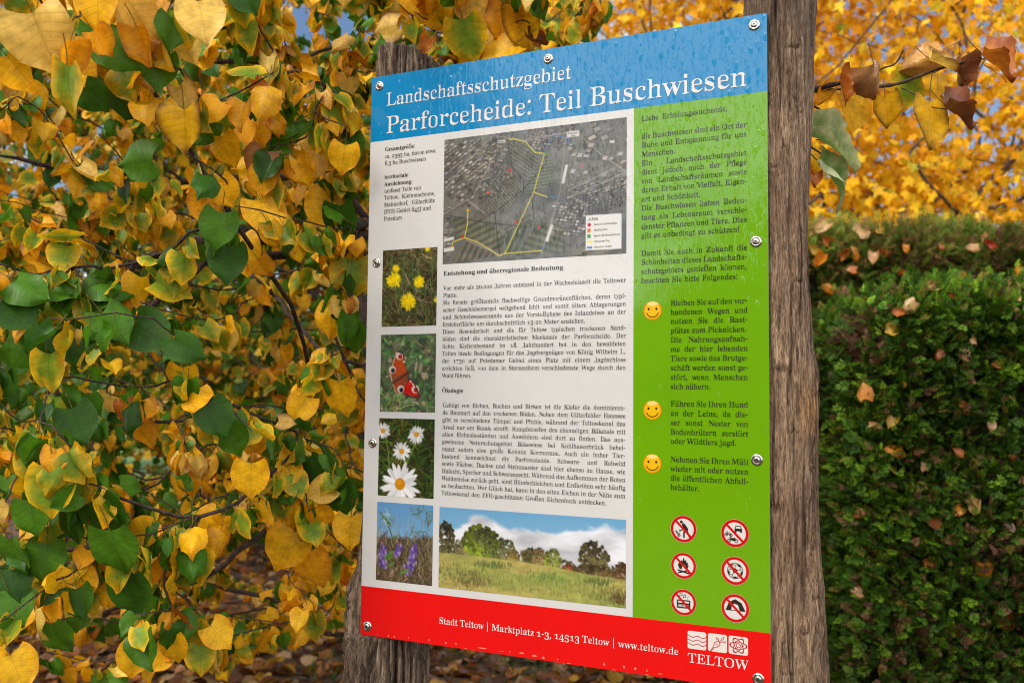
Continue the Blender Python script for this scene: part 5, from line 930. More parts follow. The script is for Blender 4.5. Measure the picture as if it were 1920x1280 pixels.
for x, y, k in ((.382, .30, (200, 60, 70)), (.262, .46, (220, 92, 50)), (.42, .71, (190, 60, 50)), (.118, .79, (190, 40, 44)), (.145, .585, (220, 150, 30)), (.578, .205, (90, 150, 50)), (.545, .76, (190, 70, 60)), (.055, .87, (220, 120, 30)), (.77, .32, (180, 90, 80))):
    c.ell(x, y * c.a, .008, .008, k)
for p in (((.312, .058), (.355, .058), (.355, .08), (.312, .08)), ((.692, .055), (.757, .055), (.757, .10), (.692, .10)), ((.005, .795), (.065, .785), (.065, .81), (.005, .82)), ((.005, .875), (.067, .865), (.067, .895), (.005, .905)),
          ((.685, .305), (.70, .305), (.68, .445), (.665, .445)), ((.61, .745), (.625, .755), (.595, .88), (.58, .87))):
    c.poly([(a, b * c.a) for a, b in p], (206, 202, 194))
c.poly([(a, b * c.a) for a, b in ((.795, .70), (.977, .705), (.977, .965), (.795, .96))], (224, 221, 214))
for k, col in enumerate(((196, 30, 44), (224, 96, 20), (30, 140, 60), (236, 214, 40), (40, 92, 170))):
    y = (.772 + k * .042) * c.a
    if k == 0: c.ell(.812, y, .009, .009, col)
    elif k < 3: c.poly([(.803, y - .009), (.82, y - .009), (.82, y + .009), (.803, y + .009)], col)
    else: c.poly([(.80, y - .004), (.828, y - .004), (.828, y + .004), (.80, y + .004)], col)
picture('aerial_map', 184.4, 771.2, 580.2, 1031.4, c, panel, YL)
mapx = lambda u: 184.4 + u * 395.8
mapz = lambda v: 1031.4 - v * 260.2
lg = [('LEGENDE', .803, .741, 5.2, 'W', 22, FR)]
for k, s in enumerate(('Bank mit Abfallbehälter', 'Abfallbehälter', 'Spender für Hundekotbeutel', 'öffentlicher Weg', 'öffentliche Straße')):
    lg.append((s, .836, .779 + k * .042, 3.7, 'W', (47, 28, 53, 32, 36)[k], FR))
lg += [('Friedhof', .315, .076, 3.4, 'W', 14, FR), ('Ruhlsdorfer', .697, .076, 3.4, 'W', 21, FR), ('Platz', .712, .095, 3.4, 'W', 10, FR)]
for k0, k1 in ((0, 6), (6, 7), (7, 9)):
    lettering('map_lettering', [(s, mapx(u), mapz(v), cap, md, w, F) for s, u, v, cap, md, w, F in lg[k0:k1]], M_INK, panel, YT)

# ---- smiling faces
def smiley():
    c = Canvas(64, 64, (240, 186, 20))
    d = np.hypot(c.X - .5, c.Y - .5)
    c.im = np.where((d > .43)[..., None], np.array([226, 150, 12]), c.im)
    c.ell(.5, .13, .3, .11, (250, 226, 150), al=.8)
    for x in (.29, .71): c.ell(x, .41, .055, .065, (50, 34, 14))
    t = np.linspace(.35, math.pi - .35, 14)
    c.line([(.5 + .33 * math.cos(a), .52 + .33 * math.sin(a)) for a in t], .045, (60, 38, 14))
    return c
for z in (661.6, 478.2, 380.8):
    picture('smiling_face', 631.3 - 17.4, z - 17.4, 631.3 + 17.4, z + 17.4, smiley(), panel, YL, round_mask=True)

# ---- prohibition signs
K = (44, 36, 26)
def ban(draw):
    c = Canvas(96, 96, (224, 218, 212))
    draw(c)
    d = np.hypot(c.X - .5, c.Y - .5)
    c.line([(.17, .17), (.83, .83)], .085, (206, 8, 10))
    c.blend(np.clip((d - .385) / c.px, 0, 1), (206, 8, 10))
    c.blend(np.clip((d - .485) / c.px, 0, 1), (226, 206, 196))
    return c
def d_pick(c):
    c.ell(.42, .24, .055, .055, K)
    c.line([(.50, .34), (.62, .50)], .12, K); c.line([(.60, .5), (.66, .62), (.74, .80)], .065, K); c.line([(.58, .52), (.52, .62), (.52, .80)], .06, K); c.line([(.5, .36), (.5, .5), (.40, .56)], .04, K)
    for x, y in ((.36, .56), (.22, .60), (.25, .64), (.32, .68), (.35, .74), (.31, .76)): c.ell(x, y, .028, .028, K, ring=.02)
    c.line([(.22, .62), (.28, .72)], .015, K); c.line([(.33, .72), (.32, .84)], .015, K)
def d_vehicles(c):
    c.line([(.54, .24), (.70, .24), (.74, .34), (.51, .34), (.54, .24)], .025, K); c.poly([(.50, .33), (.75, .33), (.76, .42), (.49, .42)], K); c.ell(.53, .44, .03, .035, K); c.ell(.72, .44, .03, .035, K)
    for x, y, R in ((.19, .56, .05), (.36, .58, .045), (.30, .76, .055), (.55, .77, .055)): c.ell(x, y, R, R, K, ring=.025)
    c.line([(.19, .56), (.24, .48), (.34, .52), (.36, .58), (.27, .55), (.19, .56)], .025, K); c.line([(.24, .48), (.21, .44)], .02, K)
    c.poly([(.33, .68), (.50, .66), (.57, .74), (.46, .78), (.38, .76)], K)
    c.line([(.30, .76), (.36, .66), (.32, .63)], .025, K)
def d_fire(c):
    c.poly([(.34, .62), (.28, .48), (.33, .36), (.37, .43), (.41, .28), (.46, .34), (.50, .17), (.55, .31), (.61, .27), (.61, .38), (.68, .36), (.66, .48), (.71, .46), (.66, .60), (.58, .64), (.60, .54), (.52, .44), (.44, .54), (.44, .64)], K)
    c.line([(.30, .68), (.70, .78)], .06, K); c.line([(.30, .78), (.70, .66)], .05, K)
def d_ball(c):
    c.ell(.5, .5, .27, .27, K, ring=.02)
    pent = lambda x, y, R, o: [(x + R * math.cos(o + k * 1.2566), y + R * math.sin(o + k * 1.2566)) for k in range(5)]
    c.poly(pent(.5, .5, .095, -1.57), K)
    for k in range(5):
        a = -1.57 + k * 1.2566
        c.line([(.5 + .09 * math.cos(a), .5 + .09 * math.sin(a)), (.5 + .18 * math.cos(a), .5 + .18 * math.sin(a))], .018, K)
        b = a + .6283
        c.poly([(.5 + q * math.cos(b + o), .5 + q * math.sin(b + o)) for q, o in ((.20, -.16), (.27, -.3), (.275, 0), (.27, .3), (.20, .16))], K)
        for s in (-.35, .35): c.line([(.5 + .18 * math.cos(a), .5 + .18 * math.sin(a)), (.5 + .25 * math.cos(a + s), .5 + .25 * math.sin(a + s))], .018, K)
def d_radio(c):
    c.line([(.26, .43), (.74, .43), (.74, .70), (.26, .70), (.26, .43)], .045, K); c.poly([(.26, .52), (.74, .52), (.74, .58), (.26, .58)], K)
    for x in np.arange(.31, .62, .05): c.line([(x, .58), (x, .69)], .016, K)
    c.poly([(.62, .55), (.74, .55), (.74, .70), (.62, .70)], K); c.ell(.67, .61, .025, .025, (224, 218, 212))
    c.line([(.66, .42), (.68, .22)], .012, K)
    for x, y in ((.36, .26), (.50, .32)):
        c.line([(x, y), (x + .01, y - .1), (x + .09, y - .12), (x + .08, y - .02)], .018, K); c.ell(x - .01, y, .024, .018, K); c.ell(x + .07, y - .02, .024, .018, K)
def d_tent(c):
    c.poly([(.16, .58), (.28, .30), (.50, .18), (.72, .30), (.86, .58), (.66, .58), (.60, .38), (.46, .34), (.38, .42), (.36, .58)], K)
    c.line([(.18, .58), (.84, .58)], .02, K)
for x, z, R, f in ((689.2, 266.6, 23.9, d_pick), (780.8, 265.6, 24.4, d_vehicles), (689.3, 201.6, 23.2, d_fire), (781.0, 200.8, 24.6, d_ball), (689.3, 137.0, 23.2, d_radio), (780.9, 136.4, 24.6, d_tent)):
    picture('prohibition_sign', x - R, z - R, x + R, z + R, ban(f), panel, YL, round_mask=True)

# ---- town emblem: waves, turnip, atom
RD = (176, 14, 14); LW = .034
def tile(): return Canvas(80, 80, (230, 222, 214))
c = tile()
for y in (.30, .52, .74): c.line([(x, y + .05 * math.sin((x - .15) * 12)) for x in np.linspace(-.02, 1.02, 28)], LW * 1.15, RD)
picture('wave_emblem', 696.6, 57.6, 730.0, 88.6, c, panel, YL, corner=.22)
c = tile()
c.line([(.12, .98), (.30, .70), (.33, .50), (.50, .38), (.62, .46), (.63, .62), (.50, .72), (.32, .78), (.18, .98)], LW, RD)
c.line([(.60, .44), (.70, .32), (.74, .18), (.86, .14), (.82, .26), (.72, .32)], LW * .8, RD); c.line([(.62, .46), (.76, .40), (.95, .36), (.88, .46), (.76, .42)], LW * .8, RD)
c.line([(.58, .42), (.56, .26), (.42, .2), (.46, .30), (.58, .34)], LW * .8, RD); c.line([(.36, .58), (.5, .66)], LW * .6, RD); c.line([(.42, .52), (.56, .58)], LW * .6, RD)
picture('turnip_emblem', 733.2, 57.6, 766.4, 88.6, c, panel, YL, corner=.22)
c = tile()
for k in range(3): c.ell(.5, .5, .43, .19, RD, ang=k * math.pi / 3, ring=LW)
c.ell(.5, .5, .11, .11, RD, ring=LW * 1.1)
for a in (0, 2.2, -2.2): c.ell(.5 + .22 * math.cos(a), .5 + .22 * math.sin(a), .05, .05, RD)
picture('atom_emblem', 769.4, 57.6, 802.6, 88.6, c, panel, YL, corner=.22)

# ---- scraped paint along the lower edge
r = np.random.default_rng(5)
for x, z, w, h in ((42, 4.5, 2.5, 5), (70, 5, 3, 6), (84, 5, 3, 6), (118, 7, 3, 6), (166, 8, 3, 6), (205, 7, 5, 4), (228, 8, 6, 4), (288, 7, 22, 2.6), (330, 6, 12, 1.2), (347, 7, 4, 4), (372, 8, 14, 5), (400, 7, 12, 6), (418, 5, 9, 5), (447, 6, 4, 5), (540, 9, 4, 7), (578, 9, 4, 8), (600, 9, 6, 6), (622, 8, 3, 6), (646, 6, 9, 3), (560, 1.6, 10, 1.5), (620, 1.6, 12, 1.5), (250, 1.8, 9, 1.4), (470, 1.6, 12, 1.4)):
    A = Acc(); n = 9; a = np.linspace(0, 2 * math.pi, n, endpoint=False) + r.uniform(0, 1)
    q = r.uniform(.45, 1.1, n)
    P = np.stack([(x + w / 2 * q * np.cos(a)) / 1000, np.full(n, -0.0003), ZB + (z + h / 2 * q * np.sin(a)) / 1000], 1)
    A.add(np.concatenate([P, [[x / 1000, -0.0003, ZB + z / 1000]]]), T=np.stack([np.full(n, n), np.arange(n), (np.arange(n) + 1) % n], -1))
    A.build('paint_scrape', M_SCRAPE, panel, smooth=False)

# ---- nine screws with domed washers
def lathe(prof, cx, cz, y0=0.0, n=28):
    """profile (radius mm, height mm) turned about the panel normal"""
    P = np.array(prof); a = np.linspace(0, 2 * math.pi, n, endpoint=False)
    V = np.stack([cx / 1000 + P[:, None, 0] * np.cos(a) / 1000, y0 - np.broadcast_to(P[:, None, 1] / 1000, (len(P), n)), ZB + cz / 1000 + P[:, None, 0] * np.sin(a) / 1000], -1).reshape(-1, 3)
    i = np.arange(len(P) - 1)[:, None] * n; j = np.arange(n)[None, :]; k = (j + 1) % n
    return V, np.stack([i + j, i + k, i + n + k, i + n + j], -1).reshape(-1, 4)
for q, (x, z) in enumerate(((20.4, 1168.2), (417.3, 1168.8), (818.8, 1170.4), (22.0, 783.0), (819.8, 778.4), (21.0, 399.7), (819.4, 395.1), (16.8, 18.5), (820.0, 20.9))):
    V, Q = lathe([(0.01, 4.2), (1.2, 4.6), (2.2, 4.9), (4.2, 4.5), (5.4, 3.6), (6.0, 2.6), (6.05, 1.6)], x, z)
    s = mesh_obj('screw', V, [Q], M_STEEL, sign)
    V, Q = lathe([(5.9, 2.1), (6.6, 2.7), (8.2, 2.5), (9.8, 1.6), (10.6, 0.5), (10.6, 0.0)], x, z)
    mesh_obj('washer', V, [Q], M_STEEL, s)
    A = Acc(); o = 0.4 + q * 0.7
    for k in range(3):
        a = o + k * math.pi / 3; d = np.array([math.cos(a), 0, math.sin(a)]); e = np.array([-math.sin(a), 0, math.cos(a)])
        cc = np.array([x / 1000, -0.00505 - k * .00002, ZB + z / 1000])
        A.add(np.array([cc + d * .0019 * u + e * .00055 * v for u, v in ((-1, -1), (1, -1), (1, 1), (-1, 1))]), Q=[[0, 1, 2, 3]])
    A.build('recess', M_DARK, s, smooth=False)

# ---- posts
def post(name, mat, z0, z1, centre, radius, seed, rough=1.0, notches=(), knots=(), splits=(), slope=(0, 0), na=240, nz=760, tint=None, plates=0.0):
    th = np.linspace(0, 2 * math.pi, na, endpoint=False); zz = np.linspace(z0, z1, nz)
    TH, Z = np.meshgrid(th, zz)
    cx, cy = centre(Z); R = radius(TH, Z)
    u, v = np.cos(TH), np.sin(TH)
    groove = fbm(u * 13, v * 13, Z * 3.0, 4, seed)
    fibre = fbm(u * 34, v * 34, Z * 4.5, 3, seed + 5)
    lump = fbm(u * 2.2, v * 2.2, Z * 4.0, 3, seed + 9)
    crack = np.clip(np.abs(fbm(u * 5, v * 5, Z * 1.6, 3, seed + 3) - 0.5) * 22, 0, 1)
    chip = np.clip((fbm(u * 8, v * 8, Z * 7, 3, seed + 13) - .53) * 26, 0, 1) * np.clip((fbm(u * 2, v * 2, Z * 3, 2, seed + 15) - .42) * 8, 0, 1)
    plate = np.clip(np.abs(fbm(u * 4.5 + .3 * groove, v * 4.5, Z * 10, 3, seed + 17) - .5) * 14, 0, 1)
    disp = rough * (0.0065 * (groove - .5) + 0.0035 * (fibre - .5)) + 0.010 * (lump - .5) - rough * 0.0045 * (1 - crack) + 0.0034 * chip - plates * 0.008 * (1 - plate)
    tc = np.ones(TH.shape + (3,))
    for (a, z, wa, wz, dep) in notches:
        da = (TH - a + math.pi) % (2 * math.pi) - math.pi
        wig = 0.002 * np.sin(da * 30 + a * 9)
        m = np.exp(-(da / wa) ** 4 - ((Z - z - wig) / wz) ** 2)
        disp = disp - dep * m
    for (a, z, wa, wz, hh) in knots:
        da = (TH - a + math.pi) % (2 * math.pi) - math.pi
        m = np.exp(-(da / wa) ** 4 - ((Z - z) / wz) ** 4)
        rough_k = fbm(u * 22, v * 22, Z * 26, 3, seed + 31)
        disp = disp + hh * m * (.25 + 1.5 * rough_k) - .4 * hh * np.exp(-(da / wa) ** 2 - ((Z - z + wz * 1.15) / (.25 * wz)) ** 2)
        tc = tc * (1 + .35 * m * (rough_k - .42) * 4)[..., None]
    for (a, zc, hl, wa, dep) in splits:
        da = (TH - a - .10 * np.sin(Z * 6 + a * 3) - .05 * np.sin(Z * 23 + a) + math.pi) % (2 * math.pi) - math.pi
        m = np.exp(-(da / wa) ** 2) * np.clip(1.15 - ((Z - zc) / hl) ** 2, 0, 1)
        disp = disp - dep * m
        tc = tc * (1 - .72 * np.clip(m, 0, 1))[..., None]
    if tint is not None: tc = tc * tint(TH, Z, crack, groove)
    tc = tc * (1 + .22 * chip - .45 * plates * (1 - plate))[..., None]
    R = R + disp
    zt = Z + np.clip((Z - (z1 - .12)) / .12, 0, 1) * (slope[0] * R * u + slope[1] * R * v)
    yy = cy + R * v
    yy = np.where((zt > ZB - .004) & (zt < ZB + 1.193), np.maximum(yy, .0048), yy)          # flattened where the panel is screwed on
    V = np.stack([cx + R * u, yy, zt], -1).reshape(-1, 3)
    i = np.arange(nz - 1)[:, None] * na; j = np.arange(na)[None, :]; k = (j + 1) % na
    Q = np.stack([i + j, i + k, i + na + k, i + na + j], -1).reshape(-1, 4)
    # sawn top, a few rings
    top = V.reshape(nz, na, 3)[-1]; c0 = top.mean(0); VV = [V]; QQ = [Q]; n = len(V); prev = (nz - 1) * na + np.arange(na)
    for f in (.75, .5, .25):
        VV.append(c0 + (top - c0) * f + np.array([0, 0, .001]) * rng.normal(0, 1, (na, 1))); cur = n + np.arange(na); n += na
        QQ.append(np.stack([prev, np.roll(prev, -1), np.roll(cur, -1), cur], -1)); prev = cur
    VV.append(c0[None]); T = np.stack([prev, np.roll(prev, -1), np.full(na, n)], -1)
    C = np.concatenate([tc.reshape(-1, 3), np.full((3 * na + 1, 3), .55)])
    return mesh_obj(name, np.concatenate(VV), [np.concatenate(QQ), T], mat, sign, col=C)

CR = np.array([math.cos(YAW), math.sin(YAW)])           # direction of the silhouette seen from the front
def interp(z, tab):
    t = sorted(tab); return np.interp(z, [p[0] for p in t], [p[1] for p in t])
zpx = lambda py, d: CAM[2] + (743.5 - py) / FPX * d
rt_tab = [(zpx(y, 1.652), (x - 960) / FPX * 1.652 - .4905 - .065) for y, x in ((-260, 1546), (0, 1540), (60, 1534), (130, 1530), (240, 1524), (330, 1516), (430, 1508), (520, 1510), (600, 1516), (650, 1519), (680, 1526), (700, 1528), (725, 1526), (790, 1525), (860, 1527), (950, 1530), (1040, 1537), (1090, 1543), (1180, 1545), (1280, 1545))]
def r_right(TH, Z):
    e = interp(Z, rt_tab)
    w = np.clip(np.cos(TH - YAW), 0, 1) ** 1.5
    return .065 + e * w * 1.0
ang = lambda d: math.radians(d)
nr = [(ang(-62), zpx(70, 1.6), .22, .0022, .006), (ang(-100), zpx(157, 1.6), .2, .002, .005), (ang(-52), zpx(195, 1.6), .12, .002, .004), (ang(-60), zpx(520, 1.6), .16, .002, .005), (ang(-35), zpx(872, 1.6), .16, .0025, .005), (ang(-70), zpx(803, 1.6), .16, .002, .004),
      (ang(-28), zpx(733, 1.6), .12, .002, .004), (ang(-78), zpx(1248, 1.6), .2, .002, .004), (ang(-32), zpx(1110, 1.6), .14, .002, .004), (ang(-20), zpx(985, 1.6), .1, .002, .004), (ang(-95), zpx(300, 1.6), .12, .002, .004), (ang(-48), zpx(425, 1.6), .09, .002, .003)]
def tint_r(TH, Z, crack, groove):
    t = np.ones(TH.shape + (3,))
    t *= (.80 + .26 * crack)[..., None]
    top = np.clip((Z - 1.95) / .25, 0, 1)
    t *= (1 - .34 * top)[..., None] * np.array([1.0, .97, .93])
    kn = np.exp(-(((TH - ang(-38) + math.pi) % 6.283 - math.pi) / .35) ** 2 - ((Z - zpx(760, 1.6)) / .05) ** 2)
    t = t * (1 + kn[..., None] * np.array([.35, .12, -.25]))
    strk = np.exp(-(((TH - ang(-76) - .9 * (zpx(1110, 1.6) - Z)) / .13) ** 2)) * np.exp(-((Z - zpx(1120, 1.6)) / .09) ** 2)
    t = t * (1 + strk[..., None] * np.array([.6, .5, .42]))
    pale = np.exp(-(((TH - ang(12) + math.pi) % 6.283 - math.pi) / .22) ** 2) * np.clip((Z - 1.75) / .2, 0, 1)
    return t * (1 + pale[..., None] * np.array([.75, .78, .85]))
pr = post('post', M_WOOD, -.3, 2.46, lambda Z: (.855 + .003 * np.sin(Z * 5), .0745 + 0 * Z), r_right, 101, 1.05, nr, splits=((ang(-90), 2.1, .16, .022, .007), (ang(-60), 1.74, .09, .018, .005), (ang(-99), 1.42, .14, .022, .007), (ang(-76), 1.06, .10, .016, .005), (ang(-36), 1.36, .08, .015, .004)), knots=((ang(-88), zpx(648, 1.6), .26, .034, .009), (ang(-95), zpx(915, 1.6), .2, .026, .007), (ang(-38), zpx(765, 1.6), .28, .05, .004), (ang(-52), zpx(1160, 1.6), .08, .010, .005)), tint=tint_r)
pr['label'] = 'smoother greyish brown post with a knot bulging on its outer side'

lt_tab = [(zpx(y, 2.01), (690 - x) / FPX * 2.01) for y, x in ((100, 690), (200, 692), (300, 690), (430, 683), (520, 686), (600, 679), (690, 684), (800, 684), (980, 680), (1060, 672), (1095, 655), (1130, 651), (1170, 654), (1220, 652), (1280, 654), (1500, 650))]
def r_left(TH, Z):
    e = interp(Z, lt_tab)
    w = np.clip(np.cos(TH - YAW - math.pi - .35), 0, 1) ** 2
    return .0715 + e * w - .006 * np.clip((1.4 - Z) / .4, 0, 1) * np.clip(np.cos(TH - YAW), 0, 1)
def tint_l(TH, Z, crack, groove):
    t = (.55 + .55 * crack)[..., None] * np.ones(3)
    return t * (.75 + .5 * groove)[..., None]
pl = post('post', M_BARKWOOD, -.3, 2.248, lambda Z: (.041 + .002 * np.sin(Z * 6), .0845 + 0 * Z), r_left, 77, 1.9, [(ang(-120), 1.05, .3, .004, .006)], splits=((ang(-70), .95, .2, .05, .014), (ang(-100), .85, .2, .05, .012), (ang(-50), .95, .16, .05, .014), (ang(-85), 2.2, .1, .04, .01), (ang(-60), 2.22, .1, .03, .01)), slope=(-.12, -.25), tint=tint_l, plates=1.0)
pl['label'] = 'shorter rough barked post with a sawn top'

# ------------------------------------------------------------------ leaves
def leaf_mat(name, gloss=0.38, trans=0.42, veins=True, spec=0.4, tbright=1.25):
    nm = NM(name)
    a = nm.attr().outputs['Color']
    n = nm.noise(nm.coord(), 55, 4, 0.6)
    col = nm.mix(1.0, a, nm.ramp(n, [(0.3, (0.72, 0.70, 0.66)), (0.6, (1.08, 1.08, 1.08))]), 'MULTIPLY')
    sp = nm.noise(nm.coord(), 210, 3, 0.6)
    patch = nm.noise(nm.coord(), 22, 3, 0.6)
    spot = nm.math('MULTIPLY', nm.math('MULTIPLY_ADD', sp, 14.0, -8.9, clamp=True), nm.math('MULTIPLY_ADD', patch, 6.0, -2.7, clamp=True))
    col = nm.mix(nm.math('MULTIPLY', spot, 0.7), col, nm.mix(1.0, col, (0.35, 0.16, 0.07), 'MULTIPLY'))
    if veins:
        uv = nm.attr('LeafUV').outputs['Vector']
        s = nm.add('ShaderNodeSeparateXYZ'); nm.l.new(uv, s.inputs[0])
        ax = nm.math('ABSOLUTE', s.outputs['X'])
        w = nm.math('SINE', nm.math('MULTIPLY', nm.math('SUBTRACT', s.outputs['Y'], nm.math('MULTIPLY', ax, 0.55)), 46.0))
        side = nm.math('MULTIPLY', nm.math('POWER', nm.math('MULTIPLY_ADD', w, 0.5, 0.5), 14.0), nm.math('LESS_THAN', ax, 0.5))
        midrib = nm.math('LESS_THAN', ax, 0.014)
        v = nm.math('MAXIMUM', midrib, nm.math('MULTIPLY', side, 0.8))
        col = nm.mix(nm.math('MULTIPLY', v, 0.32), col, nm.mix(1.0, col, (0.5, 0.42, 0.25), 'MULTIPLY'))
        nm.l.new(nm.bump(nm.math('ADD', nm.math('MULTIPLY', v, -1.0), n), 0.16, 0.0015), nm.b.inputs['Normal'])
    nm.base(col)
    nm.set(Roughness=gloss, Specular_IOR_Level=spec)
    tr = nm.add('ShaderNodeBsdfTranslucent')
    nm.l.new(nm.mix(1.0, col, (tbright, tbright * 0.98, tbright * 0.7), 'MULTIPLY'), tr.inputs['Color'])
    mx = nm.add('ShaderNodeMixShader'); mx.inputs[0].default_value = trans
    nm.l.new(nm.b.outputs[0], mx.inputs[1]); nm.l.new(tr.outputs[0], mx.inputs[2])
    nm.l.new(mx.outputs[0], nm.out.inputs[0])
    return nm.m

M_LEAF = leaf_mat('linden_leaf', gloss=0.42, spec=0.22, trans=0.36)
M_LEAF_DRY = leaf_mat('dry_leaf', gloss=0.3, trans=0.25, spec=0.5)
M_LEAF_DARK = leaf_mat('evergreen_leaf', veins=False, gloss=0.55, trans=0.06, spec=0.2)
M_LEAF_FAR = leaf_mat('distant_leaf', veins=False, gloss=0.5, trans=0.34, spec=0.2)
M_LEAF_GOLD = leaf_mat('golden_leaf', veins=False, gloss=0.5, trans=0.30, spec=0.15, tbright=1.1)

def bark_mat(name, c0, c1):
    nm = NM(name)
    n = nm.noise(nm.coord((1, 1, 0.4)), 60, 6, 0.65)
    nm.base(nm.ramp(n, [(0.35, c0), (0.65, c1)]))
    nm.set(Roughness=0.8, Specular_IOR_Level=0.3)
    nm.l.new(nm.bump(n, 0.8, 0.008), nm.b.inputs['Normal'])
    return nm.m
M_BARK = bark_mat('linden_bark', (0.018, 0.011, 0.008), (0.075, 0.048, 0.036))
M_BARK2 = bark_mat('grey_bark', (0.035, 0.026, 0.02), (0.13, 0.10, 0.075))

def linden_leaf(rows=10, cols=9, fold=0.2, droop=0.35, wave=0.05, curl=0.0, seed=0, petiole=True, wrinkle=0.0, width=0.5):
    """heart-shaped leaf, base at the origin, tip at +Y 1, face up +Z; returns verts, quads, tris, uv, edge distance"""
    r = np.random.default_rng(seed)
    t = np.linspace(0, 1, rows)
    s = np.linspace(-1, 1, cols)
    T, S = np.meshgrid(t, s, indexing='ij')
    half = width * np.sin(np.pi * np.clip(T * 0.80 + 0.20, 0, 1)) ** 0.72 * (1 - 0.30 * T ** 3)
    half = np.where(T > 0.86, half * (1 - (T - .86) / .14 * .62), half)
    half[-1] = 0.006
    asym = 1 + 0.10 * np.sign(S) * r.uniform(-1, 1)
    serration = 1 + 0.045 * np.sin(T * 55 + S * 3) * (np.abs(S) > .99)
    X = S * half * asym * serration
    Y = T - 0.17 * np.abs(S) ** 1.6 * (1 - T) ** 1.5 + 0.03 * np.abs(S) * np.sin(T * 40) * (np.abs(S) > .99)
    ph = r.uniform(0, 6.28, 3)
    Z = fold * np.abs(X) + wave * np.sin(T * 9 + ph[0]) * np.abs(S) ** 2 + wave * .6 * np.sin(S * 4 + ph[1]) - droop * T ** 2 * 0.45
    if curl:
        k = np.clip(np.abs(S) - .25, 0, 1)
        Z = Z + curl * k ** 2 * 0.55
        X = X * (1 - abs(curl) * .45 * k)
        Z = Z + curl * .3 * np.clip(T - .6, 0, 1) ** 2
    Y = Y * (1 - 0.15 * droop)
    if wrinkle:
        Z = Z + wrinkle * (fbm(X * 5, Y * 5, seed, 3, seed) - .5) * 1.6 + wrinkle * .12 * np.sin((Y - .5 * np.abs(X)) * 24) * np.abs(S)
        X = X + wrinkle * .5 * (fbm(Y * 6, S * 3, seed + 3, 2, seed) - .5)
    V = np.stack([X, Y, Z], -1).reshape(-1, 3)
    i = np.arange(rows - 1)[:, None] * cols; j = np.arange(cols - 1)[None, :]
    Q = np.stack([i + j, i + j + 1, i + cols + j + 1, i + cols + j], -1).reshape(-1, 4)
    uv = np.stack([(S * half), T], -1).reshape(-1, 2)
    edge = np.maximum(np.abs(S) ** 2.2, np.clip((T - .35) / .65, 0, 1) ** 1.6).reshape(-1)
    Tt = np.zeros((0, 3), int)
    if petiole:
        n = 5; u = np.linspace(0, 1, n)
        P = np.stack([0 * u, -0.55 * u + .02, 0.04 + 0.16 * u ** 1.5 + Z[0, cols // 2]], -1)
        pv, pq, _ = tube(P, np.full(n, 0.012), 3, cap=False)
        Q = np.concatenate([Q, pq + len(V)]); V = np.concatenate([V, pv])
        uv = np.concatenate([uv, np.full((len(pv), 2), 0.6)]); edge = np.concatenate([edge, np.full(len(pv), -1.0)])
    return V, Q, Tt, uv, edge

def maple_leaf(fold=0.15, droop=0.3, seed=0):
    r = np.random.default_rng(seed)
    R = [.30, .52, .34, .78, .50, 1.0, .50, .78, .34, .52, .30]
    A = np.radians(np.linspace(-62, 242, 11))
    A = np.radians([-72, -28, 2, 28, 58, 90, 122, 152, 178, 208, 252])
    R = np.array(R) * r.uniform(.9, 1.1, 11)
    P = np.stack([R * np.cos(A) * .72, .35 + R * np.sin(A) * .68, 0 * A], 1)
    P = np.concatenate([[[0, .22, 0]], P])
    P[:, 2] = fold * np.abs(P[:, 0]) - droop * P[:, 1] ** 2 * .4 + r.uniform(-.04, .04, 12)
    T = np.array([[0, k, k + 1] for k in range(1, 11)])
    uv = np.stack([P[:, 0], np.clip(P[:, 1], 0, 1)], 1)
    edge = np.concatenate([[0], np.full(11, .9)])
    return P, np.zeros((0, 4), int), T, uv, edge

def simple_leaf(seed=0):
    r = np.random.default_rng(seed)
    P = np.array([[0, 0, 0], [-.34, .10, .06], [-.44, .42, .1], [0, .45, 0], [.44, .42, .1], [.34, .10, .06], [-.24, .76, .04], [.24, .76, .04], [0, 1.02, -.14]])
    P = P + r.uniform(-.03, .03, P.shape); P[:, 2] *= r.uniform(.3, 1.6)
    Q = np.array([[0, 3, 2, 1], [0, 5, 4, 3], [3, 4, 7, 8], [2, 3, 8, 6]])
    return P, Q, np.zeros((0, 3), int), P[:, :2].copy(), np.array([0, .8, .9, 0, .9, .8, .9, .9, 1.])

def frames(d, n):
    """rotation with local +Y along d, local +Z close to n"""
    y = norm(d); x = norm(np.cross(y, n)); z = np.cross(x, y)
    return np.stack([x, y, z], -1)

def nv_blotch(V): return len(V) > 60

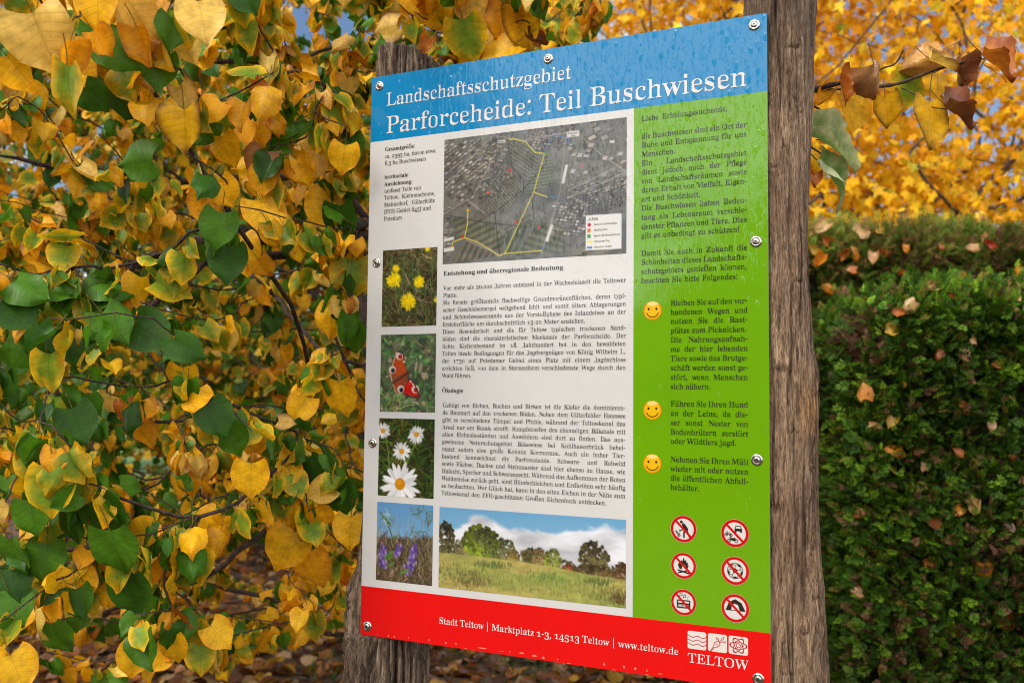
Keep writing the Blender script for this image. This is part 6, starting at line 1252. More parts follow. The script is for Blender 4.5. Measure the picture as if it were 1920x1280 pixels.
def instances(protos, which, pos, Rm, scale, c_mid, c_edge, power, c_stem=None):
    """joins many leaves into arrays, colours given per leaf for middle and edge"""
    Vs, Qs, Ts, Cs, Us, n = [], [], [], [], [], 0
    for k, (V, Q, T, uv, e) in enumerate(protos):
        m = np.where(which == k)[0]
        if not len(m): continue
        W = np.einsum('nij,vj->nvi', Rm[m], V) * scale[m][:, None, None] + pos[m][:, None, :]
        w = np.clip(e, 0, 1)[None, :] ** power[m][:, None]
        if nv_blotch(V):
            ids = (m * 3.7)[:, None]
            w = np.clip(w + (fbm(uv[None, :, 0] * 7 + ids, uv[None, :, 1] * 7 + ids * .31, ids * .17, 3, 60) - .5) * 1.5 * np.clip(w * 4 + .1, 0, 1), 0, 1)
        C = c_mid[m][:, None, :] * (1 - w[..., None]) + c_edge[m][:, None, :] * w[..., None]
        st = e < 0
        if st.any():
            C[:, st] = (c_stem[m] if c_stem is not None else (c_mid[m] * .5 + c_edge[m] * .5) * .7)[:, None, :]
        nv = len(V); off = (n + np.arange(len(m)) * nv)[:, None, None]
        if len(Q): Qs.append((Q[None] + off).reshape(-1, 4))
        if len(T): Ts.append((T[None] + off).reshape(-1, 3))
        Vs.append(W.reshape(-1, 3)); Cs.append(C.reshape(-1, 3)); Us.append(np.tile(uv, (len(m), 1)))
        n += nv * len(m)
    F = []
    if Qs: F.append(np.concatenate(Qs))
    if Ts: F.append(np.concatenate(Ts))
    return np.concatenate(Vs), F, np.concatenate(Cs), np.concatenate(Us)

# leaf colours (reflectance)
GREEN_D, GREEN_M, GREEN_L = np.array([.036, .108, .008]), np.array([.075, .20, .011]), np.array([.17, .28, .02])
YELLOW, GOLD, PALE, ORANGE = np.array([.84, .46, .010]), np.array([.80, .36, .009]), np.array([.86, .55, .11]), np.array([.55, .19, .015])
BROWN, RUST = np.array([.20, .075, .025]), np.array([.30, .10, .025])

def grow(root, pts, bf=0.35, lead=None, chains=()):
    """greedy branching: every point joins the nearest node, favouring short ways back to the root"""
    pts = np.asarray(pts)
    P = [np.asarray(root)]; par = [-1]; plen = [0.0]
    if lead is not None:
        for q in lead:
            P.append(np.asarray(q)); par.append(len(P) - 2); plen.append(plen[-1] + np.linalg.norm(P[-1] - P[-2]))
    for ch in chains:
        j = int(np.argmin(np.linalg.norm(np.array(P) - ch[0], axis=1)))
        for q in ch:
            P.append(np.asarray(q)); par.append(j); plen.append(plen[j] + np.linalg.norm(P[-1] - P[j])); j = len(P) - 1
    order = np.argsort(np.linalg.norm(pts - (P[-1] if lead is not None else P[0]), axis=1))
    for k in order:
        A = np.array(P); d = np.linalg.norm(A - pts[k], axis=1)
        j = int(np.argmin(d + bf * np.array(plen)))
        P.append(pts[k]); par.append(j); plen.append(plen[j] + d[j])
    return np.array(P), np.array(par)

def branch_mesh(P, par, tip=0.0016, expo=2.3, sides=7, rmax=9.0, seed=0, least=None):
    """tubes along the branching; returns accumulators for trunk and branches plus twig segments"""
    r = np.random.default_rng(seed)
    n = len(P); ch = [[] for _ in range(n)]
    for i in range(1, n): ch[par[i]].append(i)
    rad = np.zeros(n)
    for i in range(n - 1, -1, -1):
        s = sum(rad[c] ** expo for c in ch[i])
        rad[i] = max(tip, (s + tip ** expo * 0.3) ** (1 / expo)) if ch[i] else tip
    for k, v in (least or {}).items():
        while k >= 0 and rad[k] < v:
            rad[k] = v; k, v = par[k], v * 1.06
    rad = np.minimum(rad, rmax)
    B = Acc(); segs = []
    done = set()
    starts = [(0, None)]
    while starts:
        i, p = starts.pop()
        path = [i] if p is None else [p, i]
        while ch[path[-1]]:
            kids = sorted(ch[path[-1]], key=lambda c: -rad[c])
            for c in kids[1:]: starts.append((c, path[-1]))
            path.append(kids[0])
        pts = P[path]; rr = rad[path].copy()
        if p is not None: rr[0] = min(rr[0], rr[1] * 1.25)
        if len(path) < 2: continue
        # smooth through the nodes, with a little wander
        m = 5; out, ro = [], []
        ext = np.concatenate([[2 * pts[0] - pts[1]], pts, [2 * pts[-1] - pts[-2]]])
        for k in range(len(pts) - 1):
            p0, p1, p2, p3 = ext[k:k + 4]
            L = np.linalg.norm(p2 - p1)
            for t in np.linspace(0, 1, m, endpoint=False):
                q = .5 * ((2 * p1) + (-p0 + p2) * t + (2 * p0 - 5 * p1 + 4 * p2 - p3) * t * t + (-p0 + 3 * p1 - 3 * p2 + p3) * t ** 3)
                if 0 < t: q = q + r.normal(0, .018 * L, 3) * min(1, .02 / max(rr[k], .004))
                out.append(q); ro.append(rr[k] * (1 - t) + rr[k + 1] * t)
        out.append(pts[-1]); ro.append(rr[-1] * .6)
        out, ro = np.array(out), np.array(ro)
        V, Q, T = tube(out, ro, sides if rr.max() > .006 else 5)
        B.add(V, Q, T)
        for a in range(len(out) - 1): segs.append((out[a], out[a + 1], ro[a]))
    return B, segs, rad

# ------------------------------------------------------------------ ground
F2 = np.array([-math.sin(YAW), math.cos(YAW), 0.0])
def sheet(name, r0, r1, d0, d1, z, mat, n=2, wob=0.0):
    rr, dd = np.linspace(r0, r1, n), np.linspace(d0, d1, n)
    V = []
    for d in dd:
        for r in rr:
            V.append(site(r, d, z + (wob * (vnoise(r * .7, d * .7, 0, 3) - .5) if wob else 0)))
    i = np.arange(n - 1)[:, None] * n + np.arange(n - 1)[None, :]
    return tag(mesh_obj(name, V, [np.stack([i, i + 1, i + n + 1, i + n], -1).reshape(-1, 4)], mat), kind='structure')

nm = NM('leafy_soil')
n1 = nm.noise(nm.coord(), 14, 6, 0.65)
nm.base(nm.ramp(n1, [(0.3, (0.022, 0.013, 0.008)), (0.5, (0.07, 0.038, 0.02)), (0.7, (0.15, 0.08, 0.035))]))
nm.set(Roughness=0.9); nm.l.new(nm.bump(n1, 0.8, 0.03), nm.b.inputs['Normal']); M_SOIL = nm.m
nm = NM('lawn_grass')
n1 = nm.noise(nm.coord(), 1.2, 6, 0.7)
nm.base(nm.ramp(n1, [(0.3, (0.05, 0.11, 0.02)), (0.7, (0.13, 0.25, 0.045))]))
nm.set(Roughness=0.9); M_LAWN = nm.m
nm = NM('sandy_path'); n1 = nm.noise(nm.coord(), 6, 5)
nm.base(nm.ramp(n1, [(0.3, (0.28, 0.22, 0.19)), (0.7, (0.42, 0.34, 0.30))])); nm.set(Roughness=0.9); M_PATH = nm.m

sheet('ground', -350, 350, -120, 600, 0.0, M_SOIL)
sheet('lawn', -120, 60, 14.5, 160, 0.012, M_LAWN)
sheet('path', -80, 40, 30, 36, 0.03, M_PATH)

# fallen leaves on the soil
N = 15000
dd = 3.4 + 11.5 * rng.uniform(0, 1, N) ** 1.25
px = rng.uniform(-260, 1620, N)
rr = (px - 960) / FPX * dd
pos = np.array([CAM[0], CAM[1], 0]) + rr[:, None] * R0 + dd[:, None] * F2
pos[:, 2] = rng.uniform(0.004, 0.05, N)
lit_protos = [simple_leaf(k) for k in range(6)]
a = rng.uniform(0, 2 * math.pi, N)
dr = np.stack([np.cos(a), np.sin(a), rng.normal(0, .28, N)], 1)
nn = np.stack([rng.normal(0, .45, N), rng.normal(0, .45, N), np.ones(N)], 1)
pal = np.array([(.25, .085, .02), (.34, .13, .025), (.17, .06, .018), (.40, .18, .05), (.50, .27, .025), (.42, .26, .11), (.10, .04, .018), (.36, .10, .018), (.48, .33, .17)])
cmid = pal[rng.choice(len(pal), N, p=[.2, .16, .15, .12, .1, .08, .09, .05, .05])] * rng.uniform(.7, 1.15, (N, 1))
V, F, C, U = instances(lit_protos, rng.integers(0, 6, N), pos, frames(dr, nn), rng.uniform(.055, .105, N), cmid, cmid * .8, np.full(N, 1.5))
tag(mesh_obj('leaf_litter', V, F, M_LEAF_DRY, col=C, uv=U), kind='stuff')
# thin grass and weeds between them
N = 2600
dd = 3.6 + 6 * rng.uniform(0, 1, N); rr = (rng.uniform(500, 1500, N) - 960) / FPX * dd
pos = np.array([CAM[0], CAM[1], 0]) + rr[:, None] * R0 + dd[:, None] * F2
keep = vnoise(pos[:, 0] * 2.2, pos[:, 1] * 2.2, 0, 8) > .52
pos = pos[keep]; N = len(pos)
blade = (np.array([[-.03, 0, 0], [.03, 0, 0], [.02, .55, .05], [-.02, .55, .05], [0, 1, .3]]), np.array([[0, 1, 2, 3]]), np.array([[3, 2, 4]]), np.array([[0, 0], [0, 0], [0, .5], [0, .5], [0, 1.]]), np.array([0, 0, .5, .5, 1.]))
dr = np.stack([rng.normal(0, .5, N), rng.normal(0, .5, N), np.ones(N)], 1)
cg = np.array([.05, .12, .02]) * rng.uniform(.6, 1.5, (N, 1))
V, F, C, U = instances([blade], np.zeros(N, int), pos, frames(dr, rng.normal(0, 1, (N, 3))), rng.uniform(.06, .17, N), cg, cg * 1.3, np.ones(N))
tag(mesh_obj('grass', V, F, M_LEAF_FAR, col=C, uv=U), kind='stuff')

# ------------------------------------------------------------------ linden behind and beside the sign
LPROTO = [linden_leaf(fold=f, droop=d, wave=w, curl=c, seed=s) for s, (f, d, w, c) in enumerate(
    [(.15, .25, .03, 0), (.25, .4, .04, 0), (.1, .6, .05, 0), (.3, .2, .05, .5), (-.2, .5, .05, 0), (.2, .8, .06, 0), (.1, .3, .08, .9), (.35, .5, .06, 0), (.2, .4, .10, -.6), (-.1, .7, .07, -.4), (.5, .9, .16, 1.25), (-.3, .6, .20, -1.1), (.55, .2, .12, .3)])]
LPROTO += [linden_leaf(rows=18, cols=15, fold=f, droop=d, wave=w, curl=c, seed=s, wrinkle=k) for s, f, d, w, c, k in
           ((31, .45, .8, .10, .6, .09), (32, -.35, 1.0, .12, -.6, .10), (33, .6, .5, .12, .3, .08), (34, -.5, .9, .08, -.4, .08))]
LPROTO += [linden_leaf(rows=18, cols=15, fold=.9, droop=d, wave=.07, curl=c, seed=s, wrinkle=.05, width=.34) for s, d, c in ((41, .7, .4), (42, 1.0, -.3))]
DOWN = np.array([0, 0, -1.0])

def clear_of_sign(P):
    """true where a point does not stand between the photographer and the sign or hedge"""
    x, y, z = proj(P)
    infr = (x > 668) & (z < 2.2) & (y > 148 - .167 * (x - 696) - 62)
    right = (x > 1180) & (y > -170) & (z < 9)
    return ~(infr | right)

def shades(c, m=.05):
    if c[1] >= 0: return False
    h = c - np.array(sd) * (c[1] / sd[1])
    return -m < h[0] < .841 + m and ZB - m < h[2] < ZB + 1.189 + m

class Leaves:
    def __init__(s): s.k, s.p, s.R, s.s, s.a, s.b, s.w, s.st = [], [], [], [], [], [], [], []
    def add(s, k, p, d, n, size, cm, ce, pw, st=None):
        s.k.append(k); s.p.append(p); s.R.append(frames(np.asarray(d, float)[None], np.asarray(n, float)[None])[0]); s.s.append(size); s.a.append(cm); s.b.append(ce); s.w.append(pw)
        s.st.append(np.array([.22, .16, .04]) if st is None else st)
    def build(s, name, mat, parent, protos):
        V, F, C, U = instances(protos, np.array(s.k), np.array(s.p), np.array(s.R), np.array(s.s), np.array(s.a), np.array(s.b), np.array(s.w), np.array(s.st))
        return mesh_obj(name, V, F, mat, parent, col=C, uv=U)

# named leaf colourings: middle, edge, how far the edge colour reaches in
TONES = {'g': (GREEN_M, GREEN_M * .9, 2), 'd': (GREEN_D, GREEN_D * 1.2, 2), 'y': (YELLOW, GOLD, 2), 'o': (GOLD, ORANGE, 2.5), 'p': (PALE, PALE * .85, 2), 'gy': (GREEN_L, YELLOW, 1.2), 'yg': (YELLOW * .8, GREEN_M, 1.5), 'b': (BROWN * 1.4, BROWN, 1.5),
         'yb': (YELLOW, BROWN * .6, 3.0), 'r': (np.array([.58, .19, .02]), np.array([.32, .07, .015]), 1.2), 'pb': (PALE * .9, BROWN, 2.2), 'ta': (np.array([.60, .31, .07]), np.array([.38, .13, .03]), 1.6), 'lb': (np.array([.40, .20, .08]), np.array([.26, .08, .03]), 2.0), 'w': (np.array([.17, .29, .08]), np.array([.55, .56, .33]), 1.0), 'db': (np.array([.15, .05, .022]), np.array([.30, .08, .015]), 2.5)}
# leaves that stand out in the view: pixel, distance, size in pixels, heading of the tip (90 = down, 0 = right), colouring, form
HERO = [(182, 18, 1.45, 105, 95, 'y', 0), (85, 88, 1.4, 135, 70, 'p', 5), (60, 30, 1.6, 90, 120, 'o', 1), (266, 42, 1.5, 98, 60, 'p', 4), (381, 44, 1.45, 96, 75, 'p', 0), (322, 64, 1.5, 70, 88, 'g', 2), (172, 74, 1.55, 58, 95, 'g', 0), (233, 95, 1.5, 92, 38, 'g', 4),
        (120, 178, 1.4, 108, 105, 'gy', 2), (42, 142, 1.45, 88, 55, 'y', 3), (182, 182, 1.6, 72, 50, 'd', 4), (233, 196, 1.6, 66, 95, 'd', 0), (272, 192, 1.65, 60, 80, 'y', 5), (157, 118, 1.5, 74, 45, 'y', 1), (354, 192, 1.6, 76, 60, 'pb', 6), (343, 250, 1.55, 92, 92, 'yb', 7),
        (366, 250, 1.6, 50, 80, 'g', 0), (298, 140, 1.55, 74, 95, 'g', 0), (270, 90, 1.5, 80, 75, 'o', 3), (448, 133, 1.6, 70, 200, 'gy', 1), (490, 163, 1.6, 52, 170, 'r', 6), (515, 230, 1.7, 74, 180, 'g', 0), (583, 262, 1.65, 84, 110, 'p', 8), (652, 288, 1.7, 76, 80, 'g', 0), (565, 314, 1.65, 84, 130, 'p', 2),
        (490, 320, 1.6, 76, 110, 'lb', 5), (245, 305, 1.6, 84, 175, 'g', 4), (513, 277, 1.7, 56, 175, 'g', 7), (508, 375, 1.65, 76, 95, 'gy', 0), (505, 412, 1.6, 86, 60, 'y', 0), (408, 436, 1.6, 76, 100, 'g', 0), (600, 398, 1.65, 76, 115, 'y', 1), (642, 425, 1.7, 80, 85, 'd', 0), (425, 290, 1.7, 70, 75, 'y', 4),
        (427, 500, 1.7, 78, 90, 'd', 0), (455, 484, 1.8, 84, 75, 'y', 5), (361, 650, 1.65, 72, 25, 'd', 4), (91, 704, 1.6, 84, 95, 'gy', 0), (655, 530, 1.8, 88, 95, 'gy', 2), (642, 752, 1.8, 80, 85, 'y', 0), (290, 628, 1.7, 92, 25, 'd', 1), (220, 612, 1.65, 84, 40, 'g', 2), (219, 536, 1.7, 74, 10, 'g', 4), (330, 541, 1.75, 76, 20, 'gy', 1),
        (60, 540, 1.6, 80, 20, 'g', 4), (120, 545, 1.65, 74, 10, 'g', 7), (60, 650, 1.7, 90, 20, 'g', 4), (130, 650, 1.7, 80, 60, 'd', 2), (40, 590, 1.6, 90, 35, 'd', 1), (62, 880, 1.6, 76, 95, 'gy', 0), (95, 930, 1.55, 98, 92, 'gy', 0), (62, 975, 1.6, 76, 80, 'g', 0), (131, 998, 1.65, 88, 100, 'd', 2), (205, 980, 1.6, 100, 70, 'd', 0), (215, 1046, 1.55, 108, 85, 'g', 2),
        (250, 1122, 1.6, 88, 80, 'd', 0), (470, 905, 1.75, 74, 92, 'y', 0), (379, 1047, 1.75, 62, 92, 'gy', 0), (532, 1036, 1.6, 90, 115, 'y', 1), (590, 1078, 1.6, 84, 75, 'o', 4), (518, 962, 1.7, 66, 92, 'gy', 2), (562, 985, 1.65, 72, 85, 'y', 7), (657, 1002, 1.75, 68, 90, 'y', 0), (313, 1157, 1.7, 62, 90, 'y', 0), (328, 1220, 1.65, 62, 85, 'y', 0),
        (250, 1243, 1.6, 66, 95, 'y', 0), (376, 1240, 1.7, 60, 85, 'gy', 0), (138, 1112, 1.65, 82, 90, 'y', 2), (193, 1118, 1.7, 52, 85, 'y', 4), (30, 1142, 1.6, 80, 60, 'g', 0), (110, 1205, 1.6, 82, 75, 'g', 2), (36, 1266, 1.5, 84, 60, 'y', 1), (30, 1050, 1.6, 90, 85, 'g', 1), (85, 1060, 1.65, 80, 90, 'g', 0), (285, 1130, 1.75, 50, 70, 'd', 4),
        (590, 890, 1.75, 62, 60, 'd', 4), (640, 940, 1.7, 74, 85, 'd', 0), (560, 880, 1.8, 60, 80, 'd', 2), (440, 830, 1.8, 66, 70, 'g', 1), (410, 790, 1.75, 76, 60, 'd', 0), (620, 610, 1.85, 70, 100, 'y', 4), (660, 640, 1.8, 64, 90, 'g', 2), (560, 770, 1.8, 60, 120, 'y', 0), (270, 820, 1.75, 74, 90, 'o', 2), (150, 800, 1.65, 80, 60, 'd', 0),
        (740, 80, 2.20, 60, 15, 'g', 4), (880, 82, 2.12, 88, 75, 'gy', 0), (822, 38, 2.20, 70, 70, 'y', 2), (880, 20, 2.12, 76, 95, 'p', 4), (985, 60, 2.12, 90, 75, 'yb', 3), (1010, 75, 2.12, 44, 20, 'db', 6), (930, 98, 2.12, 84, 160, 'y', 1), (790, 10, 2.20, 70, 90, 'y', 0), (715, 55, 2.20, 64, 170, 'pb', 4), (795, 88, 2.20, 44, 110, 'r', 6), (1000, 20, 2.12, 70, 60, 'y', 5), (940, 45, 2.12, 80, 100, 'o', 2)]
TWIG_HERO = [(1594, 168, 1.76, 60, 115, 'r', 13), (1648, 158, 1.72, 78, 60, 'lb', 16), (1728, 112, 1.80, 82, 155, 'ta', 14), (1772, 122, 1.76, 60, 20, 'pb', 3), (1808, 142, 1.77, 66, 75, 'db', 13), (1603, 214, 1.80, 84, 95, 'y', 0), (1668, 214, 1.80, 66, 70, 'yb', 2), (1706, 172, 1.86, 74, 95, 'gy', 0), (1748, 236, 1.74, 96, 85, 'yb', 0),
             (1806, 214, 1.74, 80, 25, 'db', 15), (1880, 122, 1.72, 84, 35, 'r', 15), (1872, 138, 1.75, 50, 30, 'o', 1), (1544, 184, 1.84, 44, 130, 'o', 6), (1760, 162, 1.82, 50, 90, 'y', 4), (1574, 280, 1.74, 128, 27, 'w', 17), (1584, 338, 1.74, 120, 31, 'w', 18), (1533, 305, 1.9, 46, 110, 'y', 4), (1527, 335, 1.92, 40, 90, 'r', 6)]

def hero_pose(px, py, d, size, hd):
    while d < 2.3 and 480 < px < 1200:                          # hung far enough back to leave the panel in the light
        c = at(px, py, d)
        if c[1] > .02 or not (-.16 < c[0] - sd[0] * c[1] / sd[1] < .95): break
        d += .03
    h = math.radians(hd)
    L = size / FPX * d
    dv = RT * math.cos(h) - UP * math.sin(h)
    j = np.array([math.sin(px * 12.9 + py), math.sin(px * 3.1 + py * 7), math.sin(px * 5.7 - py)])
    dv = norm(dv - FW * (.25 * j[0]))
    nn = norm(-FW * .9 + UP * .35 + .38 * j)
    c = at(px, py, d)
    return c - dv * L * .5, dv, nn, L * .98

lr = np.random.default_rng(21)
anch = []
for _ in range(60000):
    d = 1.5 + 4.0 * lr.uniform() ** 0.8
    x, y = lr.uniform(-330, 720), lr.uniform(-330, 1240)
    if lr.uniform() > (d / 5.5) ** 1.1 + .12: continue
    P = at(x, y, d)
    if P[2] < .42 or P[2] > 4.3: continue
    low = math.exp(-((x - 400) / 260) ** 2) * np.clip((y - 1010) / 200, 0, 1)
    if lr.uniform() < .60 * low: continue
    gap = math.exp(-((x - 600) / 110) ** 2 - ((y - 585) / 42) ** 2) + .8 * math.exp(-((x - 150) / 40) ** 2 - ((y - 350) / 30) ** 2) + .7 * math.exp(-((x - 420) / 60) ** 2 - ((y - 200) / 40) ** 2) + .7 * math.exp(-((x - 450) / 140) ** 2 - ((y - 700) / 40) ** 2)
    if lr.uniform() < gap * 1.1: continue
    anch.append(P)
    if len(anch) >= 720: break
for _ in range(20000):                                     # a deeper layer behind the first
    d = lr.uniform(2.3, 4.4); x, y = lr.uniform(-120, 690), lr.uniform(-120, 1200)
    P = at(x, y, d)
    if P[2] < .5: continue
    if lr.uniform() < .9 * math.exp(-((x - 600) / 100) ** 2 - ((y - 585) / 36) ** 2) + .8 * math.exp(-((x - 400) / 240) ** 2) * np.clip((y - 1040) / 150, 0, 1): continue
    anch.append(P)
    if len(anch) >= 960: break
for _ in range(4000):
    d = lr.uniform(1.95, 4.2); x, y = lr.uniform(690, 1130), lr.uniform(-330, 175)
    P = at(x, y, d)
    if P[2] > 4.3 or x > 1150 - (y + 50) * .3: continue
    anch.append(P)
    if len(anch) >= 1080: break
anch = np.array(anch)
anch = anch[clear_of_sign(anch)]
anch = np.array([p for p in anch if not (shades(p) and lr.uniform() < .6)])
hero_pts = []
for (px, py, d, size, hd, tone, k) in HERO:
    b, dv, nn, L = hero_pose(px, py, d, size, hd)
    hero_pts.append(b - dv * L * .55 + UP * .02)
hero_pts = np.array(hero_pts)
ROOT = site(-.50, 3.62, -.05)
lead = [ROOT + np.array([.02, 0, .55]), ROOT + np.array([-.01, .02, 1.1]), ROOT + np.array([-.04, 0, 1.6]), ROOT + np.array([-.05, -.03, 2.0])]
chains = [[at(*q) for q in c] for c in (
    ((690, 425, 3.35), (560, 452, 3.0), (425, 440, 2.72), (300, 478, 2.5), (180, 525, 2.32), (60, 550, 2.2), (-80, 600, 2.1)),
    ((640, 470, 3.2), (500, 480, 2.95), (400, 485, 2.75), (300, 560, 2.55), (200, 640, 2.45)),
    ((640, 320, 3.3), (480, 330, 3.0), (300, 330, 2.7), (160, 320, 2.5), (0, 292, 2.35)),
    ((400, 485, 2.75), (480, 520, 2.55), (560, 605, 2.42), (630, 690, 2.35), (684, 752, 2.3)),
    ((640, 150, 3.3), (520, 120, 3.0), (380, 110, 2.7), (200, 60, 2.4)),
    ((690, 860, 3.45), (560, 930, 3.2), (400, 960, 2.95), (250, 1010, 2.75), (110, 1040, 2.6)),
    ((560, 930, 3.2), (420, 1060, 3.0), (250, 1130, 2.85), (130, 1168, 2.7)),
    ((690, 760, 3.4), (520, 780, 3.1), (350, 790, 2.8), (200, 800, 2.6)),
    ((780, 120, 3.2), (815, 60, 2.8), (840, -30, 2.5)))]
thick = (.024, .017, .013, .009, .012, .015, .012, .011, .010)
allp = np.concatenate([anch, hero_pts])
P, par = grow(ROOT, allp, 0.38, lead, chains)
least, k0 = {}, 1 + len(lead)
for c, w in zip(chains, thick):
    for q in range(len(c)): least[k0 + q] = w * (1 - .62 * q / (len(c) - 1))
    k0 += len(c)
B, segs, rad = branch_mesh(P, par, tip=.0015, expo=2.6, rmax=.085, seed=4, least=least)
linden = thing('linden_tree', 'linden tree with yellow and green leaves hanging low on dark branches beside the sign', 'tree', tuple(ROOT * np.array([1, 1, 0])))
TV, TQ, TT = tube(np.array([ROOT - np.array([0, 0, .2])] + [ROOT] + lead), np.array([.125, .105, .092, .088, .084, .08]), 20)
mesh_obj('trunk', TV, [TQ, TT], M_BARK, linden)
B.build('branches', M_BARK, linden)

def green_share(x, y):
    g = .37 + .50 * np.exp(-((x - 120) / 230) ** 2 - ((y - 660) / 190) ** 2) + .34 * np.exp(-((x - 420) / 170) ** 2 - ((y - 560) / 130) ** 2) + .36 * np.exp(-((x - 150) / 170) ** 2 - ((y - 1040) / 130) ** 2)
    g = g + .22 * np.exp(-((x - 600) / 90) ** 2 - ((y - 900) / 60) ** 2) + .2 * np.exp(-((x - 560) / 150) ** 2 - ((y - 80) / 60) ** 2) - .12 * np.exp(-((x - 420) / 160) ** 2 - ((y - 1150) / 110) ** 2)
    return np.clip(g, .08, .82)

LV = Leaves()
def tone_random(x, y):
    u = lr.uniform()
    g = green_share(x, y)
    if u < g: key = ['g', 'd', 'g', 'gy', 'gy'][lr.integers(5)]
    else: key = ['y', 'y', 'o', 'p', 'y', 'gy', 'pb', 'o', 'yb', 'r'][lr.choice(10, p=[.2, .17, .14, .1, .08, .2, .03, .04, .03, .01])]
    a, b, w = TONES[key]
    q = lr.uniform(.72, 1.18)
    return a * q * lr.uniform(.92, 1.08, 3), b * q, w
count = 0
tips = [s for s in segs if s[2] < .0050]
for (a, b, r0) in tips:
    L = np.linalg.norm(b - a)
    n = lr.poisson(L * 76)
    for _ in range(n):
        t = lr.uniform(); p0 = a + (b - a) * t
        off = norm(lr.normal(0, 1, 3) + np.array([0, 0, -.5]))
        size = lr.uniform(.036, .068)
        dv = norm(DOWN * .85 + off * .75 + lr.normal(0, .25, 3))
        base = p0 + dv * size * .55
        c = base + dv * size * .5
        if not clear_of_sign(c[None])[0] or c[2] < .2: continue
        x, y, z = proj(c)
        if z < 1.32: continue
        if c[1] < 0:                                            # keep the panel out of the leaves' shadow, as in the picture
            if shades(c) and lr.uniform() < .72: continue
        nn = norm(-FW * .65 + np.array([0, 0, .55]) + lr.normal(0, .55, 3))
        cm, ce, w = tone_random(float(x), float(y))
        LV.add(int(lr.integers(10)), base, dv, nn, size, cm, ce, w)
        count += 1
for (px, py, d, size, hd, tone, k) in HERO:
    b, dv, nn, L = hero_pose(px, py, d, size, hd)
    a_, b_, w = TONES[tone]
    LV.add(k, b, dv, nn, L, a_, b_, w)
print('linden leaves', count, 'tips', len(tips))
LV.build('leaves', M_LEAF, linden, LPROTO)

# the twig reaching out past the right post
TW = Acc()
def twig(pts, r0, r1):
    Q = np.array([at(*p) for p in pts]); m = 6; out = []
    ext = np.concatenate([[2 * Q[0] - Q[1]], Q, [2 * Q[-1] - Q[-2]]])
    for k in range(len(Q) - 1):
        p0, p1, p2, p3 = ext[k:k + 4]
        for t in np.linspace(0, 1, m, endpoint=False):
            out.append(.5 * ((2 * p1) + (-p0 + p2) * t + (2 * p0 - 5 * p1 + 4 * p2 - p3) * t * t + (-p0 + 3 * p1 - 3 * p2 + p3) * t ** 3))
    out.append(Q[-1]); out = np.array(out)
    rr = np.linspace(r0, r1, len(out)) * (1 + .18 * np.sin(np.arange(len(out)) * 1.9))
    TW.add(*tube(out, rr, 7))
twig([(860, 420, 3.4), (1100, 300, 2.8), (1380, 190, 2.1), (1470, 178, 1.95), (1527, 168, 1.86), (1580, 156, 1.82), (1618, 163, 1.81), (1680, 158, 1.79), (1738, 137, 1.78), (1800, 118, 1.77), (1850, 110, 1.75)], .008, .0014)
twig([(1527, 172, 1.86), (1570, 168, 1.84), (1600, 172, 1.83), (1640, 176, 1.81)], .0028, .0012)
twig([(1618, 163, 1.81), (1650, 131, 1.80), (1678, 120, 1.8), (1694, 94, 1.79)], .0022, .0016)
twig([(1690, 165, 1.79), (1720, 180, 1.77), (1745, 200, 1.75), (1775, 205, 1.75)], .0013, .0009)
twig([(1450, 170, 2.0), (1527, 200, 1.9), (1560, 226, 1.9)], .003, .0015)
twig([(1470, 215, 1.95), (1527, 240, 1.85), (1545, 262, 1.8), (1530, 262, 1.78)], .0022, .001)
twig([(1480, 255, 1.92), (1535, 285, 1.8), (1552, 305, 1.78), (1575, 322, 1.77)], .0022, .001)
hang = TW.build('hanging_twig', M_BARK, linden)
for (px, py, d, size, hd, tone, k) in TWIG_HERO:
    b, dv, nn, L = hero_pose(px, py, d, size, hd)
    if tone == 'w': nn = norm(UP * .55 - FW * .75 + RT * .25)
    elif tone in ('r', 'lb', 'db', 'pb', 'o'): nn = norm(nn + UP * .55)
    a_, b_, w = TONES[tone]
    X = Leaves(); X.add(k, b, dv, nn, L, a_, b_, w)
    X.build('leaf', M_LEAF if tone in ('y', 'gy', 'w', 'yb', 'o', 'pb') else M_LEAF_DRY, hang, LPROTO)

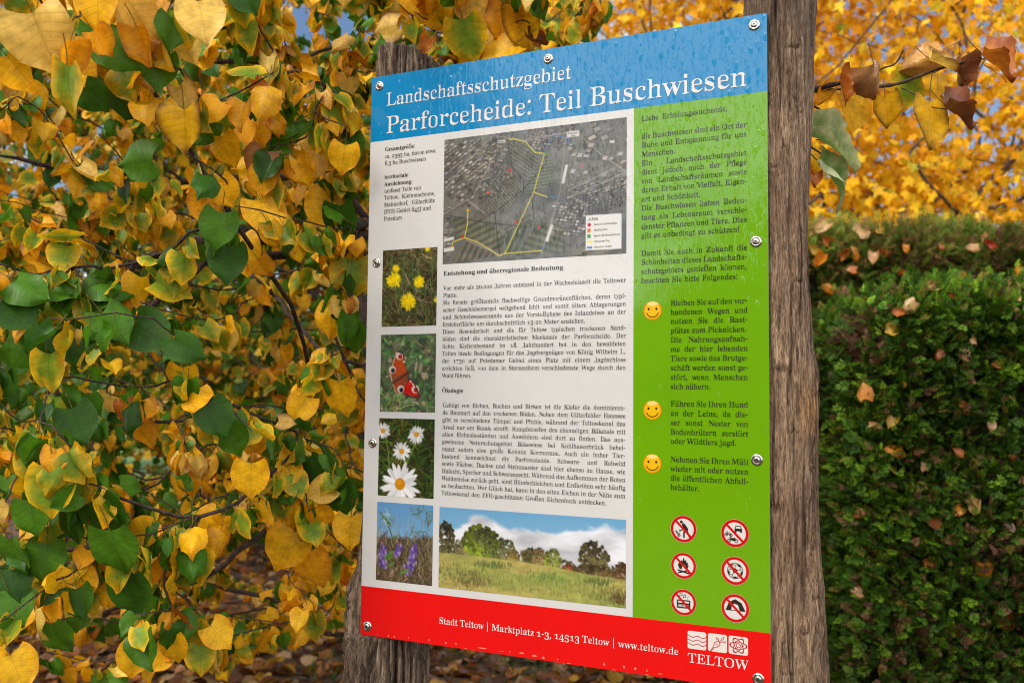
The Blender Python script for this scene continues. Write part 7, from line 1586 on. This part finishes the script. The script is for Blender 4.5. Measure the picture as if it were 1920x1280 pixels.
# ------------------------------------------------------------------ trees farther off
def far_tree(name, label, base, height, crown, n_an, per, size, palette, protos, mat, seed, bark, trunk_r, spread=.22, group=None, clump=.45, cat='tree', low=.25, flat=.55):
    r = np.random.default_rng(seed)
    base = np.asarray(base, float)
    t = thing(name, label, cat, tuple(base), group)
    C = base + np.array([0, 0, height * .5 + low * height * .5]); rx, rz = crown, height * (1 - low) / 2
    A = []
    while len(A) < n_an:
        q = norm(r.normal(0, 1, 3)) * r.uniform(.25, 1) ** .5
        p = C + q * np.array([rx, rx, rz])
        if fbm(p[0] * .9, p[1] * .9, p[2] * .9, 2, seed) < clump * .8: continue
        A.append(p)
    A = np.array(A)
    lead = [base + np.array([r.normal(0, .03), r.normal(0, .03), height * f]) for f in (.1, .2, .3, .42)]
    P, par = grow(base - np.array([0, 0, .1]), A, .4, lead)
    B, segs, rad = branch_mesh(P, par, tip=.006, expo=2.2, rmax=trunk_r, seed=seed, sides=6)
    B.build('branches', bark, t)
    V, Q, T = tube(np.array([base - np.array([0, 0, .15]), base] + lead), np.array([1.3, 1.1, 1, .95, .9, .82]) * trunk_r, 14)
    mesh_obj('trunk', V, [Q, T], bark, t)
    N = n_an * per
    k = np.repeat(np.arange(n_an), per)
    pos = A[k] + r.normal(0, spread, (N, 3)) * np.array([1, 1, .6])
    pj = P[4:][np.clip(k, 0, len(P) - 5)]
    dr = DOWN * .7 + r.normal(0, .6, (N, 3)); nn = np.array([0, 0, flat]) + r.normal(0, .6, (N, 3)) - F2 * .6
    pal = np.array([p[1:] for p in palette]); w = np.array([p[0] for p in palette]); w = w / w.sum()
    ci = r.choice(len(pal), N, p=w)
    tint = (.86 + .40 * fbm(pos[:, 0] * .8, pos[:, 1] * .8, pos[:, 2] * .8, 3, seed + 1))[:, None]
    cm = np.minimum(pal[ci] * tint * r.uniform(.85, 1.15, (N, 1)), .93)
    V, F, C_, U = instances(protos, r.integers(0, len(protos), N), pos, frames(dr, nn), size * r.uniform(.7, 1.2, N), cm, cm * .9, np.ones(N))
    mesh_obj('crown', V, F, mat, t, col=C_, uv=U)
    return t
SIMPLE = [simple_leaf(40 + k) for k in range(5)]
MAPLE = [maple_leaf(.1 + .1 * k, .2 + .15 * k, k) for k in range(5)]
GOLDS = [(5, .90, .49, .012), (3, .88, .39, .009), (2, .90, .58, .04), (.7, .62, .27, .012), (.3, .36, .34, .03)]
MIXED = [(3, .60, .36, .015), (2, .46, .24, .015), (4, .05, .13, .012), (2, .16, .25, .02), (1, .42, .14, .015)]
far_tree('maple_tree', 'golden yellow maple behind the hedge, its dark trunk showing beside the right post', site((1592 - 960) / FPX * 8.6, 8.6, 0), 7.2, 3.2, 360, 40, .105, GOLDS, MAPLE, M_LEAF_GOLD, 51, M_BARK2, .12, spread=.30, clump=.52)
far_tree('maple_tree', 'golden maple at the right edge of the picture behind the hedge', site((2010 - 960) / FPX * 9.4, 9.4, 0), 7.0, 3.0, 300, 38, .11, GOLDS, MAPLE, M_LEAF_GOLD, 52, M_BARK2, .13, spread=.3, clump=.52)
far_tree('maple_tree', 'golden maple rising above the blue title band between the two posts', site((1225 - 960) / FPX * 10.5, 10.5, 0), 8.4, 2.6, 270, 38, .11, GOLDS, MAPLE, M_LEAF_GOLD, 53, M_BARK2, .13, spread=.28, clump=.54)
far_tree('young_tree', 'slim trunked tree with orange and green leaves seen through the linden beside the sign', site((598 - 960) / FPX * 8.5, 8.5, 0), 4.6, 1.9, 230, 40, .078, MIXED, SIMPLE, M_LEAF_FAR, 61, M_BARK2, .07, spread=.24, clump=.45, low=.05)
far_tree('young_tree', 'slim trunked yellow green tree seen through the middle of the linden', site((455 - 960) / FPX * 10.0, 10.0, 0), 5.4, 2.1, 250, 40, .085, MIXED, SIMPLE, M_LEAF_FAR, 62, M_BARK2, .08, spread=.27, clump=.45, low=.05)
far_tree('young_tree', 'broad yellow green tree at the left edge seen through the linden', site((120 - 960) / FPX * 8.0, 8.0, 0), 5.2, 2.3, 300, 40, .088, MIXED, SIMPLE, M_LEAF_FAR, 63, M_BARK2, .08, spread=.28, clump=.42, low=.1)
BUSHY = [(3, .07, .17, .025), (2, .10, .22, .03), (1, .3, .26, .03)]
for k, (px, d, h, w, lab) in enumerate(((350, 17, 2.1, 1.5, 'small rounded bright green shrub on the lawn behind the linden leaves'), (640, 19, 2.3, 1.6, 'bright green shrub on the lawn just left of the sign'), (90, 18, 2.4, 1.8, 'bright green shrub on the lawn at the left edge'))):
    far_tree('shrub', lab, site((px - 960) / FPX * d, d, 0), h, w, 60, 40, .12, BUSHY, SIMPLE, M_LEAF_FAR, 70 + k, M_BARK2, .05, spread=.3, clump=.3, cat='shrub', low=0.0)
# trees behind the photographer, mirrored in the wet panel
def mirror_site(az, dist): return np.array([.5 - dist * math.sin(math.radians(az)), -dist * math.cos(math.radians(az)), 0])
DARKG = [(3, .03, .06, .015), (2, .045, .075, .02), (1, .09, .07, .02)]
far_tree('roadside_tree', 'green tree behind the viewer, mirrored low on the right of the wet panel', mirror_site(3.5, 13), 5.0, 2.3, 150, 40, .24, DARKG, SIMPLE, M_LEAF_DARK, 81, M_BARK2, .12, spread=.35, clump=.2, low=.05)
far_tree('roadside_tree', 'tall green tree behind the viewer, mirrored in the left half of the wet panel', mirror_site(40, 13), 8.6, 2.9, 240, 40, .26, DARKG, SIMPLE, M_LEAF_DARK, 82, M_BARK2, .15, spread=.4, clump=.2, low=.05)
for k, az in enumerate((13, 20, 27)):
    far_tree('roadside_shrub', ('low', 'wide low', 'dense low')[k] + ' green shrub behind the viewer, mirrored in the ' + ('right part', 'middle', 'left part')[k] + ' of the wet panel', mirror_site(az, 12.5), 2.8 - .1 * k, 1.5, 90, 40, .22, DARKG, SIMPLE, M_LEAF_DARK, 90 + k, M_BARK2, .05, spread=.3, clump=.1, cat='shrub', low=0.0)

# ------------------------------------------------------------------ clipped hedges on the right
def thuja_spray(seed):
    r = np.random.default_rng(seed)
    V, Q = [], []
    def lobe(p, ang, L, w, z):
        d = np.array([math.sin(ang), math.cos(ang), z]); e = np.array([math.cos(ang), -math.sin(ang), 0])
        n = len(V); V.extend([p, p + d * L * .45 + e * w, p + d * L, p + d * L * .45 - e * w]); Q.append([n, n + 1, n + 2, n + 3])
    for k in range(5):
        y = .1 + k * .16
        for s in (-1, 1):
            p = np.array([0, y, -.12 * y * y])
            L = (.46 - .055 * k) * r.uniform(.8, 1.2); a = s * r.uniform(.55, .95)
            lobe(p, a, L, .055, r.uniform(-.25, .1))
            if k < 3: lobe(p + np.array([math.sin(a), math.cos(a), 0]) * L * .45, a + s * .6, L * .5, .045, r.uniform(-.2, .1))
    lobe(np.array([0, 0, 0.]), 0, .55, .03, -.08); lobe(np.array([0, .5, -.04]), 0, .55, .055, -.2)
    V = np.array(V); uv = V[:, :2]; e = np.clip(np.abs(V[:, 0]) * 1.4 + V[:, 1] * .6, 0, 1)
    return V, np.array(Q), np.zeros((0, 3), int), uv, e
def yew_shoot(seed):
    r = np.random.default_rng(seed); V, Q = [], []
    for k in range(13):
        y = k / 13; s = 1 if k % 2 else -1
        a = s * r.uniform(.6, 1.0); L = .30 * r.uniform(.8, 1.1); z = r.uniform(-.2, .35)
        p = np.array([0, y, 0]); d = np.array([math.sin(a), math.cos(a), z]); e = np.array([math.cos(a), -math.sin(a), 0])
        n = len(V); V.extend([p, p + d * L * .5 + e * .035, p + d * L, p + d * L * .5 - e * .035]); Q.append([n, n + 1, n + 2, n + 3])
    n = len(V); V.extend([np.array([-.02, 0, 0]), np.array([.02, 0, 0]), np.array([.01, 1, 0]), np.array([-.01, 1, 0])]); Q.append([n, n + 1, n + 2, n + 3])
    V = np.array(V); return V, np.array(Q), np.zeros((0, 3), int), V[:, :2], np.clip(np.abs(V[:, 0]) * 2 + V[:, 1] * .5, 0, 1)

nm = NM('hedge_foliage')
a = nm.attr().outputs['Color']
nm.base(a); nm.set(Roughness=0.6, Specular_IOR_Level=0.18)
tr = nm.add('ShaderNodeBsdfTranslucent'); nm.l.new(nm.mix(1.0, a, (1.2, 1.2, .7), 'MULTIPLY'), tr.inputs['Color'])
mx = nm.add('ShaderNodeMixShader'); mx.inputs[0].default_value = 0.22
nm.l.new(nm.b.outputs[0], mx.inputs[1]); nm.l.new(tr.outputs[0], mx.inputs[2]); nm.l.new(mx.outputs[0], nm.out.inputs[0]); M_HEDGE = nm.m
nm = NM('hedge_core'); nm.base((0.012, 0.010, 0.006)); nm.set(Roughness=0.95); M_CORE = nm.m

FWD2, RGT = F2, R0
def face_z(r, z, seed): return .15 * (fbm(r * 1.8, z * 1.8, 0, 3, seed) - .5) + .05 * (fbm(r * 6, z * 6, 0, 2, seed + 1) - .5)
def hedge(name, label, r0, r1, d0, depth, top, protos, dens, size, palette, seed, up, brown=(), left_round=.12, top_n=1.0, out=.8, ragged=.042, near_r=2.7):
    q = np.random.default_rng(seed)
    t = thing(name, label, 'hedge', tuple(site((r0 + r1) / 2, d0 + depth / 2, 0)))
    # dark inner mass, a rounded lumpy box
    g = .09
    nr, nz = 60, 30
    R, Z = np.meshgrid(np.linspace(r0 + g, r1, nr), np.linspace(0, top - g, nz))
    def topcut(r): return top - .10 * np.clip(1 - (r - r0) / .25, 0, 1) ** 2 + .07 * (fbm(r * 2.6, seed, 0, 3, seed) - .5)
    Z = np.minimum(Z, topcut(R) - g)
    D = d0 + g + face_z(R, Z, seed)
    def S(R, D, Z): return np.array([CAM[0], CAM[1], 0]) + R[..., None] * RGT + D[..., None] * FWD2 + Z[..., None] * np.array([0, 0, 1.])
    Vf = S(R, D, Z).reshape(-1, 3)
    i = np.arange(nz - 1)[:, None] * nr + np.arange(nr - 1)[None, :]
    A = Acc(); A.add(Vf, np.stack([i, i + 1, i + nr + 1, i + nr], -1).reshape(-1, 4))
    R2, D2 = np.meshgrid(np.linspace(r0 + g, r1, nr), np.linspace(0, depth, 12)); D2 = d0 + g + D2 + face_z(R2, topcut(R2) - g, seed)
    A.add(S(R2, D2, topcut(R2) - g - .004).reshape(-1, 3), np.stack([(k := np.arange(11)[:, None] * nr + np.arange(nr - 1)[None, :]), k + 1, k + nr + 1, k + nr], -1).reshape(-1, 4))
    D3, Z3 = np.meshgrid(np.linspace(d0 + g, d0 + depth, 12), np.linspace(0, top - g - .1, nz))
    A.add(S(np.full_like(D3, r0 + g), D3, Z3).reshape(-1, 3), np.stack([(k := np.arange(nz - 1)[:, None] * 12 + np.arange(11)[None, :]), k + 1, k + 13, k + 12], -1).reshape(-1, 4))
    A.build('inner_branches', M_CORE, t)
    P, Dv = [], []
    def add(n, fn):
        r, d, z, o = fn(n)
        P.append(S(r, d, z)); Dv.append(o)
    near = min(r1, near_r)
    def front(a, b):
        def f(n):
            r = q.uniform(a, b, n); z = q.uniform(.0, 1, n) * topcut(r)
            d = d0 + face_z(r, z, seed) + q.uniform(-.03, .085, n)
            o = -FWD2 * out + np.array([0, 0, up]) + q.normal(0, .5, (n, 3)); return r, d, z, o
        return f
    add(int(dens * (near - r0) * top), front(r0, near))
    if r1 > near: add(int(dens * .35 * (r1 - near) * top), front(near, r1))
    def topf(n):
        r = q.uniform(r0, r1, n) if r1 <= near else np.where(q.uniform(0, 1, n) < .8, q.uniform(r0, near, n), q.uniform(near, r1, n))
        d = d0 + q.uniform(0, 1, n) ** 1.6 * depth
        z = topcut(r) + q.uniform(-.06, .015, n) + ragged * q.normal(0, 1, n) + .05 * (fbm(r * 3, d * 3, 0, 2, seed) - .5)
        o = np.array([0, 0, 1.]) - FWD2 * .25 + q.normal(0, .45, (n, 3)); return r, d, z, o
    add(int(dens * (r1 - r0) * depth * .5 * top_n), topf)
    def leftf(n):
        d = d0 + q.uniform(0, 1, n) * depth; z = q.uniform(0, 1, n) * (top - .08)
        r = r0 + q.uniform(-.03, .06, n) + face_z(d, z, seed + 4)
        o = -RGT * out + np.array([0, 0, up]) + q.normal(0, .5, (n, 3)); return r, d, z, o
    add(int(dens * depth * top * .6), leftf)
    P = np.concatenate(P); Dv = np.concatenate(Dv); N = len(P)
    x, y, zz = proj(P)
    pal = np.array([p[1:] for p in palette]); w = np.array([p[0] for p in palette]); w = w / w.sum()
    cm = pal[q.choice(len(pal), N, p=w)]
    pn = fbm(P[:, 0] * 3.5, P[:, 1] * 3.5, P[:, 2] * 3.5, 3, seed + 7)
    cm = cm * (.12 + 1.55 * pn)[:, None] * q.uniform(.75, 1.25, (N, 1))
    for (bx, by, sx, sy, pw) in brown:
        m = q.uniform(0, 1, N) < pw * np.exp(-((x - bx) / sx) ** 2 - ((y - by) / sy) ** 2)
        cm[m] = np.array([.11, .05, .028]) * q.uniform(.6, 1.5, (m.sum(), 1))
    cm = cm * (.85 + .55 * np.clip((P[:, 2] - top + .10) / .10, 0, 1))[:, None]      # light caught by the clipped top, put into the spray colour
    m = q.uniform(0, 1, N) < .07
    cm[m] = np.array([.10, .055, .025]) * q.uniform(.6, 1.4, (m.sum(), 1))
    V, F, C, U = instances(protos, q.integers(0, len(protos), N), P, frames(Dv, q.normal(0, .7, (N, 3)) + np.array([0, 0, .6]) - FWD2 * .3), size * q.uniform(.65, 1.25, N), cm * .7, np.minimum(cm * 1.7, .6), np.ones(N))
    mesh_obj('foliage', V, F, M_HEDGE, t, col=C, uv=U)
    return t
THUJA = [thuja_spray(k) for k in range(6)]
YEW = [yew_shoot(k) for k in range(6)]
ZF = lambda py, d: CAM[2] + (743.5 - py) / FPX * d
DF, DBK = 3.15, 4.2
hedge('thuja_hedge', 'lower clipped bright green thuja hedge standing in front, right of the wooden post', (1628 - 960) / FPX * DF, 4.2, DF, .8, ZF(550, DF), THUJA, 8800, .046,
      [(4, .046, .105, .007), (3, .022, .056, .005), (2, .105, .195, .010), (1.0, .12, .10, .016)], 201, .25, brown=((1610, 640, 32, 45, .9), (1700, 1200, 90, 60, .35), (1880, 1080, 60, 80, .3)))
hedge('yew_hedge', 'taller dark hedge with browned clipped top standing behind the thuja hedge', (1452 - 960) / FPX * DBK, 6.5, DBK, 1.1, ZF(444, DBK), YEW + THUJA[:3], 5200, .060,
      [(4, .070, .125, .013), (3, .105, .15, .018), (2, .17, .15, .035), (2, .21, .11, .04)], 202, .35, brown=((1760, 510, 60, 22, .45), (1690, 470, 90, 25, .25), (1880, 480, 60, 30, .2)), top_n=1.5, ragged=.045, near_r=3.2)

# ------------------------------------------------------------------ fallen leaves caught in the hedges
CW = {'cream': (.62, .38, .15), 'tan': (.50, .27, .11), 'rust': (.42, .12, .02), 'orange': (.62, .22, .015), 'yellow': (.62, .38, .05), 'red': (.45, .05, .02), 'brown': (.20, .09, .05)}
FALL = [(1740, 538, 34, 'cream'), (1817, 551, 40, 'tan'), (1895, 540, 40, 'cream'), (1783, 552, 20, 'rust'), (1877, 556, 24, 'rust'), (1708, 578, 34, 'cream'), (1688, 585, 26, 'rust'), (1675, 620, 30, 'yellow'), (1817, 669, 34, 'tan'), (1762, 664, 22, 'rust'), (1866, 683, 22, 'rust'), (1830, 635, 20, 'tan'),
        (1622, 731, 34, 'orange'), (1644, 795, 26, 'tan'), (1670, 793, 28, 'yellow'), (1809, 770, 28, 'rust'), (1678, 838, 38, 'orange'), (1716, 846, 26, 'rust'), (1800, 843, 24, 'rust'), (1732, 873, 18, 'tan'), (1828, 952, 38, 'cream'), (1793, 960, 26, 'orange'), (1608, 962, 22, 'rust'), (1780, 1013, 28, 'tan'), (1757, 979, 22, 'rust'),
        (1616, 1031, 22, 'orange'), (1639, 1034, 30, 'rust'), (1845, 1072, 32, 'orange'), (1747, 1060, 26, 'rust'), (1888, 1161, 46, 'orange'), (1785, 1187, 30, 'orange'), (1652, 1256, 22, 'tan'), (1606, 1108, 22, 'tan'), (1912, 1019, 22, 'tan'), (1891, 984, 22, 'brown'), (1700, 720, 16, 'orange'), (1860, 800, 18, 'tan'), (1905, 860, 20, 'rust'), (1720, 930, 18, 'brown'), (1840, 890, 16, 'rust'), (1690, 1130, 18, 'rust')]
BACK = [(1555, 685, 22, 'orange'), (1530, 680, 24, 'orange'), (1532, 614, 24, 'rust'), (1553, 539, 26, 'orange'), (1589, 552, 26, 'tan'), (1606, 561, 16, 'cream'), (1610, 472, 28, 'orange'), (1536, 489, 32, 'orange'), (1522, 466, 26, 'yellow'), (1637, 485, 26, 'tan'), (1584, 473, 24, 'rust'), (1655, 473, 22, 'rust'), (1812, 511, 22, 'rust'), (1912, 514, 28, 'orange'), (1853, 458, 22, 'red'), (1823, 461, 24, 'tan'),
        (1689, 513, 20, 'rust'), (1620, 428, 36, 'cream'), (1537, 428, 36, 'cream'), (1644, 432, 24, 'yellow'), (1572, 1012, 28, 'orange'), (1595, 505, 20, 'rust'), (1700, 468, 18, 'orange'), (1770, 462, 18, 'rust'), (1548, 448, 24, 'rust')]
FP = [linden_leaf(rows=7, cols=7, fold=f, droop=d, wave=w, curl=c, seed=s, petiole=False) for s, (f, d, w, c) in enumerate([(.2, .5, .06, 0), (.3, .7, .08, .6), (-.2, .6, .08, -.5), (.1, .4, .1, .9)])]
fr = np.random.default_rng(99)
items = []
for lst, d0, seed, nm_ in ((FALL, DF, 201, 'thuja hedge'), (BACK, DBK, 202, 'taller back hedge')):
    for (px, py, s, c) in lst:
        P = at(px, py, d0)
        r, z = (px - 960) / FPX * d0, P[2]
        top = py < 562 if d0 == DF else py < 436
        d = d0 + (0.03 if top else face_z(np.array(r), np.array(z), seed) - .03)
        P = at(px, py, d)
        size = s / FPX * d * 1.0
        h = fr.uniform(0, 6.28)
        dv = RT * math.cos(h) + UP * math.sin(h) * .8 - FW * fr.uniform(-.3, .5)
        nn = -FW + UP * fr.uniform(.1, .9) + RT * fr.normal(0, .4)
        V, F, C, U = instances([FP[0]], np.array([0]), P[None] * 0, np.eye(3)[None], np.array([1.0]), np.zeros((1, 3)), np.zeros((1, 3)), np.ones(1))
        k = int(fr.integers(4))
        col = np.array(CW[c]) * fr.uniform(.85, 1.1)
        Rm = frames(dv[None], nn[None])
        V, F, C, U = instances([FP[k]], np.array([0]), (P - norm(dv) * size * .5)[None], Rm, np.array([size]), col[None], col[None] * .72, np.array([1.6]))
        o = mesh_obj('fallen_leaf', V, F, M_LEAF_DRY, col=C, uv=U, origin=P)
        if top: place = 'on the top edge of the ' + nm_
        else:
            if d0 == DF: v = 'high on' if py < 720 else ('halfway up' if py < 910 else 'low on')
            else: v = 'high on' if py < 500 else ('midway up' if py < 600 else 'low on')
            hz = 'by the post' if px < 1650 else ('mid hedge' if px < 1790 else 'at right edge')
            place = v + ' the ' + nm_ + ', ' + hz
        items.append((o, ('small ' if s < 24 else 'large ' if s >= 34 else '') + c + ' fallen leaf ' + place, px, py))
ORD = {2: ('left of two', 'right of two'), 3: ('leftmost of three', 'middle of three', 'rightmost of three'), 4: ('leftmost of four', 'second from left of four', 'third from left of four', 'rightmost of four')}
from collections import defaultdict
by = defaultdict(list)
for it in items: by[it[1]].append(it)
for lab, its in by.items():
    its.sort(key=lambda i: i[2])
    for q, it in enumerate(its):
        l = lab if len(its) == 1 else lab + ', ' + ORD[len(its)][q]
        tag(it[0], l, 'fallen leaf', 'fallen leaves caught in the clipped hedges')
